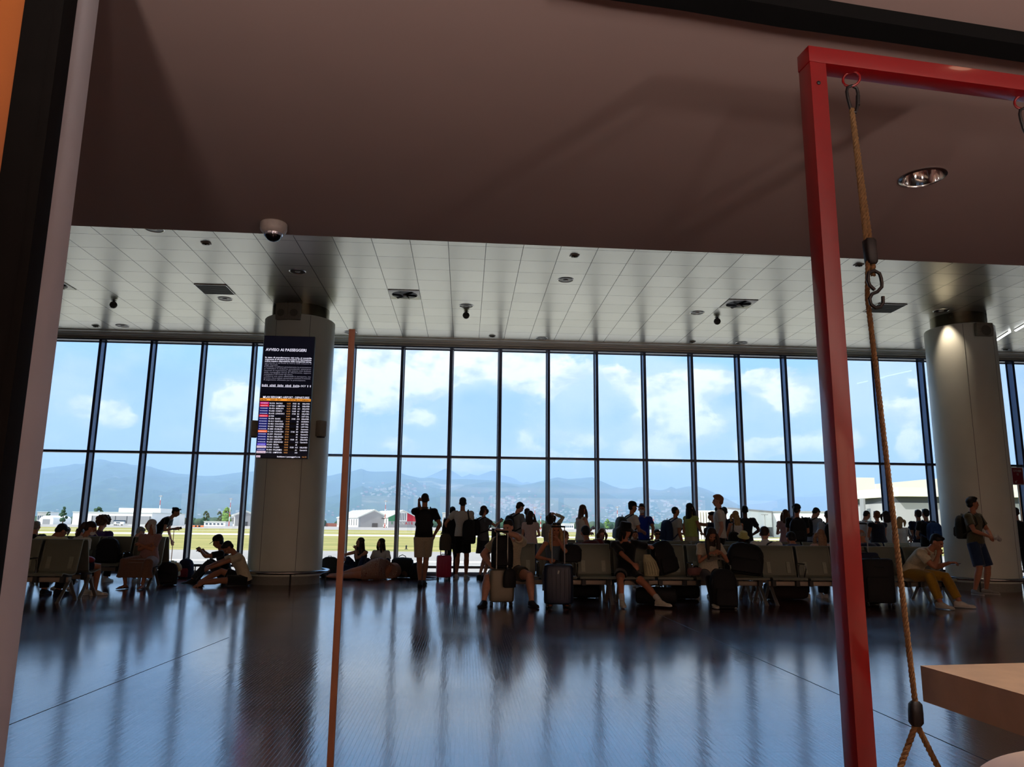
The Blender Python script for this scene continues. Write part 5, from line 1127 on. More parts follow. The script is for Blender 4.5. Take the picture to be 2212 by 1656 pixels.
        el, wr = ik(sh, tg_, la, lb, po); J[('sh', sx)], J[('el', sx)], J[('wr', sx)] = sh, el, wr
        a = .050*k*(.84 if f else 1)*(1+(fat-1)*.6)
        body.ell(sh+t1*.0, (a*1.12, a*1.1, a*1.1), n=12)
        body.tube([sh, lerp(sh, el, .4), lerp(sh, el, .85), el, lerp(el, wr, .25), lerp(el, wr, .65), wr], [a, a*.95, a*.80, a*.76, a*.80, a*.62, a*.50], 12)
        # hand
        fd = (wr-el).normalized(); hdv = V(pose.get('hand_dir%+d' % sx, fd)); hdv = (hdv*.9+fd*.1).normalized() if ('hand_dir%+d' % sx) in pose else fd
        nrm = V(pose.get('palm%+d' % sx, (-sx, 0, 0) if nm in ('down', 'down_back') else (-sx*.5, -.2, -.6 if nm not in ('ear', 'behind_head', 'chin') else .2)))
        nrm = (nrm-hdv*nrm.dot(hdv)); nrm = nrm.normalized() if nrm.length > .05 else hdv.orthogonal().normalized()
        ac = hdv.cross(nrm).normalized(); kk = .94*k if f else k; kk = max(kk, .8)
        body.loft([(wr-hdv*.008, ac*.024*kk, nrm*.019*kk), (wr+hdv*.03*kk, ac*.034*kk, nrm*.017*kk), (wr+hdv*.07*kk, ac*.041*kk, nrm*.015*kk), (wr+hdv*.088*kk, ac*.038*kk, nrm*.012*kk)], 12, 2.6)
        curl = pose.get('curl%+d' % sx, .35 if nm in ('down', 'down_back') else .8)
        for i, (off, ln) in enumerate(((-.031, .068), (-.0105, .076), (.0105, .072), (.030, .056))):
            p0 = wr+hdv*.084*kk+ac*off*kk; d1 = (hdv*cos(curl*.7)+nrm*sin(curl*.7)); d2 = (hdv*cos(curl*1.7)+nrm*sin(curl*1.7)); d3 = (hdv*cos(curl*2.6)+nrm*sin(curl*2.6)); L_ = ln*kk
            body.tube([p0, p0+d1*L_*.45, p0+d1*L_*.45+d2*L_*.32, p0+d1*L_*.45+d2*L_*.32+d3*L_*.23], [.0095*kk, .009*kk, .0085*kk, .0075*kk], 8)
        # thumb sits on the inner side when the arms hang
        ts = 1 if ac.dot(V((0, 1, .2))) > 0 else -1
        p0 = wr+hdv*.028*kk+ac*ts*.026*kk; d1 = (hdv*.65+ac*ts*.7+nrm*.35).normalized(); d2 = (hdv*.95+ac*ts*.12+nrm*(.3+curl*.3)).normalized()
        body.tube([p0, p0+d1*.036*kk, p0+d1*.036*kk+d2*.03*kk, p0+d1*.036*kk+d2*.052*kk], [.014*kk, .0115*kk, .010*kk, .008*kk], 8)
        J[('hand', sx)] = wr+hdv*.075*kk+nrm*.022*kk; J[('hd', sx)] = hdv; J[('nrm', sx)] = nrm; J[('ac', sx)] = ac
    arm(-1, pose.get('left', 'down')); arm(1, pose.get('right', 'down'))
    # legs
    lt, ls_ = .435*k, .415*k; hw_ = .088*k
    lf = (.90 if f else 1)*(1+(fat-1)*.75)
    def leg(sx, spec):
        hip = P+V((sx*hw_, 0, -.02*k)); ank, po, toe = spec; ank = V(ank); kn, ank = ik(hip, ank, lt, ls_, V(po)); J[('hip', sx)], J[('kn', sx)], J[('an', sx)] = hip, kn, ank
        body.tube([hip+V((0, 0, .0)), lerp(hip, kn, .3), lerp(hip, kn, .7), lerp(hip, kn, .92), kn, lerp(kn, ank, .1), lerp(kn, ank, .3), lerp(kn, ank, .6), lerp(kn, ank, .88), ank], [q_*k*lf for q_ in (.088, .083, .066, .056, .056, .052, .058, .046, .034, .034)], 14)
        toe = V(toe).normalized(); J[('toe', sx)] = toe; dn = V((0, 0, -1)); dn = (dn-toe*dn.dot(toe)).normalized(); sd = toe.cross(dn)
        hl = ank+dn*.045*k
        body.loft([(hl-toe*.055*k, sd*.022*k, dn*.022*k), (hl-toe*.03*k, sd*.030*k, dn*.034*k), (hl+toe*.04*k, sd*.034*k, dn*.034*k), (hl+toe*.11*k+dn*.012*k, sd*.040*k, dn*.022*k), (hl+toe*.165*k+dn*.018*k, sd*.034*k, dn*.015*k), (hl+toe*.19*k+dn*.02*k, sd*.016*k, dn*.009*k)], 12)
    st = .105*k
    legs = pose.get('legs', [((-st, -.02, .08*k), (0, 1, 0), (-.15, 1, 0)), ((st, -.02, .08*k), (0, 1, 0), (.15, 1, 0))])
    leg(-1, legs[0]); leg(1, legs[1])
    root = rm(body, 'person', skin, None, vx, 3, .5)
    root.location = (x, y, z0); root.rotation_euler = (0, 0, -radians(face)); tag(root, label, 'person', group)
    # eyes only where a face turns towards the camera
    fw_w = Matrix.Rotation(-radians(face), 3, 'Z') @ (MH @ V((0, 1, 0)))
    if fw_w.y < .35 and detail:
        for sx in (-1, 1): MB().ell(T4 @ (V((sx*.031, .0795, .006))*hs), (.0125*hs, .008*hs, .008*hs), MH, 10).build('eye', mat('eye_dark', (40, 30, 28), .2), root)
    # hair
    if hair:
        stl, hm = hair; hb = MB()
        def hh(c, r, n=16): hb.ell(T4 @ (V(c)*hs), (r[0]*hs, r[1]*hs, r[2]*hs), MH, n)
        if stl == 'buzz': hh((0, -.020, .036), (.076, .092, .080), 18); hh((0, -.045, -.01), (.066, .055, .06))
        elif stl in ('short', 'quiff', 'afro', 'bun', 'ponytail', 'long', 'bob', 'curly', 'long_front'):
            hh((0, -.022, .043), (.081, .096, .083), 18); hh((0, -.05, -.008), (.071, .055, .068))
            if stl == 'short': hh((0, .045, .092), (.05, .04, .024))
            if stl == 'quiff': hh((0, .052, .098), (.05, .042, .032)); hh((0, .0, .112), (.06, .07, .03))
            if stl in ('curly', 'afro'):
                rr = random.Random(int(x*100)+3); big = .138 if stl == 'curly' else .098
                for i in range(90):
                    a, e = rr.random()*2*pi, rr.uniform(-.5, 1.3) if stl == 'curly' else rr.uniform(.15, 1.5); rad = big*rr.uniform(.78, 1.0)
                    p = V((cos(a)*cos(e)*rad*.95, sin(a)*cos(e)*rad-.02, .03+sin(e)*rad))
                    if p.y > .06 and p.z < .06: continue
                    hh(p, (.026, .026, .026), 8)
            if stl == 'bun': hh((0, -.105, .06), (.036, .034, .036))
            if stl == 'ponytail': hb.tube([T4 @ (V(p)*hs) for p in ((0, -.09, .06), (0, -.135, .03), (.01, -.14, -.08), (.02, -.12, -.20), (.02, -.11, -.27))], [.022, .034, .036, .03, .012], 10)
            if stl in ('long', 'bob', 'long_front'):
                LL = {'long': .40, 'bob': .17, 'long_front': .36}[stl]*(extras or {}).get('hair_len', 1.0)
                dnv = (MH @ V((0, 0, -1))*.35+V((0, 0, -1))*.65).normalized() if stl != 'long_front' else V((0, 0, -1)); bk = MH @ V((0, -1, 0)); rx = MH @ V((1, 0, 0)); c0 = T4 @ V((0, -.05, .0))
                tilt_ = (-t1*.8+V((0, 0, -1))*.2).normalized(); dnv = (dnv*.5+tilt_*.5).normalized() if stl != 'long_front' else dnv
                hb.loft([(c0+bk*.0, rx*.078*hs, bk*.05*hs), (c0+dnv*LL*.3+bk*.012, rx*.088*hs, bk*.046*hs), (c0+dnv*LL*.65+bk*.03, rx*.092*hs, bk*.036*hs), (c0+dnv*LL*.9+bk*.03, rx*.078*hs, bk*.028*hs), (c0+dnv*LL*1.02+bk*.03, rx*.045*hs, bk*.015*hs)], 18, 2.6)
                for sx in (-1, 1):
                    p0 = T4 @ V((sx*.068, .015, .03)); fwd = MH @ V((0, 1, 0)); kf = .30 if stl == 'long' else .5
                    q1 = p0+dnv*LL*.45+rx*sx*.018+fwd*.02; q2 = p0+dnv*LL*.95+rx*sx*.01+fwd*(.05 if stl == 'long_front' else .0)
                    hb.tube([p0, lerp(p0, q1, .5)+rx*sx*.01, q1, q2], [.022, .034, .036 if stl != 'bob' else .03, .014], 10)
        elif stl == 'fringe_bald': hh((0, -.045, -.002), (.079, .062, .042)); 
        rm(hb, 'hair', hm, root, .0105, 2 if stl in ('curly', 'afro') else 4, .5)
    if hat:
        kind, hm = hat; b = MB()
        MT = T4 @ Matrix.Rotation(radians(-6), 4, 'X') @ Matrix.Scale(hs, 4)
        if kind in ('cap', 'cap_back'):
            b.lathe([(.092, .045), (.094, .07), (.088, .105), (.068, .135), (.035, .150), (.004, .153)], 24, (0, -.015, 0)); b.xf(Matrix.Diagonal((1, 1.12, 1, 1)))
            b.loft([(V((0, .075, .055)), V((.072, 0, 0)), V((0, 0, .005))), (V((0, .125, .050)), V((.066, 0, 0)), V((0, 0, .005))), (V((0, .165, .038)), V((.045, 0, 0)), V((0, 0, .004)))], 16)
            b.xf(MT); rm(b, 'cap', hm, root, .008, 2)
        else:
            b.lathe([(.150, .006), (.152, .012), (.108, .052), (.100, .062), (.092, .13), (.075, .150), (.01, .155)], 28, (0, -.012, 0)); b.xf(Matrix.Diagonal((1, 1.1, 1, 1))); b.xf(MT); b.build('bucket_hat', hm, root)
    # clothes
    if top:
        kind, tm = top[0], top[1]; mb = MB(); lo = {'tee': -.03, 'long_tee': -.10, 'crop': .05, 'dress': -.1, 'tank': -.03, 'shirt': -.03, 'tucked': .05}[kind]; offv = .016
        torso(mb, offv, lo, .475 if kind != 'tank' else .43, .04)
        if kind in ('tank', 'dress') and kind != 'dress':
            for sx in (-1, 1): mb.tube([Ch+Rx*sx*.09*k+Fy*.10*k, Sn+Rx*sx*.10*k+Fy*.03*k+t1*.028*k, Sn+Rx*sx*.10*k-Fy*.05*k+t1*.01*k, Ch+Rx*sx*.09*k-Fy*.09*k], .020 if len(top) < 3 else top[2], 8)
        else:
            mb.tube([Sn-t1*.01*k, Nb-t1*.004*k], [.10*k, .068*k], 14)
            fr = top[2] if len(top) > 2 else .60
            for sx in (-1, 1):
                sh, el, wr = J[('sh', sx)], J[('el', sx)], J[('wr', sx)]; a = .050*k*(.84 if f else 1)*(1+(fat-1)*.6)+.016
                mb.ell(sh, (a*1.1, a*1.08, a*1.08), n=12)
                if fr <= 1: mb.tube([lerp(Sn, sh, .5), sh, lerp(sh, el, fr*.6), lerp(sh, el, fr)], [a*.9, a*1.03, a*1.0, a*1.03], 14)
                else: mb.tube([sh, lerp(sh, el, .5), el, lerp(el, wr, .5), lerp(el, wr, .93)], [a*1.05, a*1.0, a*.9, a*.8, a*.66], 14)
        rm(mb, {'dress': 'dress_top', 'tank': 'tank_top', 'shirt': 'shirt', 'tucked': 'polo_shirt'}.get(kind, 't_shirt'), tm, root, .0105 if detail else .013, 3)
        if kind in ('shirt', 'tucked'):
            cb = MB().tube([Nb+t1*.012*k+(Rx*cos(a_)*.060+Fy*sin(a_)*.056)*k for a_ in [2*pi*i/16 for i in range(16)]], .012, 8, closed=True); cb.build('collar', tm, root)
    if bottom:
        kind, bm_ = bottom[0], bottom[1]; mb = MB()
        if kind in ('shorts', 'trousers', 'long_shorts'):
            torso(mb, .011, -.1, .13)
            for sx in (-1, 1):
                hip, kn, an = J[('hip', sx)], J[('kn', sx)], J[('an', sx)]
                if kind == 'trousers':
                    e_ = bottom[2] if len(bottom) > 2 else .93
                    mb.tube([hip, lerp(hip, kn, .35), lerp(hip, kn, .8), kn, lerp(kn, an, .3), lerp(kn, an, .7), lerp(kn, an, e_)], [q_*k*lf+.012 for q_ in (.094, .086, .066, .060, .060, .050, .048)], 14)
                else:
                    e_ = bottom[2] if len(bottom) > 2 else .62
                    mb.tube([hip, lerp(hip, kn, e_*.5), lerp(hip, kn, e_*.92), lerp(hip, kn, e_)], [q_*k*lf+.013 for q_ in (.094, .090, .088, .088)], 14)
            rm(mb, 'trousers' if kind == 'trousers' else 'shorts', bm_, root, .0105 if detail else .013, 3)
        elif kind in ('skirt', 'long_skirt'):
            e_ = bottom[2] if len(bottom) > 2 else .6
            seated = abs(J[('kn', 1)].y-J[('hip', 1)].y) > .22*k
            if seated:
                torso(mb, .012, -.1, .20)
                for sx in (-1, 1):
                    hip, kn, an = J[('hip', sx)], J[('kn', sx)], J[('an', sx)]
                    pts = [hip, lerp(hip, kn, .5), kn]+([lerp(kn, an, min(1, (e_-1)*.5)), lerp(kn, an, e_-1)] if e_ > 1 else [])
                    mb.tube(pts, [q_*k*lf for q_ in (.115, .115, .09, .105, .12)[:len(pts)]], 14)
                m1, m2 = lerp(J[('hip', -1)], J[('hip', 1)], .5), lerp(J[('kn', -1)], J[('kn', 1)], .5)
                wk = (J[('kn', 1)]-J[('kn', -1)]).length/2+.02
                if e_ > 1:
                    m3 = lerp(m2, lerp(J[('an', -1)], J[('an', 1)], .5), e_-1); mb.loft([(m2+V((0, -.05, .0)), V((wk*1.05, 0, 0)), V((0, .09, 0))), (lerp(m2, m3, .5), V((wk*1.2, 0, 0)), V((0, .11, 0))), (m3, V((wk*1.35, 0, 0)), V((0, .13, 0)))], 18)
                mb.loft([(m1, V((.13*k, 0, 0)), V((0, 0, .07*k))), (m2-V((0, .03, 0)), V((wk, 0, 0)), V((0, 0, .05*k)))], 16, 2.5)
            else:
                b0 = P+V((0, 0, .13*k)); hm2 = lerp(J[('hip', 1)], J[('kn', 1)], min(e_, 1)) if e_ <= 1 else lerp(J[('kn', 1)], J[('an', 1)], e_-1)
                cx_, cy_ = P.x, P.y
                mb.loft([(b0, V((wz*k+.014, 0, 0)), V((0, dp*k+.014, 0))), (P, V((hz_*k+.018, 0, 0)), V((0, dp*1.15*k+.018, 0))), (V((cx_, cy_+.01, lerp(P.z, hm2.z, .5))), V((hz_*k*1.06+.02, 0, 0)), V((0, dp*1.25*k+.03, 0))), (V((cx_, cy_+.01, hm2.z)), V((hz_*k*1.16+.02, 0, 0)), V((0, dp*1.4*k+.04, 0)))], 24)
            rm(mb, 'skirt', bm_, root, .0105, 3)
    if shoes:
        kd, sc_ = shoes; sm = mat('shoe_%d_%d_%d' % sc_, sc_, .6, 0, .1, 30); sole_m = mat('sole_white', (216, 214, 206), .6) if sum(sc_) > 200 or kd == 'sneaker_ws' else mat('sole_dark', (30, 28, 28), .6)
        for sx in (-1, 1):
            an, toe = J[('an', sx)], J[('toe', sx)]; dn = V((0, 0, -1)); dn = (dn-toe*dn.dot(toe)).normalized(); sd = toe.cross(dn); kk = k; mb = MB()
            if kd.startswith('sneaker') or kd == 'shoe':
                mb.loft([(an-toe*.078*kk+dn*.035*kk, sd*.020*kk, dn*.030*kk), (an-toe*.06*kk+dn*.030*kk, sd*.036*kk, dn*.044*kk), (an+toe*.0*kk+dn*.024*kk, sd*.044*kk, dn*.052*kk), (an+toe*.05*kk+dn*.034*kk, sd*.044*kk, dn*.042*kk), (an+toe*.11*kk+dn*.050*kk, sd*.048*kk, dn*.028*kk), (an+toe*.175*kk+dn*.054*kk, sd*.043*kk, dn*.024*kk), (an+toe*.205*kk+dn*.060*kk, sd*.022*kk, dn*.014*kk)], 18, 2.3)
                sh_ = mb.build('shoe', sm, root)
                MB().loft([(an-toe*.080*kk+dn*.069*kk, sd*.026*kk, dn*.010*kk), (an-toe*.06*kk+dn*.069*kk, sd*.038*kk, dn*.012*kk), (an+toe*.04*kk+dn*.069*kk, sd*.042*kk, dn*.011*kk), (an+toe*.12*kk+dn*.069*kk, sd*.050*kk, dn*.011*kk), (an+toe*.19*kk+dn*.069*kk, sd*.040*kk, dn*.011*kk), (an+toe*.212*kk+dn*.067*kk, sd*.016*kk, dn*.008*kk)], 16, 2.6).build('sole', sole_m, sh_)
                if kd == 'sneaker_sock': MB().tube([an+dn*.0, lerp(an, J[('kn', sx)], .30)], [.042*kk, .050*kk], 14).build('sock', mat('white_sock', (206, 200, 188), .9), root)
            elif kd == 'sandal':
                sh_ = MB().loft([(an-toe*.075*kk+dn*.072*kk, sd*.026*kk, dn*.010*kk), (an+toe*.04*kk+dn*.072*kk, sd*.038*kk, dn*.010*kk), (an+toe*.14*kk+dn*.072*kk, sd*.046*kk, dn*.010*kk), (an+toe*.205*kk+dn*.072*kk, sd*.024*kk, dn*.009*kk)], 16).build('sandal', sm, root)
                for q_ in (.05, .13): MB().tube([an+toe*q_*kk+dn*.066*kk+sd*.044*kk, an+toe*q_*kk+dn*(.010+q_*.22)*kk, an+toe*q_*kk+dn*.066*kk-sd*.044*kk], .010*kk, 6).build('strap', sm, sh_)
    J.update(P=P, Sn=Sn, Nb=Nb, Hc=Hc, MH=MH, T4=T4, Fy=Fy, Rx=Rx, t1=t1, Ch=Ch, s=s, hs=hs, root=root, cz=cz, dp=dp, loc=(x, y, z0), rot=-radians(face))
    return J
def held(J, sx, name, label, cat, size, m, tilt=(0, 0, 0), off=(0, 0, 0)):
    """a thing held in a hand"""
    t = thing(name, label, cat, J['loc'], J['rot']); p = J[('hand', sx)]+V(off); hdv, nrm, ac = J[('hd', sx)], J[('nrm', sx)], J[('ac', sx)]
    M = Matrix.Translation(p) @ Matrix((ac, hdv, nrm)).transposed().to_4x4() @ Matrix.Rotation(tilt[0], 4, 'X') @ Matrix.Rotation(tilt[1], 4, 'Y') @ Matrix.Rotation(tilt[2], 4, 'Z')
    MB().box(-size[0]/2, size[0]/2, -size[1]/2, size[1]/2, -size[2]/2, size[2]/2, min(size)*.3, M=M).build('body', m, t)
    if cat == 'phone': MB().box(-size[0]*.46, size[0]*.46, -size[1]*.46, size[1]*.46, size[2]/2-.001, size[2]/2+.0006, M=M).build('display', mat('phone_screen', (20, 22, 30), .1, emis=(120, 130, 150), es=.12), t, smooth=False)
    return t
def phone(J, sx, who): return held(J, sx, 'phone', 'dark smartphone held by '+who, 'phone', (.075, .15, .009), M_BLACK)
def pack(J, label, m, w=.31, h=.46, d=.17, low=0.0, one=None, cat='backpack', name='backpack'):
    """a backpack on a back (one: hangs from one shoulder, +1 right, -1 left)"""
    t = thing(name, label, cat, J['loc'], J['rot']); Sn, Fy, Rx, t1, k, dp = J['Sn'], J['Fy'], J['Rx'], J['t1'], J['s'], J['dp']
    c = Sn-Fy*(dp*k+d/2+.035)-t1*(h*.5+.0+low)
    if one: c = Sn+Rx*one*(.17*k)-Fy*(dp*k*.6+d/2+.03)-t1*(h*.5+.06+low)
    rg = []
    for z, kx, ky in ((-.5, .72, .6), (-.46, .94, .9), (-.25, 1, 1), (.1, 1, .95), (.33, .92, .8), (.45, .7, .6), (.5, .35, .3)): rg.append((c+t1*z*h, Rx*w/2*kx, Fy*d/2*ky))
    MB().loft(rg, 22, 3.0).build('body', m, t)
    MB().loft([(c-t1*.40*h-Fy*d*.48, Rx*w*.36, Fy*.02), (c-t1*.34*h-Fy*d*.52, Rx*w*.38, Fy*d*.2), (c-t1*.05*h-Fy*d*.5, Rx*w*.37, Fy*d*.17), (c+t1*.02*h-Fy*d*.46, Rx*w*.32, Fy*.02)], 18, 3.2).build('front_pocket', m, t)
    MB().tube([c+t1*h*.46+Rx*.03+Fy*d*.1, c+t1*h*.56+Rx*.02+Fy*d*.1, c+t1*h*.56-Rx*.02+Fy*d*.1, c+t1*h*.46-Rx*.03+Fy*d*.1], .007, 6).build('top_loop', M_BLACK, t)
    r = .108*k
    for sx in ((-1, 1) if not one else (one,)):
        b = Sn+Rx*sx*r*(1.0 if not one else 1.15)
        MB().tube([c+t1*h*.40+Rx*sx*min(w*.25, .08)*(0 if one else 1)+Fy*d*.3, b-Fy*(dp*k*.75+.02)+t1*.012, b+t1*.052*k-Fy*.01, b+Fy*(dp*k*.70+.03)-t1*.035*k, b+Fy*(dp*k+.035)-t1*.16*k+Rx*sx*.02, b+Rx*sx*.055*k+Fy*.03-t1*.27*k, c-t1*h*.34+Rx*sx*w*.42*(0 if one else 1)+Fy*d*.4], .0135, 8).build('strap', m, t)
    return t
def stand(px, py, h, stoop=0.0, Y=None):
    """floor spot of a standing person whose head top shows at (px, py)"""
    d = ray(px, py); 
    if Y is None: Y = (h-stoop-EYE)*d.y/d.z
    return d.x*Y/d.y, Y
# ---- who is where
def TL_(x, y, face, p):   # world point -> a person's own frame
    a = radians(face); dx, dy = p[0]-x, p[1]-y
    return V((dx*cos(a)-dy*sin(a), dx*sin(a)+dy*cos(a), p[2]))
def cl(n, c): return cloth(n, c)
C_BLK, C_WHT, C_NAVY, C_OLV = cl('black', (22, 22, 25)), cl('white', (226, 222, 212)), cl('navy', (28, 38, 72)), cl('olive', (96, 90, 66))
def walkleg(sx, y, h=1.75, toe=None): return ((sx*.10*h/1.75, y, .08*h/1.75), (0, 1, 0), toe or (sx*.15, 1, 0))
SIT = .475
def seated(px, py, face, Yc, label, dz=0.0, spread=.12, foot=.40, knee_out=.2, xoff=0.0, hmax=None, **kw):
    """someone on a bench: head top shown at (px, py)"""
    front = 90 < face % 360 < 270
    y = Yc-.33 if front else Yc+.35; x = atY(px, y, py)+xoff
    zt_ = ony(px, py, y).z+dz; lean = kw.get('pose', {}).get('lean', 8); hp = kw.get('pose', {}).get('head_pitch', 0)
    k = (zt_-SIT-.015)/(.60*cos(radians(lean))+.225*cos(radians(hp*.7))); h = 1.75*k
    pose = dict(kw.pop('pose', {})); pose.setdefault('lean', 8); pose['pelvis'] = (0, 0, SIT)
    ak = .078*k
    pose.setdefault('legs', [((-spread, foot, ak), (-knee_out, .5, 1), (-.15, 1, 0)), ((spread, foot, ak), (knee_out, .5, 1), (.15, 1, 0))])
    pose.setdefault('left', 'lap'); pose.setdefault('right', 'lap')
    # hips move so that the head lands on the mark
    J = person(label, x, y, face, h, pose=pose, **kw); return J

# big man with the silver suitcase
xm_, ym_ = atY(1098, YC-.36, 1200), YC-.36
c = onz(1083, 1309, 0); hx = (c.x+.0, c.y+.03, 1.07)
J = person('stocky man in a cream t-shirt gripping the handle of the silver-grey suitcase', xm_, ym_, 180, 1.74, pose=dict(pelvis=(0, 0, .475), lean=14, side=0, head_yaw=28, head_pitch=14,
     left=(TL_(xm_, ym_, 180, hx)-V((0, .09, -.01)), (-1, 0, -.3)), right=(V((.27, .28, .56)), (1, -.3, 0)), **{'curl-1': 1.1},
     legs=[((-.31, .60, .08), (-.6, .4, 1), (-.35, 1, 0)), ((.38, .62, .08), (.7, .4, 1), (.35, 1, 0))]),
     skin=SKIN_L, hair=('short', mat('hair_dark_grey', (44, 40, 38), .7, 0, .3, 40)), top=('long_tee', cl('cream', (206, 192, 160)), .62), bottom=('shorts', cl('olive_grey', (72, 70, 58)), .62), shoes=('sneaker', (30, 32, 38)), fat=1.22)
# blonde woman behind the navy suitcase
xw, yw = atY(1198, YC-.36, 1200), YC-.36
J = person('blonde woman in a grey-blue dress with sunglasses on her head, behind the navy suitcase', xw, yw, 180, 1.62, pose=dict(pelvis=(0, 0, .475), lean=10, head_pitch=8, head_yaw=-4, right=(V((.12, .30, .66)), (1, -.3, -.4)), left=(V((-.02, .26, .96)), (-.6, .2, -1)), **{'curl-1': 1.0},
     legs=[((-.10, .46, .08), (-.2, .5, 1), (-.1, 1, 0)), ((.12, .44, .08), (.2, .5, 1), (.1, 1, 0))]),
     skin=SKIN_T, hair=('long_front', HAIR_BL), top=('tank', cl('grey_blue', (92, 108, 122))), bottom=('long_skirt', cl('grey_blue', (92, 108, 122)), 1.62), shoes=('sandal', (40, 36, 34)), female=True)
sg = thing('sunglasses', 'dark sunglasses resting on the head of the blonde woman', 'sunglasses', J['loc'], J['rot']); T4 = J['T4'] @ Matrix.Scale(J['hs'], 4)
MB().ell(T4 @ V((-.034, .060, .112)), (.032, .014, .020), J['MH']).tube([T4 @ V((-.02, .066, .114)), T4 @ V((.02, .066, .114))], .005, 6).ell(T4 @ V((.034, .060, .112)), (.032, .014, .020), J['MH']).build('lenses', M_BLACK, sg)
for sx in (-1, 1): MB().tube([T4 @ V((sx*.062, .06, .11)), T4 @ V((sx*.09, .0, .07)), T4 @ V((sx*.09, -.03, .05))], .004, 6).build('temple', M_BLACK, sg)
phone(J, 1, 'the blonde woman in her lap')
# bucket hat
xg, yg = atY(1352, YC-.36, 1180), YC-.36
J = person('person in a black bucket hat, black t-shirt, shorts and white socks, looking aside', xg, yg, 180, 1.60, pose=dict(pelvis=(0, 0, .475), lean=6, side=3, head_yaw=-42, head_pitch=4, right=(V((-.03, .40, .60)), (1, -.2, -.3)), left=(V((-.36, .18, .86)), (-1, -.4, -.2)), **{'curl+1': .5, 'curl-1': .7},
     legs=[((-.36, .66, .085), (-.5, .5, 1), (-1, .9, 0)), ((.20, .62, .085), (.3, .5, 1), (.05, 1, 0))]),
     skin=SKIN_T, hair=('bob', HAIR_K), top=('long_tee', C_BLK, .75), bottom=('shorts', C_BLK, .55), shoes=('sneaker_sock', (216, 206, 182)), hat=('bucket', cl('hat_black', (18, 18, 20))))
sp_ = thing('jacket', 'cream jacket with dark pinstripes bundled beside the person in the bucket hat', 'jacket', (CX_(2)-.34, YC-.46, .56)); MB().loft([(V((0, 0, -.14)), V((.11, 0, 0)), V((0, .07, 0))), (V((.0, 0, -.05)), V((.12, 0, 0)), V((0, .085, 0))), (V((-.03, 0, .08)), V((.10, 0, 0)), V((0, .075, 0))), (V((-.07, -.01, .18)), V((.05, 0, 0)), V((0, .04, 0)))], 24).build('cloth', None or mat('pinstripe_cream', (208, 200, 156), .9, 0, .1, 30), sp_)
for k in range(5): MB().tube([V((-.085+k*.04, -.086, -.12)), V((-.085+k*.04-.01, -.094, -.04)), V((-.085+k*.035-.03, -.086, .07))], .0025, 5).build('pinstripe', M_DARK, sp_)
# long haired girl
xl, yl = atY(1528, YC-.40, 1180), YC-.40
J = person('girl with very long dark hair bowed over her hands, white t-shirt and black trousers', xl, yl, 180, 1.60, pose=dict(pelvis=(0, 0, .475), lean=16, head_pitch=38, right=(V((.05, .30, .78)), (.7, -.2, -1)), left=(V((-.11, .28, .80)), (-.7, -.2, -1)), **{'hand_dir+1': (-1, .3, .1), 'hand_dir-1': (.7, .6, .1)},
     legs=[((-.14, .50, .08), (-.1, .5, 1), (-.1, 1, 0)), ((.12, .58, .08), (.1, .5, 1), (.05, 1, 0))]),
     skin=SKIN_M, hair=('long_front', HAIR_B), top=('tee', cl('offwhite', (204, 196, 172)), .6), bottom=('trousers', C_BLK), shoes=('sneaker', (206, 200, 176)), female=True, extras=dict(hair_len=1.1))
tk = thing('paper', 'pale folded paper on the lap of the long-haired girl', 'paper', J['loc'], J['rot']); MB().sheet(lambda u, v: V((-.14+.28*u, .24+.15*v, .665+.02*sin(u*5)+.10*(1-v)*.5)), 10, 6).build('sheet', mat('grey_paper', (150, 144, 128), .8), tk)
# man in mustard trousers
xy, yy = atY(1966, YC-.36, 1220), YC-.36
J = person('man in a cream polo shirt and mustard trousers leaning over his phone', xy, yy, 152, 1.74, pose=dict(pelvis=(0, 0, .475), lean=42, head_pitch=30, head_yaw=-10, left=(V((-.30, .46, .66)), (-.6, -.4, -1)), right='chin', **{'hand_dir-1': (-.9, .5, .0)},
     legs=[((-.22, .60, .085), (-.4, .5, 1), (-.5, 1, 0)), ((.22, .56, .085), (.2, .5, 1), (.1, 1, 0))]),
     skin=SKIN_M, hair=('short', HAIR_K), top=('shirt', cl('cream_polo', (216, 204, 172)), .62), bottom=('trousers', cl('mustard', (170, 128, 36)), .86), shoes=('sneaker', (222, 216, 204)), fat=1.12)
phone(J, -1, 'the man in mustard trousers')

# second row, seen from behind
seated(1226, 1140, 0, YC, 'small child with short reddish hair sitting left of the man in dark red', skin=SKIN_L, hair=('buzz', HAIR_R), top=('tee', C_WHT), bottom=('shorts', C_NAVY), pose=dict(head_yaw=50, head_pitch=10, lean=4, side=8), detail=1, xoff=-.12)
seated(1264, 1128, 0, YC, 'man in a dark red t-shirt with short black hair, seen from behind', skin=SKIN_M, hair=('short', HAIR_K), top=('tee', cl('dark_red', (92, 26, 26))), bottom=('trousers', C_BLK), pose=dict(lean=28, head_pitch=30, side=-12), fat=1.15, xoff=.16)
seated(1530, 1134, 0, YC, 'dark-haired person hidden behind the long-haired girl', skin=SKIN_M, hair=('short', HAIR_K), top=('tee', C_BLK), bottom=('trousers', C_BLK), pose=dict(lean=6))
J = seated(1664, 1131, 0, YC, 'man in a white shirt with a dark strap across his back, seated facing away', skin=SKIN_L, hair=('short', HAIR_B), top=('shirt', C_WHT), bottom=('trousers', C_NAVY), pose=dict(lean=30, head_yaw=28, head_pitch=34), fat=1.18)
ss = thing('shoulder_strap', 'dark diagonal strap across the back of the man in the white shirt', 'strap', J['loc'], J['rot']); dpp = J['dp']*J['s']+.03
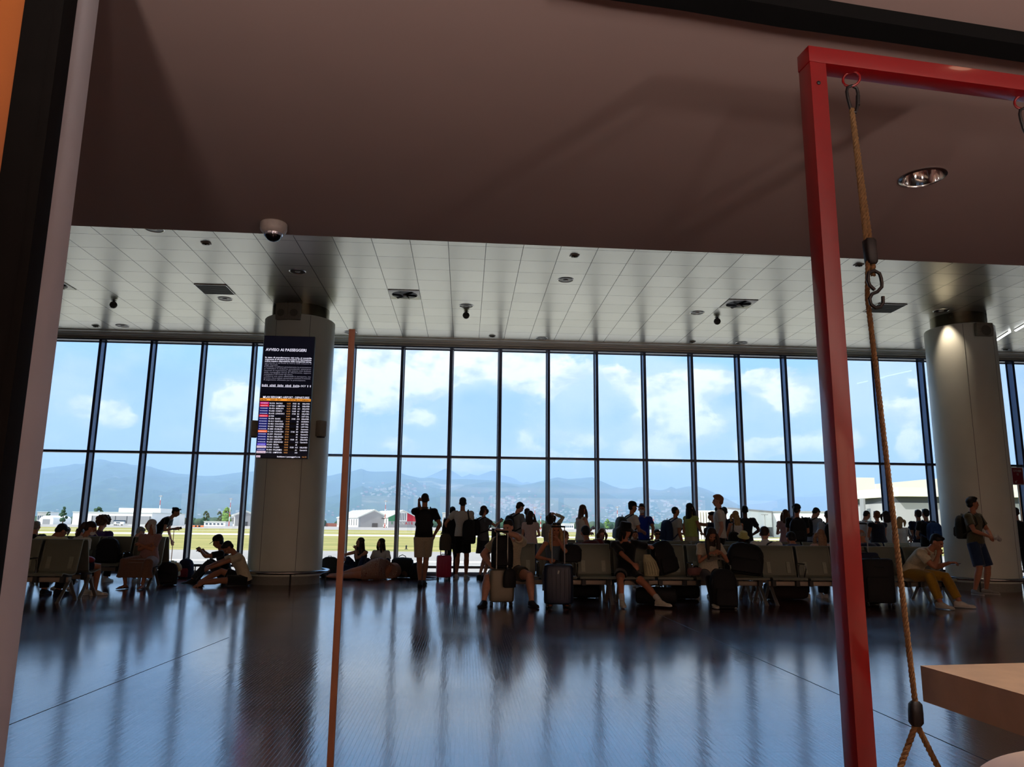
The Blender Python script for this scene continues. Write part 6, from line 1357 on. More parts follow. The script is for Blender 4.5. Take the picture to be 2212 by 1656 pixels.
MB().tube([J['Sn']+J['Rx']*.10+J['t1']*.03, J['Sn']+J['Rx']*.06-J['Fy']*(dpp*.85)-J['t1']*.04, J['Ch']-J['Rx']*.04-J['Fy']*(dpp*1.2), J['Ch']-J['Rx']*.14-J['Fy']*(dpp*.7)-J['t1']*.10], .013, 8).build('strap', M_BLACK, ss)
seated(1742, 1148, 0, YC, 'hunched person in a navy hooded top leaning forward, seen from behind', skin=SKIN_M, hair=('short', HAIR_K), top=('long_tee', cl('navy_hood', (30, 42, 96)), 1.5), bottom=('trousers', C_BLK), pose=dict(lean=42, side=10, head_pitch=34), fat=1.15, xoff=-.14, dz=.05)
seated(1766, 1137, 0, YC, 'woman with long straight light brown hair, seated left of the red post, seen from behind', skin=SKIN_L, hair=('long', mat('hair_light_brown', (150, 110, 78), .55, 0, .3, 40)), top=('tee', cl('peach', (220, 180, 160))), bottom=('trousers', C_NAVY), pose=dict(lean=2), female=True, extras=dict(hair_len=.95), xoff=.05)
seated(1877, 1142, 0, YC, 'bald man in a dark navy shirt, seated facing away', skin=SKIN_T, hair=('fringe_bald', HAIR_G), top=('tee', C_NAVY), bottom=('trousers', C_BLK), pose=dict(lean=24, head_pitch=30), fat=1.3, dz=.04)
# rear row, facing the camera
J = seated(1297, 1137, 180, YD, 'girl with white headphones looking down, seated in the rear row', skin=SKIN_L, hair=('bob', HAIR_BR), top=('tee', C_BLK), bottom=('trousers', C_BLK), pose=dict(lean=10, head_pitch=30), female=True)
def headphones(J, label, m, neck=False):
    t = thing('headphones', label, 'headphones', J['loc'], J['rot'])
    if neck:
        n = J['Nb']; a, b, u = J['Rx'], J['Fy'], J['t1']; M_ = Matrix((a, b, u)).transposed()
        MB().tube([n+M_ @ V((.085*cos(q), .075*sin(q)-.01, .03)) for q in [pi*i/10+pi for i in range(11)]], .012, 8).build('band', m, t)
        for sx in (-1, 1): MB().ell(n+M_ @ V((sx*.075, .065, .015)), (.035, .025, .042), M_).build('ear_cup', m, t)
    else:
        T4 = J['T4'] @ Matrix.Scale(J['hs'], 4); MB().tube([T4 @ V((.095*cos(q), -.01, .03+.115*sin(q))) for q in [pi*i/14 for i in range(15)]], .010, 8).build('band', m, t)
        for sx in (-1, 1): MB().ell(T4 @ V((sx*.098, -.005, -.005)), (.02, .036, .042), J['MH']).build('ear_cup', m, t)
headphones(J, 'white headphones worn by the girl in the rear row', mat('headphone_white', (214, 208, 204), .4))
J = seated(1418, 1139, 180, YD, 'man with sunglasses and a dark patterned shirt, seated in the rear row', skin=SKIN_M, hair=('short', HAIR_K), top=('shirt', cl('dark_pattern', (60, 60, 62))), bottom=('trousers', C_BLK), pose=dict(lean=4, head_pitch=4))
sg = thing('sunglasses', 'black sunglasses on the face of the man in the rear row', 'sunglasses', J['loc'], J['rot']); T4 = J['T4'] @ Matrix.Scale(J['hs'], 4)
MB().ell(T4 @ V((-.034, .092, .006)), (.030, .008, .018), J['MH']).tube([T4 @ V((-.02, .094, .01)), T4 @ V((.02, .094, .01))], .005, 6).ell(T4 @ V((.034, .092, .006)), (.030, .008, .018), J['MH']).build('lenses', M_BLACK, sg)
J = seated(1603, 1147, 180, YD, 'dark-haired person in a pale yellow bucket hat, seated in the rear row', skin=SKIN_D, hair=('long', HAIR_K), top=('tee', C_BLK), bottom=('trousers', C_BLK), pose=dict(lean=4, head_pitch=16), female=True, hat=('bucket', cl('pale_yellow', (226, 214, 130))))
bt = thing('turquoise_bottle', 'turquoise cup beside the pale yellow bucket hat', 'cup', (atY(1587, YD-.2, 1170), YD-.30, .74)); MB().lathe([(.04, 0), (.045, .09), (.04, .10), (.02, .105)], 16).tube([(0, 0, -.32), (0, 0, 0)], .035, 10).build('body', mat('turquoise', (60, 170, 150), .5), bt)
seated(1360, 1142, 180, YD, 'person in a dark shirt mostly hidden behind the person in the black bucket hat', skin=SKIN_M, hair=('short', HAIR_B), top=('tee', C_OLV), bottom=('trousers', C_BLK), pose=dict(lean=4), xoff=.1)
seated(1786, 1150, 0, YC, 'brown-haired person seated directly behind the red post', skin=SKIN_L, hair=('bob', HAIR_BR), top=('tee', C_BLK), bottom=('trousers', C_BLK), pose=dict(lean=4), female=True, xoff=.22)

# left group
J = seated(100, 1128, 8, YA, 'broad man in a yellowish white t-shirt at the far left, seen from behind', skin=SKIN_M, hair=('short', HAIR_K), top=('tee', cl('yellow_white', (214, 206, 150))), bottom=('trousers', C_BLK), pose=dict(lean=36, head_yaw=24, head_pitch=44), fat=1.3, xoff=-.06, dz=.03, shoes=('shoe', (20, 20, 22)))
J = seated(157, 1119, 34, YA, 'woman with a dark ponytail and white face mask, seated at the left', skin=SKIN_M, hair=('ponytail', HAIR_B), top=('tee', cl('pale_top', (214, 208, 190))), bottom=('shorts', C_NAVY, .8), pose=dict(lean=26, head_yaw=34, head_pitch=26), shoes=('sneaker', (206, 196, 176)), female=True, foot=.42)
def mask(J, label):
    t = thing('face_mask', label, 'face mask', J['loc'], J['rot']); T4 = J['T4'] @ Matrix.Scale(J['hs'], 4)
    MB().ell(T4 @ V((0, .052, -.052)), (.056*J['hs'], .058*J['hs'], .052*J['hs']), J['MH'], 18).build('cup', mat('mask_white', (226, 224, 218), .8), t)
    for sx in (-1, 1): MB().tube([T4 @ V((sx*.055, .055, -.03)), T4 @ V((sx*.082, -.005, .01))], .0025, 5).build('loop', M_WHITE, t)
mask(J, 'white face mask worn by the woman with the dark ponytail')
rp = thing('handbag', 'small red purse in the lap of the masked woman at the left', 'handbag', (J['loc'][0]+.26, J['loc'][1]+.10, .56)); MB().ell((0, 0, 0), (.10, .08, .055)).build('body', mat('red_leather', (170, 24, 40), .45), rp)
for (px, py, lb, hr, fm, tp) in ((75, 1121, 'grey-haired person at the far left edge beside the pillar', ('short', HAIR_G), False, C_BLK), (134, 1127, 'person with grey hair behind the man in the yellowish white t-shirt', ('bob', HAIR_G), True, C_BLK), (177, 1138, 'dark-haired person half hidden behind the masked woman', ('short', HAIR_B), False, C_BLK)):
    seated(px, py, 180 if px == 177 else 0, YB_-.06, lb, skin=SKIN_L, hair=hr, top=('tee', tp), bottom=('trousers', C_BLK), pose=dict(lean=10), female=fm, detail=0)
J = seated(209, 1110, 0, YB_, 'curly-haired woman in a purple top with a pale strap, seated facing away', skin=SKIN_L, hair=('curly', HAIR_BR), top=('tee', cl('purple', (64, 44, 104))), bottom=('trousers', C_BLK), pose=dict(lean=22, head_pitch=26), female=True, fat=1.3)
ss = thing('shoulder_strap', 'pale diagonal strap across the purple back of the curly-haired woman', 'strap', J['loc'], J['rot']); dpp = J['dp']*J['s']+.03
MB().tube([J['Sn']-J['Rx']*.10+J['t1']*.03, J['Sn']-J['Rx']*.06-J['Fy']*(dpp*.85)-J['t1']*.04, J['Ch']+J['Rx']*.04-J['Fy']*(dpp*1.2), J['Ch']+J['Rx']*.14-J['Fy']*(dpp*.7)-J['t1']*.10], .011, 8).build('strap', mat('pale_strap', (190, 176, 160), .7), ss)
seated(292, 1133, 20, YB_, 'elderly man with short grey hair in a white shirt, bowed forward facing away', skin=SKIN_L, hair=('short', HAIR_G), top=('tee', cl('white_blue', (206, 212, 220))), bottom=('trousers', C_NAVY), pose=dict(lean=26, head_yaw=35, head_pitch=30), xoff=-.10)
xo, yo = atY(318, YB_-.5, 1200), YB_-.42
J = person('old lady with white bobbed hair, pinkish top and long patterned skirt, arms folded', xo, yo, 190, 1.60, pose=dict(pelvis=(0, 0, .475), lean=2, head_yaw=62, head_pitch=0, left='crossed', right='crossed', legs=[((-.17, .40, .08), (-.4, .5, 1), (-.2, 1, 0)), ((.17, .36, .08), (.4, .5, 1), (.2, 1, 0))]),
     skin=SKIN_T, hair=('bob', mat('hair_white', (206, 202, 196), .6, 0, .2, 40)), top=('long_tee', cl('pinkish', (176, 132, 124)), .7), bottom=('long_skirt', cl('rust_pattern', (134, 96, 76)), 1.68), shoes=('sandal', (38, 32, 30)), female=True, fat=1.15)
# bending woman
x_, y_ = stand(368, 1101, 1.44)
J = person('woman in a black top bending forward to the right with sunglasses on her head', x_-.28, y_, 84, 1.66, pose=dict(pelvis=(0, 0, .88), lean=38, head_pitch=26, left='down', right=(V((.18, .46, 1.02)), (.5, -.3, -1))), skin=SKIN_M, hair=('bun', HAIR_K), top=('tee', C_BLK, .5), bottom=('trousers', C_BLK), female=True, shoes=('sneaker', (60, 60, 60)))
phone(J, 1, 'the bending woman in black')
sg = thing('sunglasses', 'dark sunglasses pushed up on the head of the bending woman', 'sunglasses', J['loc'], J['rot']); T4 = J['T4'] @ Matrix.Scale(J['hs'], 4)
MB().ell(T4 @ V((-.034, .062, .110)), (.030, .014, .018), J['MH']).tube([T4 @ V((-.02, .068, .112)), T4 @ V((.02, .068, .112))], .005, 6).ell(T4 @ V((.034, .062, .110)), (.030, .014, .018), J['MH']).build('lenses', M_BLACK, sg)

# two on the floor against the left column
x_, y_ = atY(532, 15.2, 1250), 15.10
J = person('young man in a white t-shirt sitting on the floor, head bowed, arms round his knees', x_, y_, -118, 1.78, pose=dict(pelvis=(0, 0, .11), lean=24, head_pitch=52, left=(V((-.16, .66, .34)), (-1, 0, .2)), right=(V((.10, .64, .36)), (1, 0, -.2)), legs=[((-.16, .92, .07), (-.1, .2, 1), (-.1, 1, -.35)), ((.16, .78, .07), (.1, .2, 1), (.05, 1, -.3))]),
     skin=SKIN_M, hair=('short', HAIR_K), top=('tee', cl('white_warm', (222, 208, 176)), .6), bottom=('long_shorts', cl('dark_shorts', (30, 30, 34)), .8), shoes=('sandal', (26, 24, 24)))
x2_, y2_ = atY(500, 16.1, 1240), 15.75
J = person('man in a black cap sitting on the floor looking at his phone', x2_, y2_, -100, 1.76, pose=dict(pelvis=(0, 0, .12), lean=14, head_pitch=20, left=(V((-.10, .50, .62)), (-1, 0, -.6)), right=(V((.08, .46, .60)), (1, 0, -.6)), legs=[((-.13, .60, .07), (-.1, .2, 1), (-.1, 1, -.1)), ((.13, .56, .07), (.1, .2, 1), (.1, 1, -.1))]),
     skin=SKIN_M, hair=('short', HAIR_K), top=('tee', C_BLK), bottom=('trousers', cl('grey_jeans', (58, 62, 70))), hat=('cap', cl('cap_black', (20, 20, 22))), shoes=('sneaker', (40, 40, 42)))
phone(J, -1, 'the man in the black cap on the floor')
# three by the window on the floor
x_, y_ = atY(785, 17.7, 1210)-.05, 17.74
J = person('long-haired young woman sitting on the floor by the window, hand at her face', x_, y_, -150, 1.66, pose=dict(pelvis=(0, 0, .11), lean=6, head_yaw=30, left=('chin'), right=(V((.16, .42, .42)), (1, 0, 0)), legs=[((-.20, .40, .07), (-.3, .3, 1), (0, 1, 0)), ((.12, .46, .07), (.2, .3, 1), (0, 1, 0))]), skin=SKIN_M, hair=('long', HAIR_B), top=('tank', C_BLK), bottom=('trousers', C_NAVY), female=True, shoes=('sneaker', (60, 60, 60)))
x_, y_ = atY(822, 17.8, 1210), 17.92
J = person('dark-haired young woman in a pale top sitting on the floor behind the floral dress', x_, y_, -170, 1.62, pose=dict(pelvis=(0, 0, .11), lean=4, head_yaw=50, left='lap', right='lap', legs=[((-.18, .50, .07), (-.4, .3, 1), (0, 1, 0)), ((.18, .50, .07), (.4, .3, 1), (0, 1, 0))]), skin=SKIN_M, hair=('long', HAIR_B), top=('tee', cl('pale_shirt', (196, 184, 170))), bottom=('trousers', C_NAVY), female=True, extras=dict(hair_len=.7))
def lying():
    """a woman lying on her side, back to us, legs to the left"""
    x_, y_ = atY(820, 17.0, 1240), 16.78; b = MB(); k = 1.0
    # +x runs towards the head (right)
    b.loft([(V((-.12, -.02, .15)), V((0, .12, 0)), V((0, 0, .14))), (V((.02, 0, .22)), V((0, .17, 0)), V((0, 0, .21))), (V((.14, .10, .20)), V((.06, .13, 0)), V((0, 0, .18))), (V((.22, .24, .14)), V((.11, .08, 0)), V((0, 0, .13))), (V((.28, .40, .16)), V((.13, .06, 0)), V((0, 0, .15))), (V((.33, .52, .15)), V((.11, .05, 0)), V((0, 0, .13)))], 18)
    b.tube([V((.33, .52, .14)), V((.38, .64, .13))], .05, 12).ell((.41, .72, .12), (.09, .10, .09))
    for z0_, z1_, z2_, dx, dy in ((.11, .10, .06, 0, 0), (.28, .20, .09, .04, .08)):
        b.tube([V((.02, dy*.3, z0_)), V((-.25, -.08+dy, (z0_+z1_)/2)), V((-.50+dx, -.10+dy, z1_)), V((-.62+dx, -.04+dy, z1_*.85)), V((-.84+dx, .06+dy, z2_+.01)), V((-.95+dx, .10+dy, z2_))], [.12, .095, .066, .060, .046, .036], 12)
        b.loft([(V((-.94+dx, .10+dy, z2_)), V((0, .03, 0)), V((0, 0, .035))), (V((-1.05+dx, .09+dy, z2_)), V((0, .035, 0)), V((0, 0, .028))), (V((-1.12+dx, .08+dy, z2_)), V((0, .025, 0)), V((0, 0, .014)))], 10)
    b.tube([V((.30, .42, .27)), V((.16, .56, .20)), V((.34, .74, .08))], [.045, .038, .026], 10).loft([(V((.34, .74, .08)), V((0, .03, 0)), V((0, 0, .014))), (V((.42, .80, .05)), V((0, .035, 0)), V((0, 0, .012)))], 10)
    root = rm(b, 'person', SKIN_T, None, .010, 3); root.location = (x_, y_, 0); tag(root, 'woman lying on her side on the floor in a floral dress, legs stretched left', 'person')
    d = MB().loft([(V((-.34, -.06, .15)), V((0, .16, 0)), V((0, 0, .15))), (V((-.16, -.03, .21)), V((0, .19, 0)), V((0, 0, .21))), (V((.02, 0, .235)), V((0, .21, 0)), V((0, 0, .235))), (V((.15, .08, .22)), V((.07, .17, 0)), V((0, 0, .21))), (V((.24, .22, .16)), V((.13, .10, 0)), V((0, 0, .155))), (V((.29, .38, .175)), V((.15, .07, 0)), V((0, 0, .17))), (V((.33, .50, .15)), V((.11, .05, 0)), V((0, 0, .13)))], 20)
    m = bpy.data.materials.new('floral_dress'); m.use_nodes = True; N = m.node_tree.nodes; L = m.node_tree.links; bs = N['Principled BSDF']; bs.inputs['Roughness'].default_value = .9
    tc = N.new('ShaderNodeTexCoord'); vo = N.new('ShaderNodeTexVoronoi'); vo.inputs['Scale'].default_value = 9; L.new(tc.outputs['Object'], vo.inputs['Vector']); mm1 = N.new('ShaderNodeMath'); mm1.operation = 'MULTIPLY'; mm1.inputs[1].default_value = 42; L.new(vo.outputs['Distance'], mm1.inputs[0])
    sn = N.new('ShaderNodeMath'); sn.operation = 'SINE'; L.new(mm1.outputs[0], sn.inputs[0]); cr_ = N.new('ShaderNodeValToRGB'); cr_.color_ramp.elements[0].position = .55; cr_.color_ramp.elements[1].position = .75; cr_.color_ramp.elements[0].color = (*lin((150, 96, 80)), 1); cr_.color_ramp.elements[1].color = (*lin((212, 190, 166)), 1)
    L.new(sn.outputs[0], cr_.inputs[0]); L.new(cr_.outputs[0], bs.inputs['Base Color']); rm(d, 'dress', m, root, .010, 3)
    rm(MB().ell((.42, .72, .14), (.10, .11, .10)).tube([V((.48, .64, .12)), V((.54, .58, .07)), V((.56, .50, .04))], [.06, .045, .02], 10), 'hair', HAIR_BR, root, .010, 3)
lying()

# standing people, left to right
c = onz(905, 1266, 0)
J = person('man in a black polo shirt and beige shorts facing the window, phone at his ear', c.x+.06, c.y+.06, -4, 1.80, pose=dict(lean=0, left=('ear'), right='pocket', head_pitch=2, legs=[((-.05, -.18, .10), (0, 1, 0), (.1, 1, -.25)), ((.03, .10, .085), (0, 1, 0), (.15, 1, 0))]), skin=SKIN_M, hair=('buzz', HAIR_K), top=('shirt', cl('black_polo', (24, 26, 26)), .66), bottom=('long_shorts', cl('beige', (200, 184, 152)), .86), shoes=('sneaker', (44, 46, 52)))
pack(J, 'thin black drawstring backpack on the man in beige shorts', M_BLKF, .27, .42, .08, .03); phone(J, -1, 'the man in beige shorts at his ear')
c = onz(998, 1250, 0)
J = person('man in a white t-shirt and black shorts with white sneakers, seen from behind', c.x-.02, c.y, 6, 1.80, pose=dict(left=(V((-.30, .10, .98)), (-1, -.6, 0)), head_pitch=4), skin=SKIN_M, hair=('short', HAIR_K), top=('tee', cl('white_cool', (214, 210, 200)), .55), bottom=('long_shorts', C_BLK, .82), shoes=('sneaker', (224, 220, 210)))
pack(J, 'black bag hanging from the right shoulder of the man in black shorts', M_BLKF, .30, .52, .2, .10, one=1, cat='bag', name='shoulder_bag')
p_ = ony(978, 1091, 17.3)
J = person('dark-haired woman in black hidden behind the man in black shorts', p_.x, 17.3, 10, p_.z, skin=SKIN_M, hair=('bun', HAIR_K), top=('tee', C_BLK, 1.5), bottom=('trousers', C_BLK), female=True, shoes=('sneaker', (60, 64, 90)))
rbox_bag('handbag', 'olive bag hanging at the left of the woman in black, above the pink suitcase', (atY(962, 16.9, 1170), 16.9, .62), 0, .26, .36, .14, mat('olive_bag', (84, 80, 66), .8), straps=False, cat='bag', pocket=False)
x_, y_ = stand(1045, 1088, 1.66, 0, 17.2); h_ = ony(1045, 1089, 17.2).z
J = person('woman in a grey t-shirt and dark skirt holding up a dark phone, facing right', x_, y_, 62, h_, pose=dict(right=(V((.05, .40, 1.26)), (.6, -.4, -1)), left=(V((-.10, .28, 1.05)), (-1, -.3, -.5)), head_pitch=4), skin=SKIN_L, hair=('bob', HAIR_B), top=('tee', cl('mid_grey', (96, 100, 104)), .5), bottom=('skirt', cl('dark_skirt', (48, 50, 58)), .72), female=True, shoes=('shoe', (30, 30, 32)), extras=dict(hair_len=.7))
phone(J, 1, 'the woman in the grey t-shirt'); pack(J, 'small black backpack on the woman in the grey t-shirt', M_BLKF, .26, .36, .14); 
jk = thing('jacket', 'dark jacket hanging over the arm of the woman in the grey t-shirt', 'jacket', J['loc'], J['rot']); MB().loft([(V((-.02, .30, 1.10)), V((.10, 0, 0)), V((0, .05, 0))), (V((-.02, .32, .98)), V((.12, 0, 0)), V((0, .07, 0))), (V((-.02, .30, .78)), V((.10, 0, 0)), V((0, .06, 0))), (V((-.02, .27, .66)), V((.04, 0, 0)), V((0, .02, 0)))], 16).build('cloth', cl('dark_jacket', (46, 46, 42)), jk)
Q = [  # px, py, height, facing, label, kwargs, extras
 (1117, 1081, 1.78, 60, 'young man in a grey t-shirt with a backpack, head bowed, beside the long-haired woman', dict(skin=SKIN_L, hair=('short', HAIR_B), top=('tee', cl('light_grey', (150, 150, 146)), .6), bottom=('trousers', C_NAVY), pose=dict(head_pitch=34, left='phone', right='phone')), 'black backpack on the young man with bowed head'),
 (1139, 1093, 1.72, 20, 'short-haired person behind the woman with long dark hair and white top', dict(skin=SKIN_M, hair=('buzz', HAIR_B), top=('tee', C_NAVY), bottom=('trousers', C_BLK), pose=dict()), None),
 (1146, 1099, 1.62, 20, 'woman with very long dark hair and a white top, seen from behind', dict(skin=SKIN_L, hair=('long', HAIR_B), top=('tee', cl('white_pink', (222, 200, 194)), .45), bottom=('trousers', cl('jeans', (56, 76, 112))), female=True, pose=dict(right='phone_low'), extras=dict(hair_len=1.2)), None),
 (1190, 1103, 1.64, 12, 'woman in a pale top with one arm raised behind her head', dict(skin=SKIN_L, hair=('bob', HAIR_B), top=('tee', cl('beige_top', (204, 196, 172)), 1.4), bottom=('trousers', C_NAVY), female=True, pose=dict(right='behind_head', left='phone_low')), 'pale grey backpack on the woman with raised arm'),
 (1256, 1086, 1.68, 64, 'long-haired woman in a white sleeveless top looking at her phone', dict(skin=SKIN_L, hair=('long', HAIR_BR), top=('tank', C_WHT), bottom=('trousers', cl('blue_jeans', (84, 116, 158))), female=True, pose=dict(right='phone', left='phone_low', head_pitch=16)), 'PHONE'),
 (1364, 1081, 1.80, 78, 'man in a black cap and white t-shirt carrying a big grey backpack', dict(skin=SKIN_T, hair=('buzz', HAIR_K), top=('tee', C_WHT, .62), bottom=('trousers', C_BLK), hat=('cap', cl('cap_dark', (22, 24, 28))), pose=dict(left='phone_low', right='phone_low', head_pitch=6)), 'BIG|large dark grey backpack on the man in the black cap'),
 (1386, 1085, 1.80, 205, 'man in a royal blue polo shirt wearing a white face mask', dict(skin=SKIN_T, hair=('quiff', HAIR_B), top=('shirt', cl('royal_blue', (22, 52, 148)), .62), bottom=('trousers', C_NAVY), pose=dict(left=(V((-.30, .32, .98)), (-1, -.4, -.4)), head_yaw=-10)), 'MASK'),
 (1458, 1090, 1.76, 74, 'man in a pale t-shirt with a blue backpack, looking right', dict(skin=SKIN_T, hair=('buzz', HAIR_K), top=('tee', cl('pale_grey', (196, 198, 192)), .6), bottom=('trousers', cl('grey_trousers', (90, 92, 96))), pose=dict(right='down', left='phone_low')), 'BLUE|large blue backpack on the man in the pale t-shirt'),
 (1491, 1082, 1.74, 62, 'woman with long dark wavy hair and a lime sleeveless top', dict(skin=SKIN_M, hair=('long', HAIR_K), top=('tucked', cl('lime', (190, 206, 110)), .15), bottom=('trousers', cl('sand', (196, 180, 146))), female=True, pose=dict(head_pitch=-6, right='phone_low'), extras=dict(hair_len=1.15)), None),
 (1588, 1099, 1.68, -14, 'blonde curly-haired woman in a white tank top with a dark bag, seen from behind', dict(skin=SKIN_T, hair=('long', HAIR_BL), top=('tank', C_WHT), bottom=('trousers', C_BLK), female=True, pose=dict(left='phone_low', right='phone_low'), extras=dict(hair_len=.65)), 'ONE|dark shoulder bag on the left side of the blonde woman in the tank top'),
 (1608, 1088, 1.78, 14, 'short-haired man in a charcoal t-shirt seen from behind, right of the blonde curls', dict(skin=SKIN_D, hair=('short', HAIR_K), top=('tee', cl('charcoal', (38, 42, 46)), .6), bottom=('trousers', cl('dark_olive', (52, 50, 40))), pose=dict(right=(V((.16, .22, 1.00)), (1, -.3, -.3)), left='phone_low')), None),
 (1696, 1096, 1.68, 14, 'woman with long brown hair in a pink top, left of the large black backpack', dict(skin=SKIN_L, hair=('long', HAIR_BR), top=('tee', cl('pink', (214, 172, 176)), .4), bottom=('trousers', C_BLK), female=True, pose=dict(left='phone')), None),
 (1720, 1086, 1.76, 22, 'curly black-haired man in a black t-shirt, seen from behind', dict(skin=SKIN_T, hair=('afro', HAIR_K), top=('tee', C_BLK, .62), bottom=('trousers', C_BLK), pose=dict(right='phone_low', left='phone_low', head_yaw=24)), 'BIG|very large black backpack on the curly-haired man'),
 (1752, 1093, 1.78, 66, 'man in a grey and white shirt looking down, with a dark backpack strap', dict(skin=SKIN_L, hair=('short', HAIR_K), top=('tee', cl('grey_white', (172, 176, 182)), .8), bottom=('trousers', C_NAVY), pose=dict(head_pitch=44, lean=6, right='phone_low', left='phone_low')), 'black backpack on the man in the grey and white shirt'),
 (1787, 1099, 1.72, 10, 'dark-haired person half hidden by the red post, left side', dict(skin=SKIN_M, hair=('short', HAIR_K), top=('tee', cl('pale_blue', (180, 196, 214))), bottom=('trousers', C_BLK), pose=dict()), 'black backpack on the person half hidden by the red post'),
 (1864, 1099, 1.74, 66, 'balding man in a white shirt looking down, right of the red post', dict(skin=SKIN_T, hair=('buzz', HAIR_B), top=('shirt', cl('shirt_white', (206, 208, 206)), .6), bottom=('trousers', C_BLK), pose=dict(head_pitch=36, lean=4, right='phone_low', left='phone_low')), None),
 (1893, 1099, 1.70, -4, 'auburn-haired woman in a sleeveless navy top, seen from behind', dict(skin=SKIN_T, hair=('short', HAIR_R), top=('tucked', cl('navy_top', (26, 30, 46)), .12), bottom=('skirt', C_NAVY, .9), female=True, fat=1.2, pose=dict(left='phone_low', right='phone_low')), None),
 (1912, 1099, 1.68, 10, 'woman with shoulder-length brown hair and a white top behind the auburn-haired woman', dict(skin=SKIN_L, hair=('bob', HAIR_B), top=('tee', C_WHT), bottom=('trousers', cl('white_jeans', (206, 206, 204))), female=True, pose=dict()), None),
 (1943, 1112, 1.62, 50, 'fair-haired woman in a white t-shirt behind the swing rope', dict(skin=SKIN_L, hair=('bob', HAIR_BL), top=('tee', C_WHT), bottom=('trousers', C_NAVY), female=True, pose=dict(right='phone_low')), 'PHONE'),
 (1982, 1097, 1.74, 4, 'dark-haired person behind the navy backpack wearer, beside the right column', dict(skin=SKIN_M, hair=('short', HAIR_B), top=('tee', C_NAVY), bottom=('trousers', C_BLK), pose=dict()), None),
 (1998, 1095, 1.74, -6, 'person in a black t-shirt and black trousers beside the right column, seen from behind', dict(skin=SKIN_M, hair=('short', HAIR_K), top=('tee', C_BLK), bottom=('trousers', C_BLK), pose=dict(left='phone_low')), 'BLUE|small navy backpack on the person in black beside the right column'),
 (2192, 1092, 1.78, 30, 'person in black at the right edge, half hidden by the right column', dict(skin=SKIN_M, hair=('short', HAIR_K), top=('tee', C_BLK, 1.5), bottom=('trousers', C_BLK), pose=dict()), None),
 (2222, 1096, 1.78, 200, 'person in black cut off by the right edge, under the red sign', dict(skin=SKIN_M, hair=('short', HAIR_K), top=('tee', C_BLK, 1.5), bottom=('trousers', C_BLK), pose=dict()), None),
]
def tote(J):
    t = thing('tote_bag', 'white tote bag with dark crossing stripes on the fair-haired woman by the rope', 'bag', J['loc'], J['rot']); Sn, Rx, Fy = J['Sn'], J['Rx'], J['Fy']
    c = Sn+Rx*.27-V((0, 0, .44)); M = Matrix.Translation(c) @ Matrix.Rotation(radians(90-20), 4, 'Z')
    MB().box(-.15, .15, -.05, .05, -.14, .14, .03, M=M).build('body', mat('tote_white', (206, 206, 208), .8), t)
    for k in range(3):
        MB().box(-.152, .152, .046, .052, -.10+k*.08, -.08+k*.08, M=M).build('stripe', mat('stripe_navy', (28, 36, 60), .8), t, smooth=False); MB().box(-.11+k*.09, -.085+k*.09, .046, .053, -.14, .14, M=M).build('stripe', mat('stripe_navy', (28, 36, 60), .8), t, smooth=False)
    MB().tube([c+V((0, -.02, .13)), Sn+Rx*.19+V((0, -.06, -.1)), Sn+Rx*.17+V((0, 0, .045)), Sn+Rx*.19+V((0, .07, -.1)), c+V((0, .04, .13))], .010, 6).build('strap', mat('stripe_navy', (28, 36, 60), .8), t)
YQ = {1117: 17.45, 1139: 18.0, 1146: 16.9, 1190: 17.5, 1256: 17.2, 1364: 17.2, 1386: 17.8, 1458: 17.4, 1491: 17.0, 1588: 17.0, 1608: 17.6, 1696: 17.8, 1720: 17.0, 1752: 17.7, 1787: 17.1, 1864: 17.7, 1893: 16.9, 1912: 17.6, 1943: 17.0, 1982: 17.8, 1998: 17.0, 2192: 16.6, 2222: 17.1}
for (px, py, h, fc, lb, kw, ex) in Q:
    y_ = YQ[px]; p_ = ony(px, py+1, y_); x_ = p_.x; h = p_.z+(1-cos(radians(kw['pose'].get('head_pitch', 0))))*.16
    J = person(lb, x_, y_, fc, h, detail=1, **kw)
    if ex:
        if px == 1943:
            tote(J)
        if ex == 'PHONE': phone(J, 1, 'the '+('long-haired woman in the white sleeveless top' if px < 1500 else 'fair-haired woman behind the swing rope'))
        elif ex == 'MASK': mask(J, 'white face mask on the man in the royal blue polo shirt')
        elif ex.startswith('BIG|'): pack(J, ex[4:], mat('grey_nylon', (58, 66, 66), .7, 0, .2, 50, .2) if '1364' == str(px) else M_BLKF, .36, .54, .26)
        elif ex.startswith('BLUE|'): pack(J, ex[5:], mat('blue_nylon', (28, 52, 92), .7, 0, .2, 50, .2), .33, .50 if px < 1900 else .40, .22)
        elif ex.startswith('ONE|'): pack(J, ex[4:], M_BLKF, .28, .36, .12, .12, one=-1, cat='bag', name='shoulder_bag')
        else: pack(J, ex, mat('beige_nylon', (150, 142, 124), .8) if 'pale' in ex else M_BLKF, .29, .42, .15)
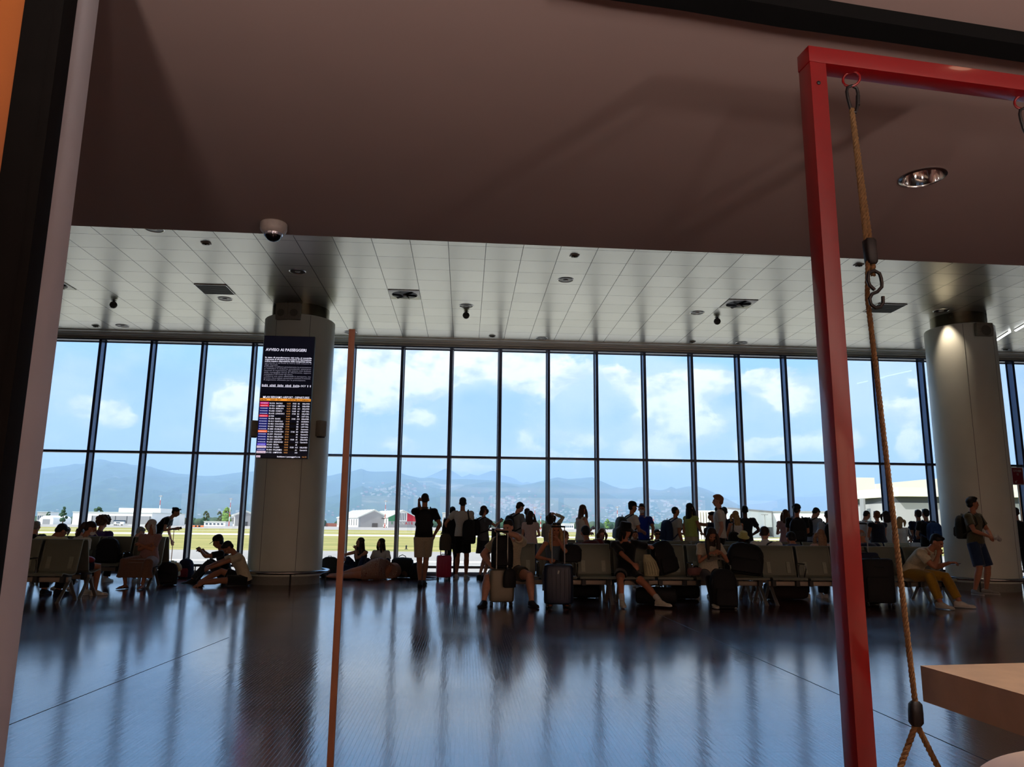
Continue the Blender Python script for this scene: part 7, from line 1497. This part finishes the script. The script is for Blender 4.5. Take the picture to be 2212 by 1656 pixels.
# tall blond man in front of the queue
x_, y_ = stand(1552, 1066, 1.86)
J = person('tall blond man in a white t-shirt, headphones round his neck, looking left', x_, y_, -72, 1.86, pose=dict(right='down', left='down', head_pitch=2), skin=SKIN_L, hair=('quiff', mat('hair_strawberry', (160, 104, 70), .6, 0, .3, 40)), top=('tee', cl('tshirt_white', (222, 218, 206)), .62), bottom=('trousers', C_BLK))
headphones(J, 'black headphones round the neck of the tall blond man', M_BLACK, True)
p_ = ony(1564, 1092, 17.95)
person('dark-haired person just behind the head of the tall blond man', p_.x, 17.95, 30, p_.z, skin=SKIN_M, hair=('short', HAIR_K), top=('tee', C_NAVY), bottom=('trousers', C_BLK))
p_ = ony(1540, 1102, 17.3)
J = person('person in a dark navy top raising a phone, hidden behind the tall blond man', p_.x, 17.3, -78, p_.z, pose=dict(left=(V((-.12, .50, 1.28)), (-.4, 0, -1)), right=(V((.1, .46, 1.26)), (.6, 0, -1)), head_pitch=10), skin=SKIN_M, hair=('short', HAIR_K), top=('tee', C_NAVY), bottom=('trousers', C_BLK)); phone(J, -1, 'the person in navy behind the tall blond man')
# man in olive by the right column
c = onz(2122, 1284, 0)
J = person('man in an olive t-shirt and denim shorts standing before the right column', c.x, c.y+.04, 152, 1.80, pose=dict(head_yaw=-55, left=(V((-.10, .24, 1.06)), (-1, -.3, -.4)), right=(V((.04, .25, 1.06)), (1, -.3, -.4)), legs=[((-.20, 0, .08), (0, 1, 0), (-.5, 1, 0)), ((.19, .0, .08), (0, 1, 0), (.5, 1, 0))]), skin=SKIN_T, hair=('quiff', HAIR_K), top=('tee', C_OLV, .62), bottom=('long_shorts', cl('denim', (44, 62, 92)), .95), shoes=('sneaker', (150, 144, 134)))
pack(J, 'dark olive backpack on the man in the olive t-shirt', mat('olive_nylon', (44, 46, 38), .8, 0, .2, 50, .2), .30, .44, .18)
pb = thing('paper_bag', 'crumpled white bag in the hands of the man in the olive t-shirt', 'bag', J['loc'], J['rot']); rm(MB().ell((-.08, .34, 1.04), (.06, .045, .05)).ell((-.13, .36, 1.00), (.045, .04, .04)).ell((-.02, .35, 1.02), (.035, .035, .035)), 'body', mat('white_wrap', (190, 186, 180), .7), pb, .012, 1)
flush()

# ------------------------------------------------------------------ added fill lamps, unseen behind the camera, throwing light up at the low ceiling
def uplighter(x, y, e, label):
    t = thing('fill_uplight', label, 'lamp', (x, y, 0))
    MB().lathe([(.15, 0), (.15, .02), (.02, .035)], 24).build('base', M_BLACK, t)
    MB().tube([(0, 0, .03), (0, 0, 1.06)], .013, 8).build('pole', M_BLACK, t)
    MB().lathe([(.02, 1.04), (.15, 1.18), (.155, 1.18), (.03, 1.03)], 24, cap=False).build('lamp_shade', M_BLACK, t)
    d = bpy.data.lights.new('fill_light', 'SPOT'); d.energy = e; d.color = (1, .89, .83); d.shadow_soft_size = .14; d.spot_size = radians(168); d.spot_blend = .6
    o = bpy.data.objects.new('fill_light', d); COL.objects.link(o); o.parent = t; o.location = (0, 0, 1.17); o.rotation_euler = (pi, 0, 0)
for i, (x, y) in enumerate(((-.6, -1.3), (.9, -2.6), (3.3, -1.3), (5.8, -2.6), (8.4, -1.4), (11.2, -2.4))):
    uplighter(x, y, 500, 'added black fill uplighter, unseen behind the viewpoint, '+('leftmost', 'second from the left', 'third from the left', 'third from the right', 'second from the right', 'rightmost')[i])
# added glowing panels on the unseen back wall to fill the hall
pm = mat('fill_panel', (255, 214, 176), .6, emis=(255, 214, 182), es=.6)
for i in range(8):
    x = -13.5+i*4.2
    t = thing('fill_panel', 'added warm glowing fill panel, unseen on the back wall, '+('leftmost', 'second from the left', 'third from the left', 'fourth from the left', 'fourth from the right', 'third from the right', 'second from the right', 'rightmost')[i], 'panel', (x, YB+.01, 0))
    MB().box(-1.95, 1.95, 0, .06, .75, 2.75, .01).build('light_panel', pm, t); MB().box(-2.0, 2.0, 0, .05, .7, .75).box(-2.0, 2.0, 0, .05, 2.75, 2.8).box(-2.0, -1.95, 0, .08, .7, 2.8).box(1.95, 2.0, 0, .08, .7, 2.8).build('panel_frame', M_BLACK, t, smooth=False)
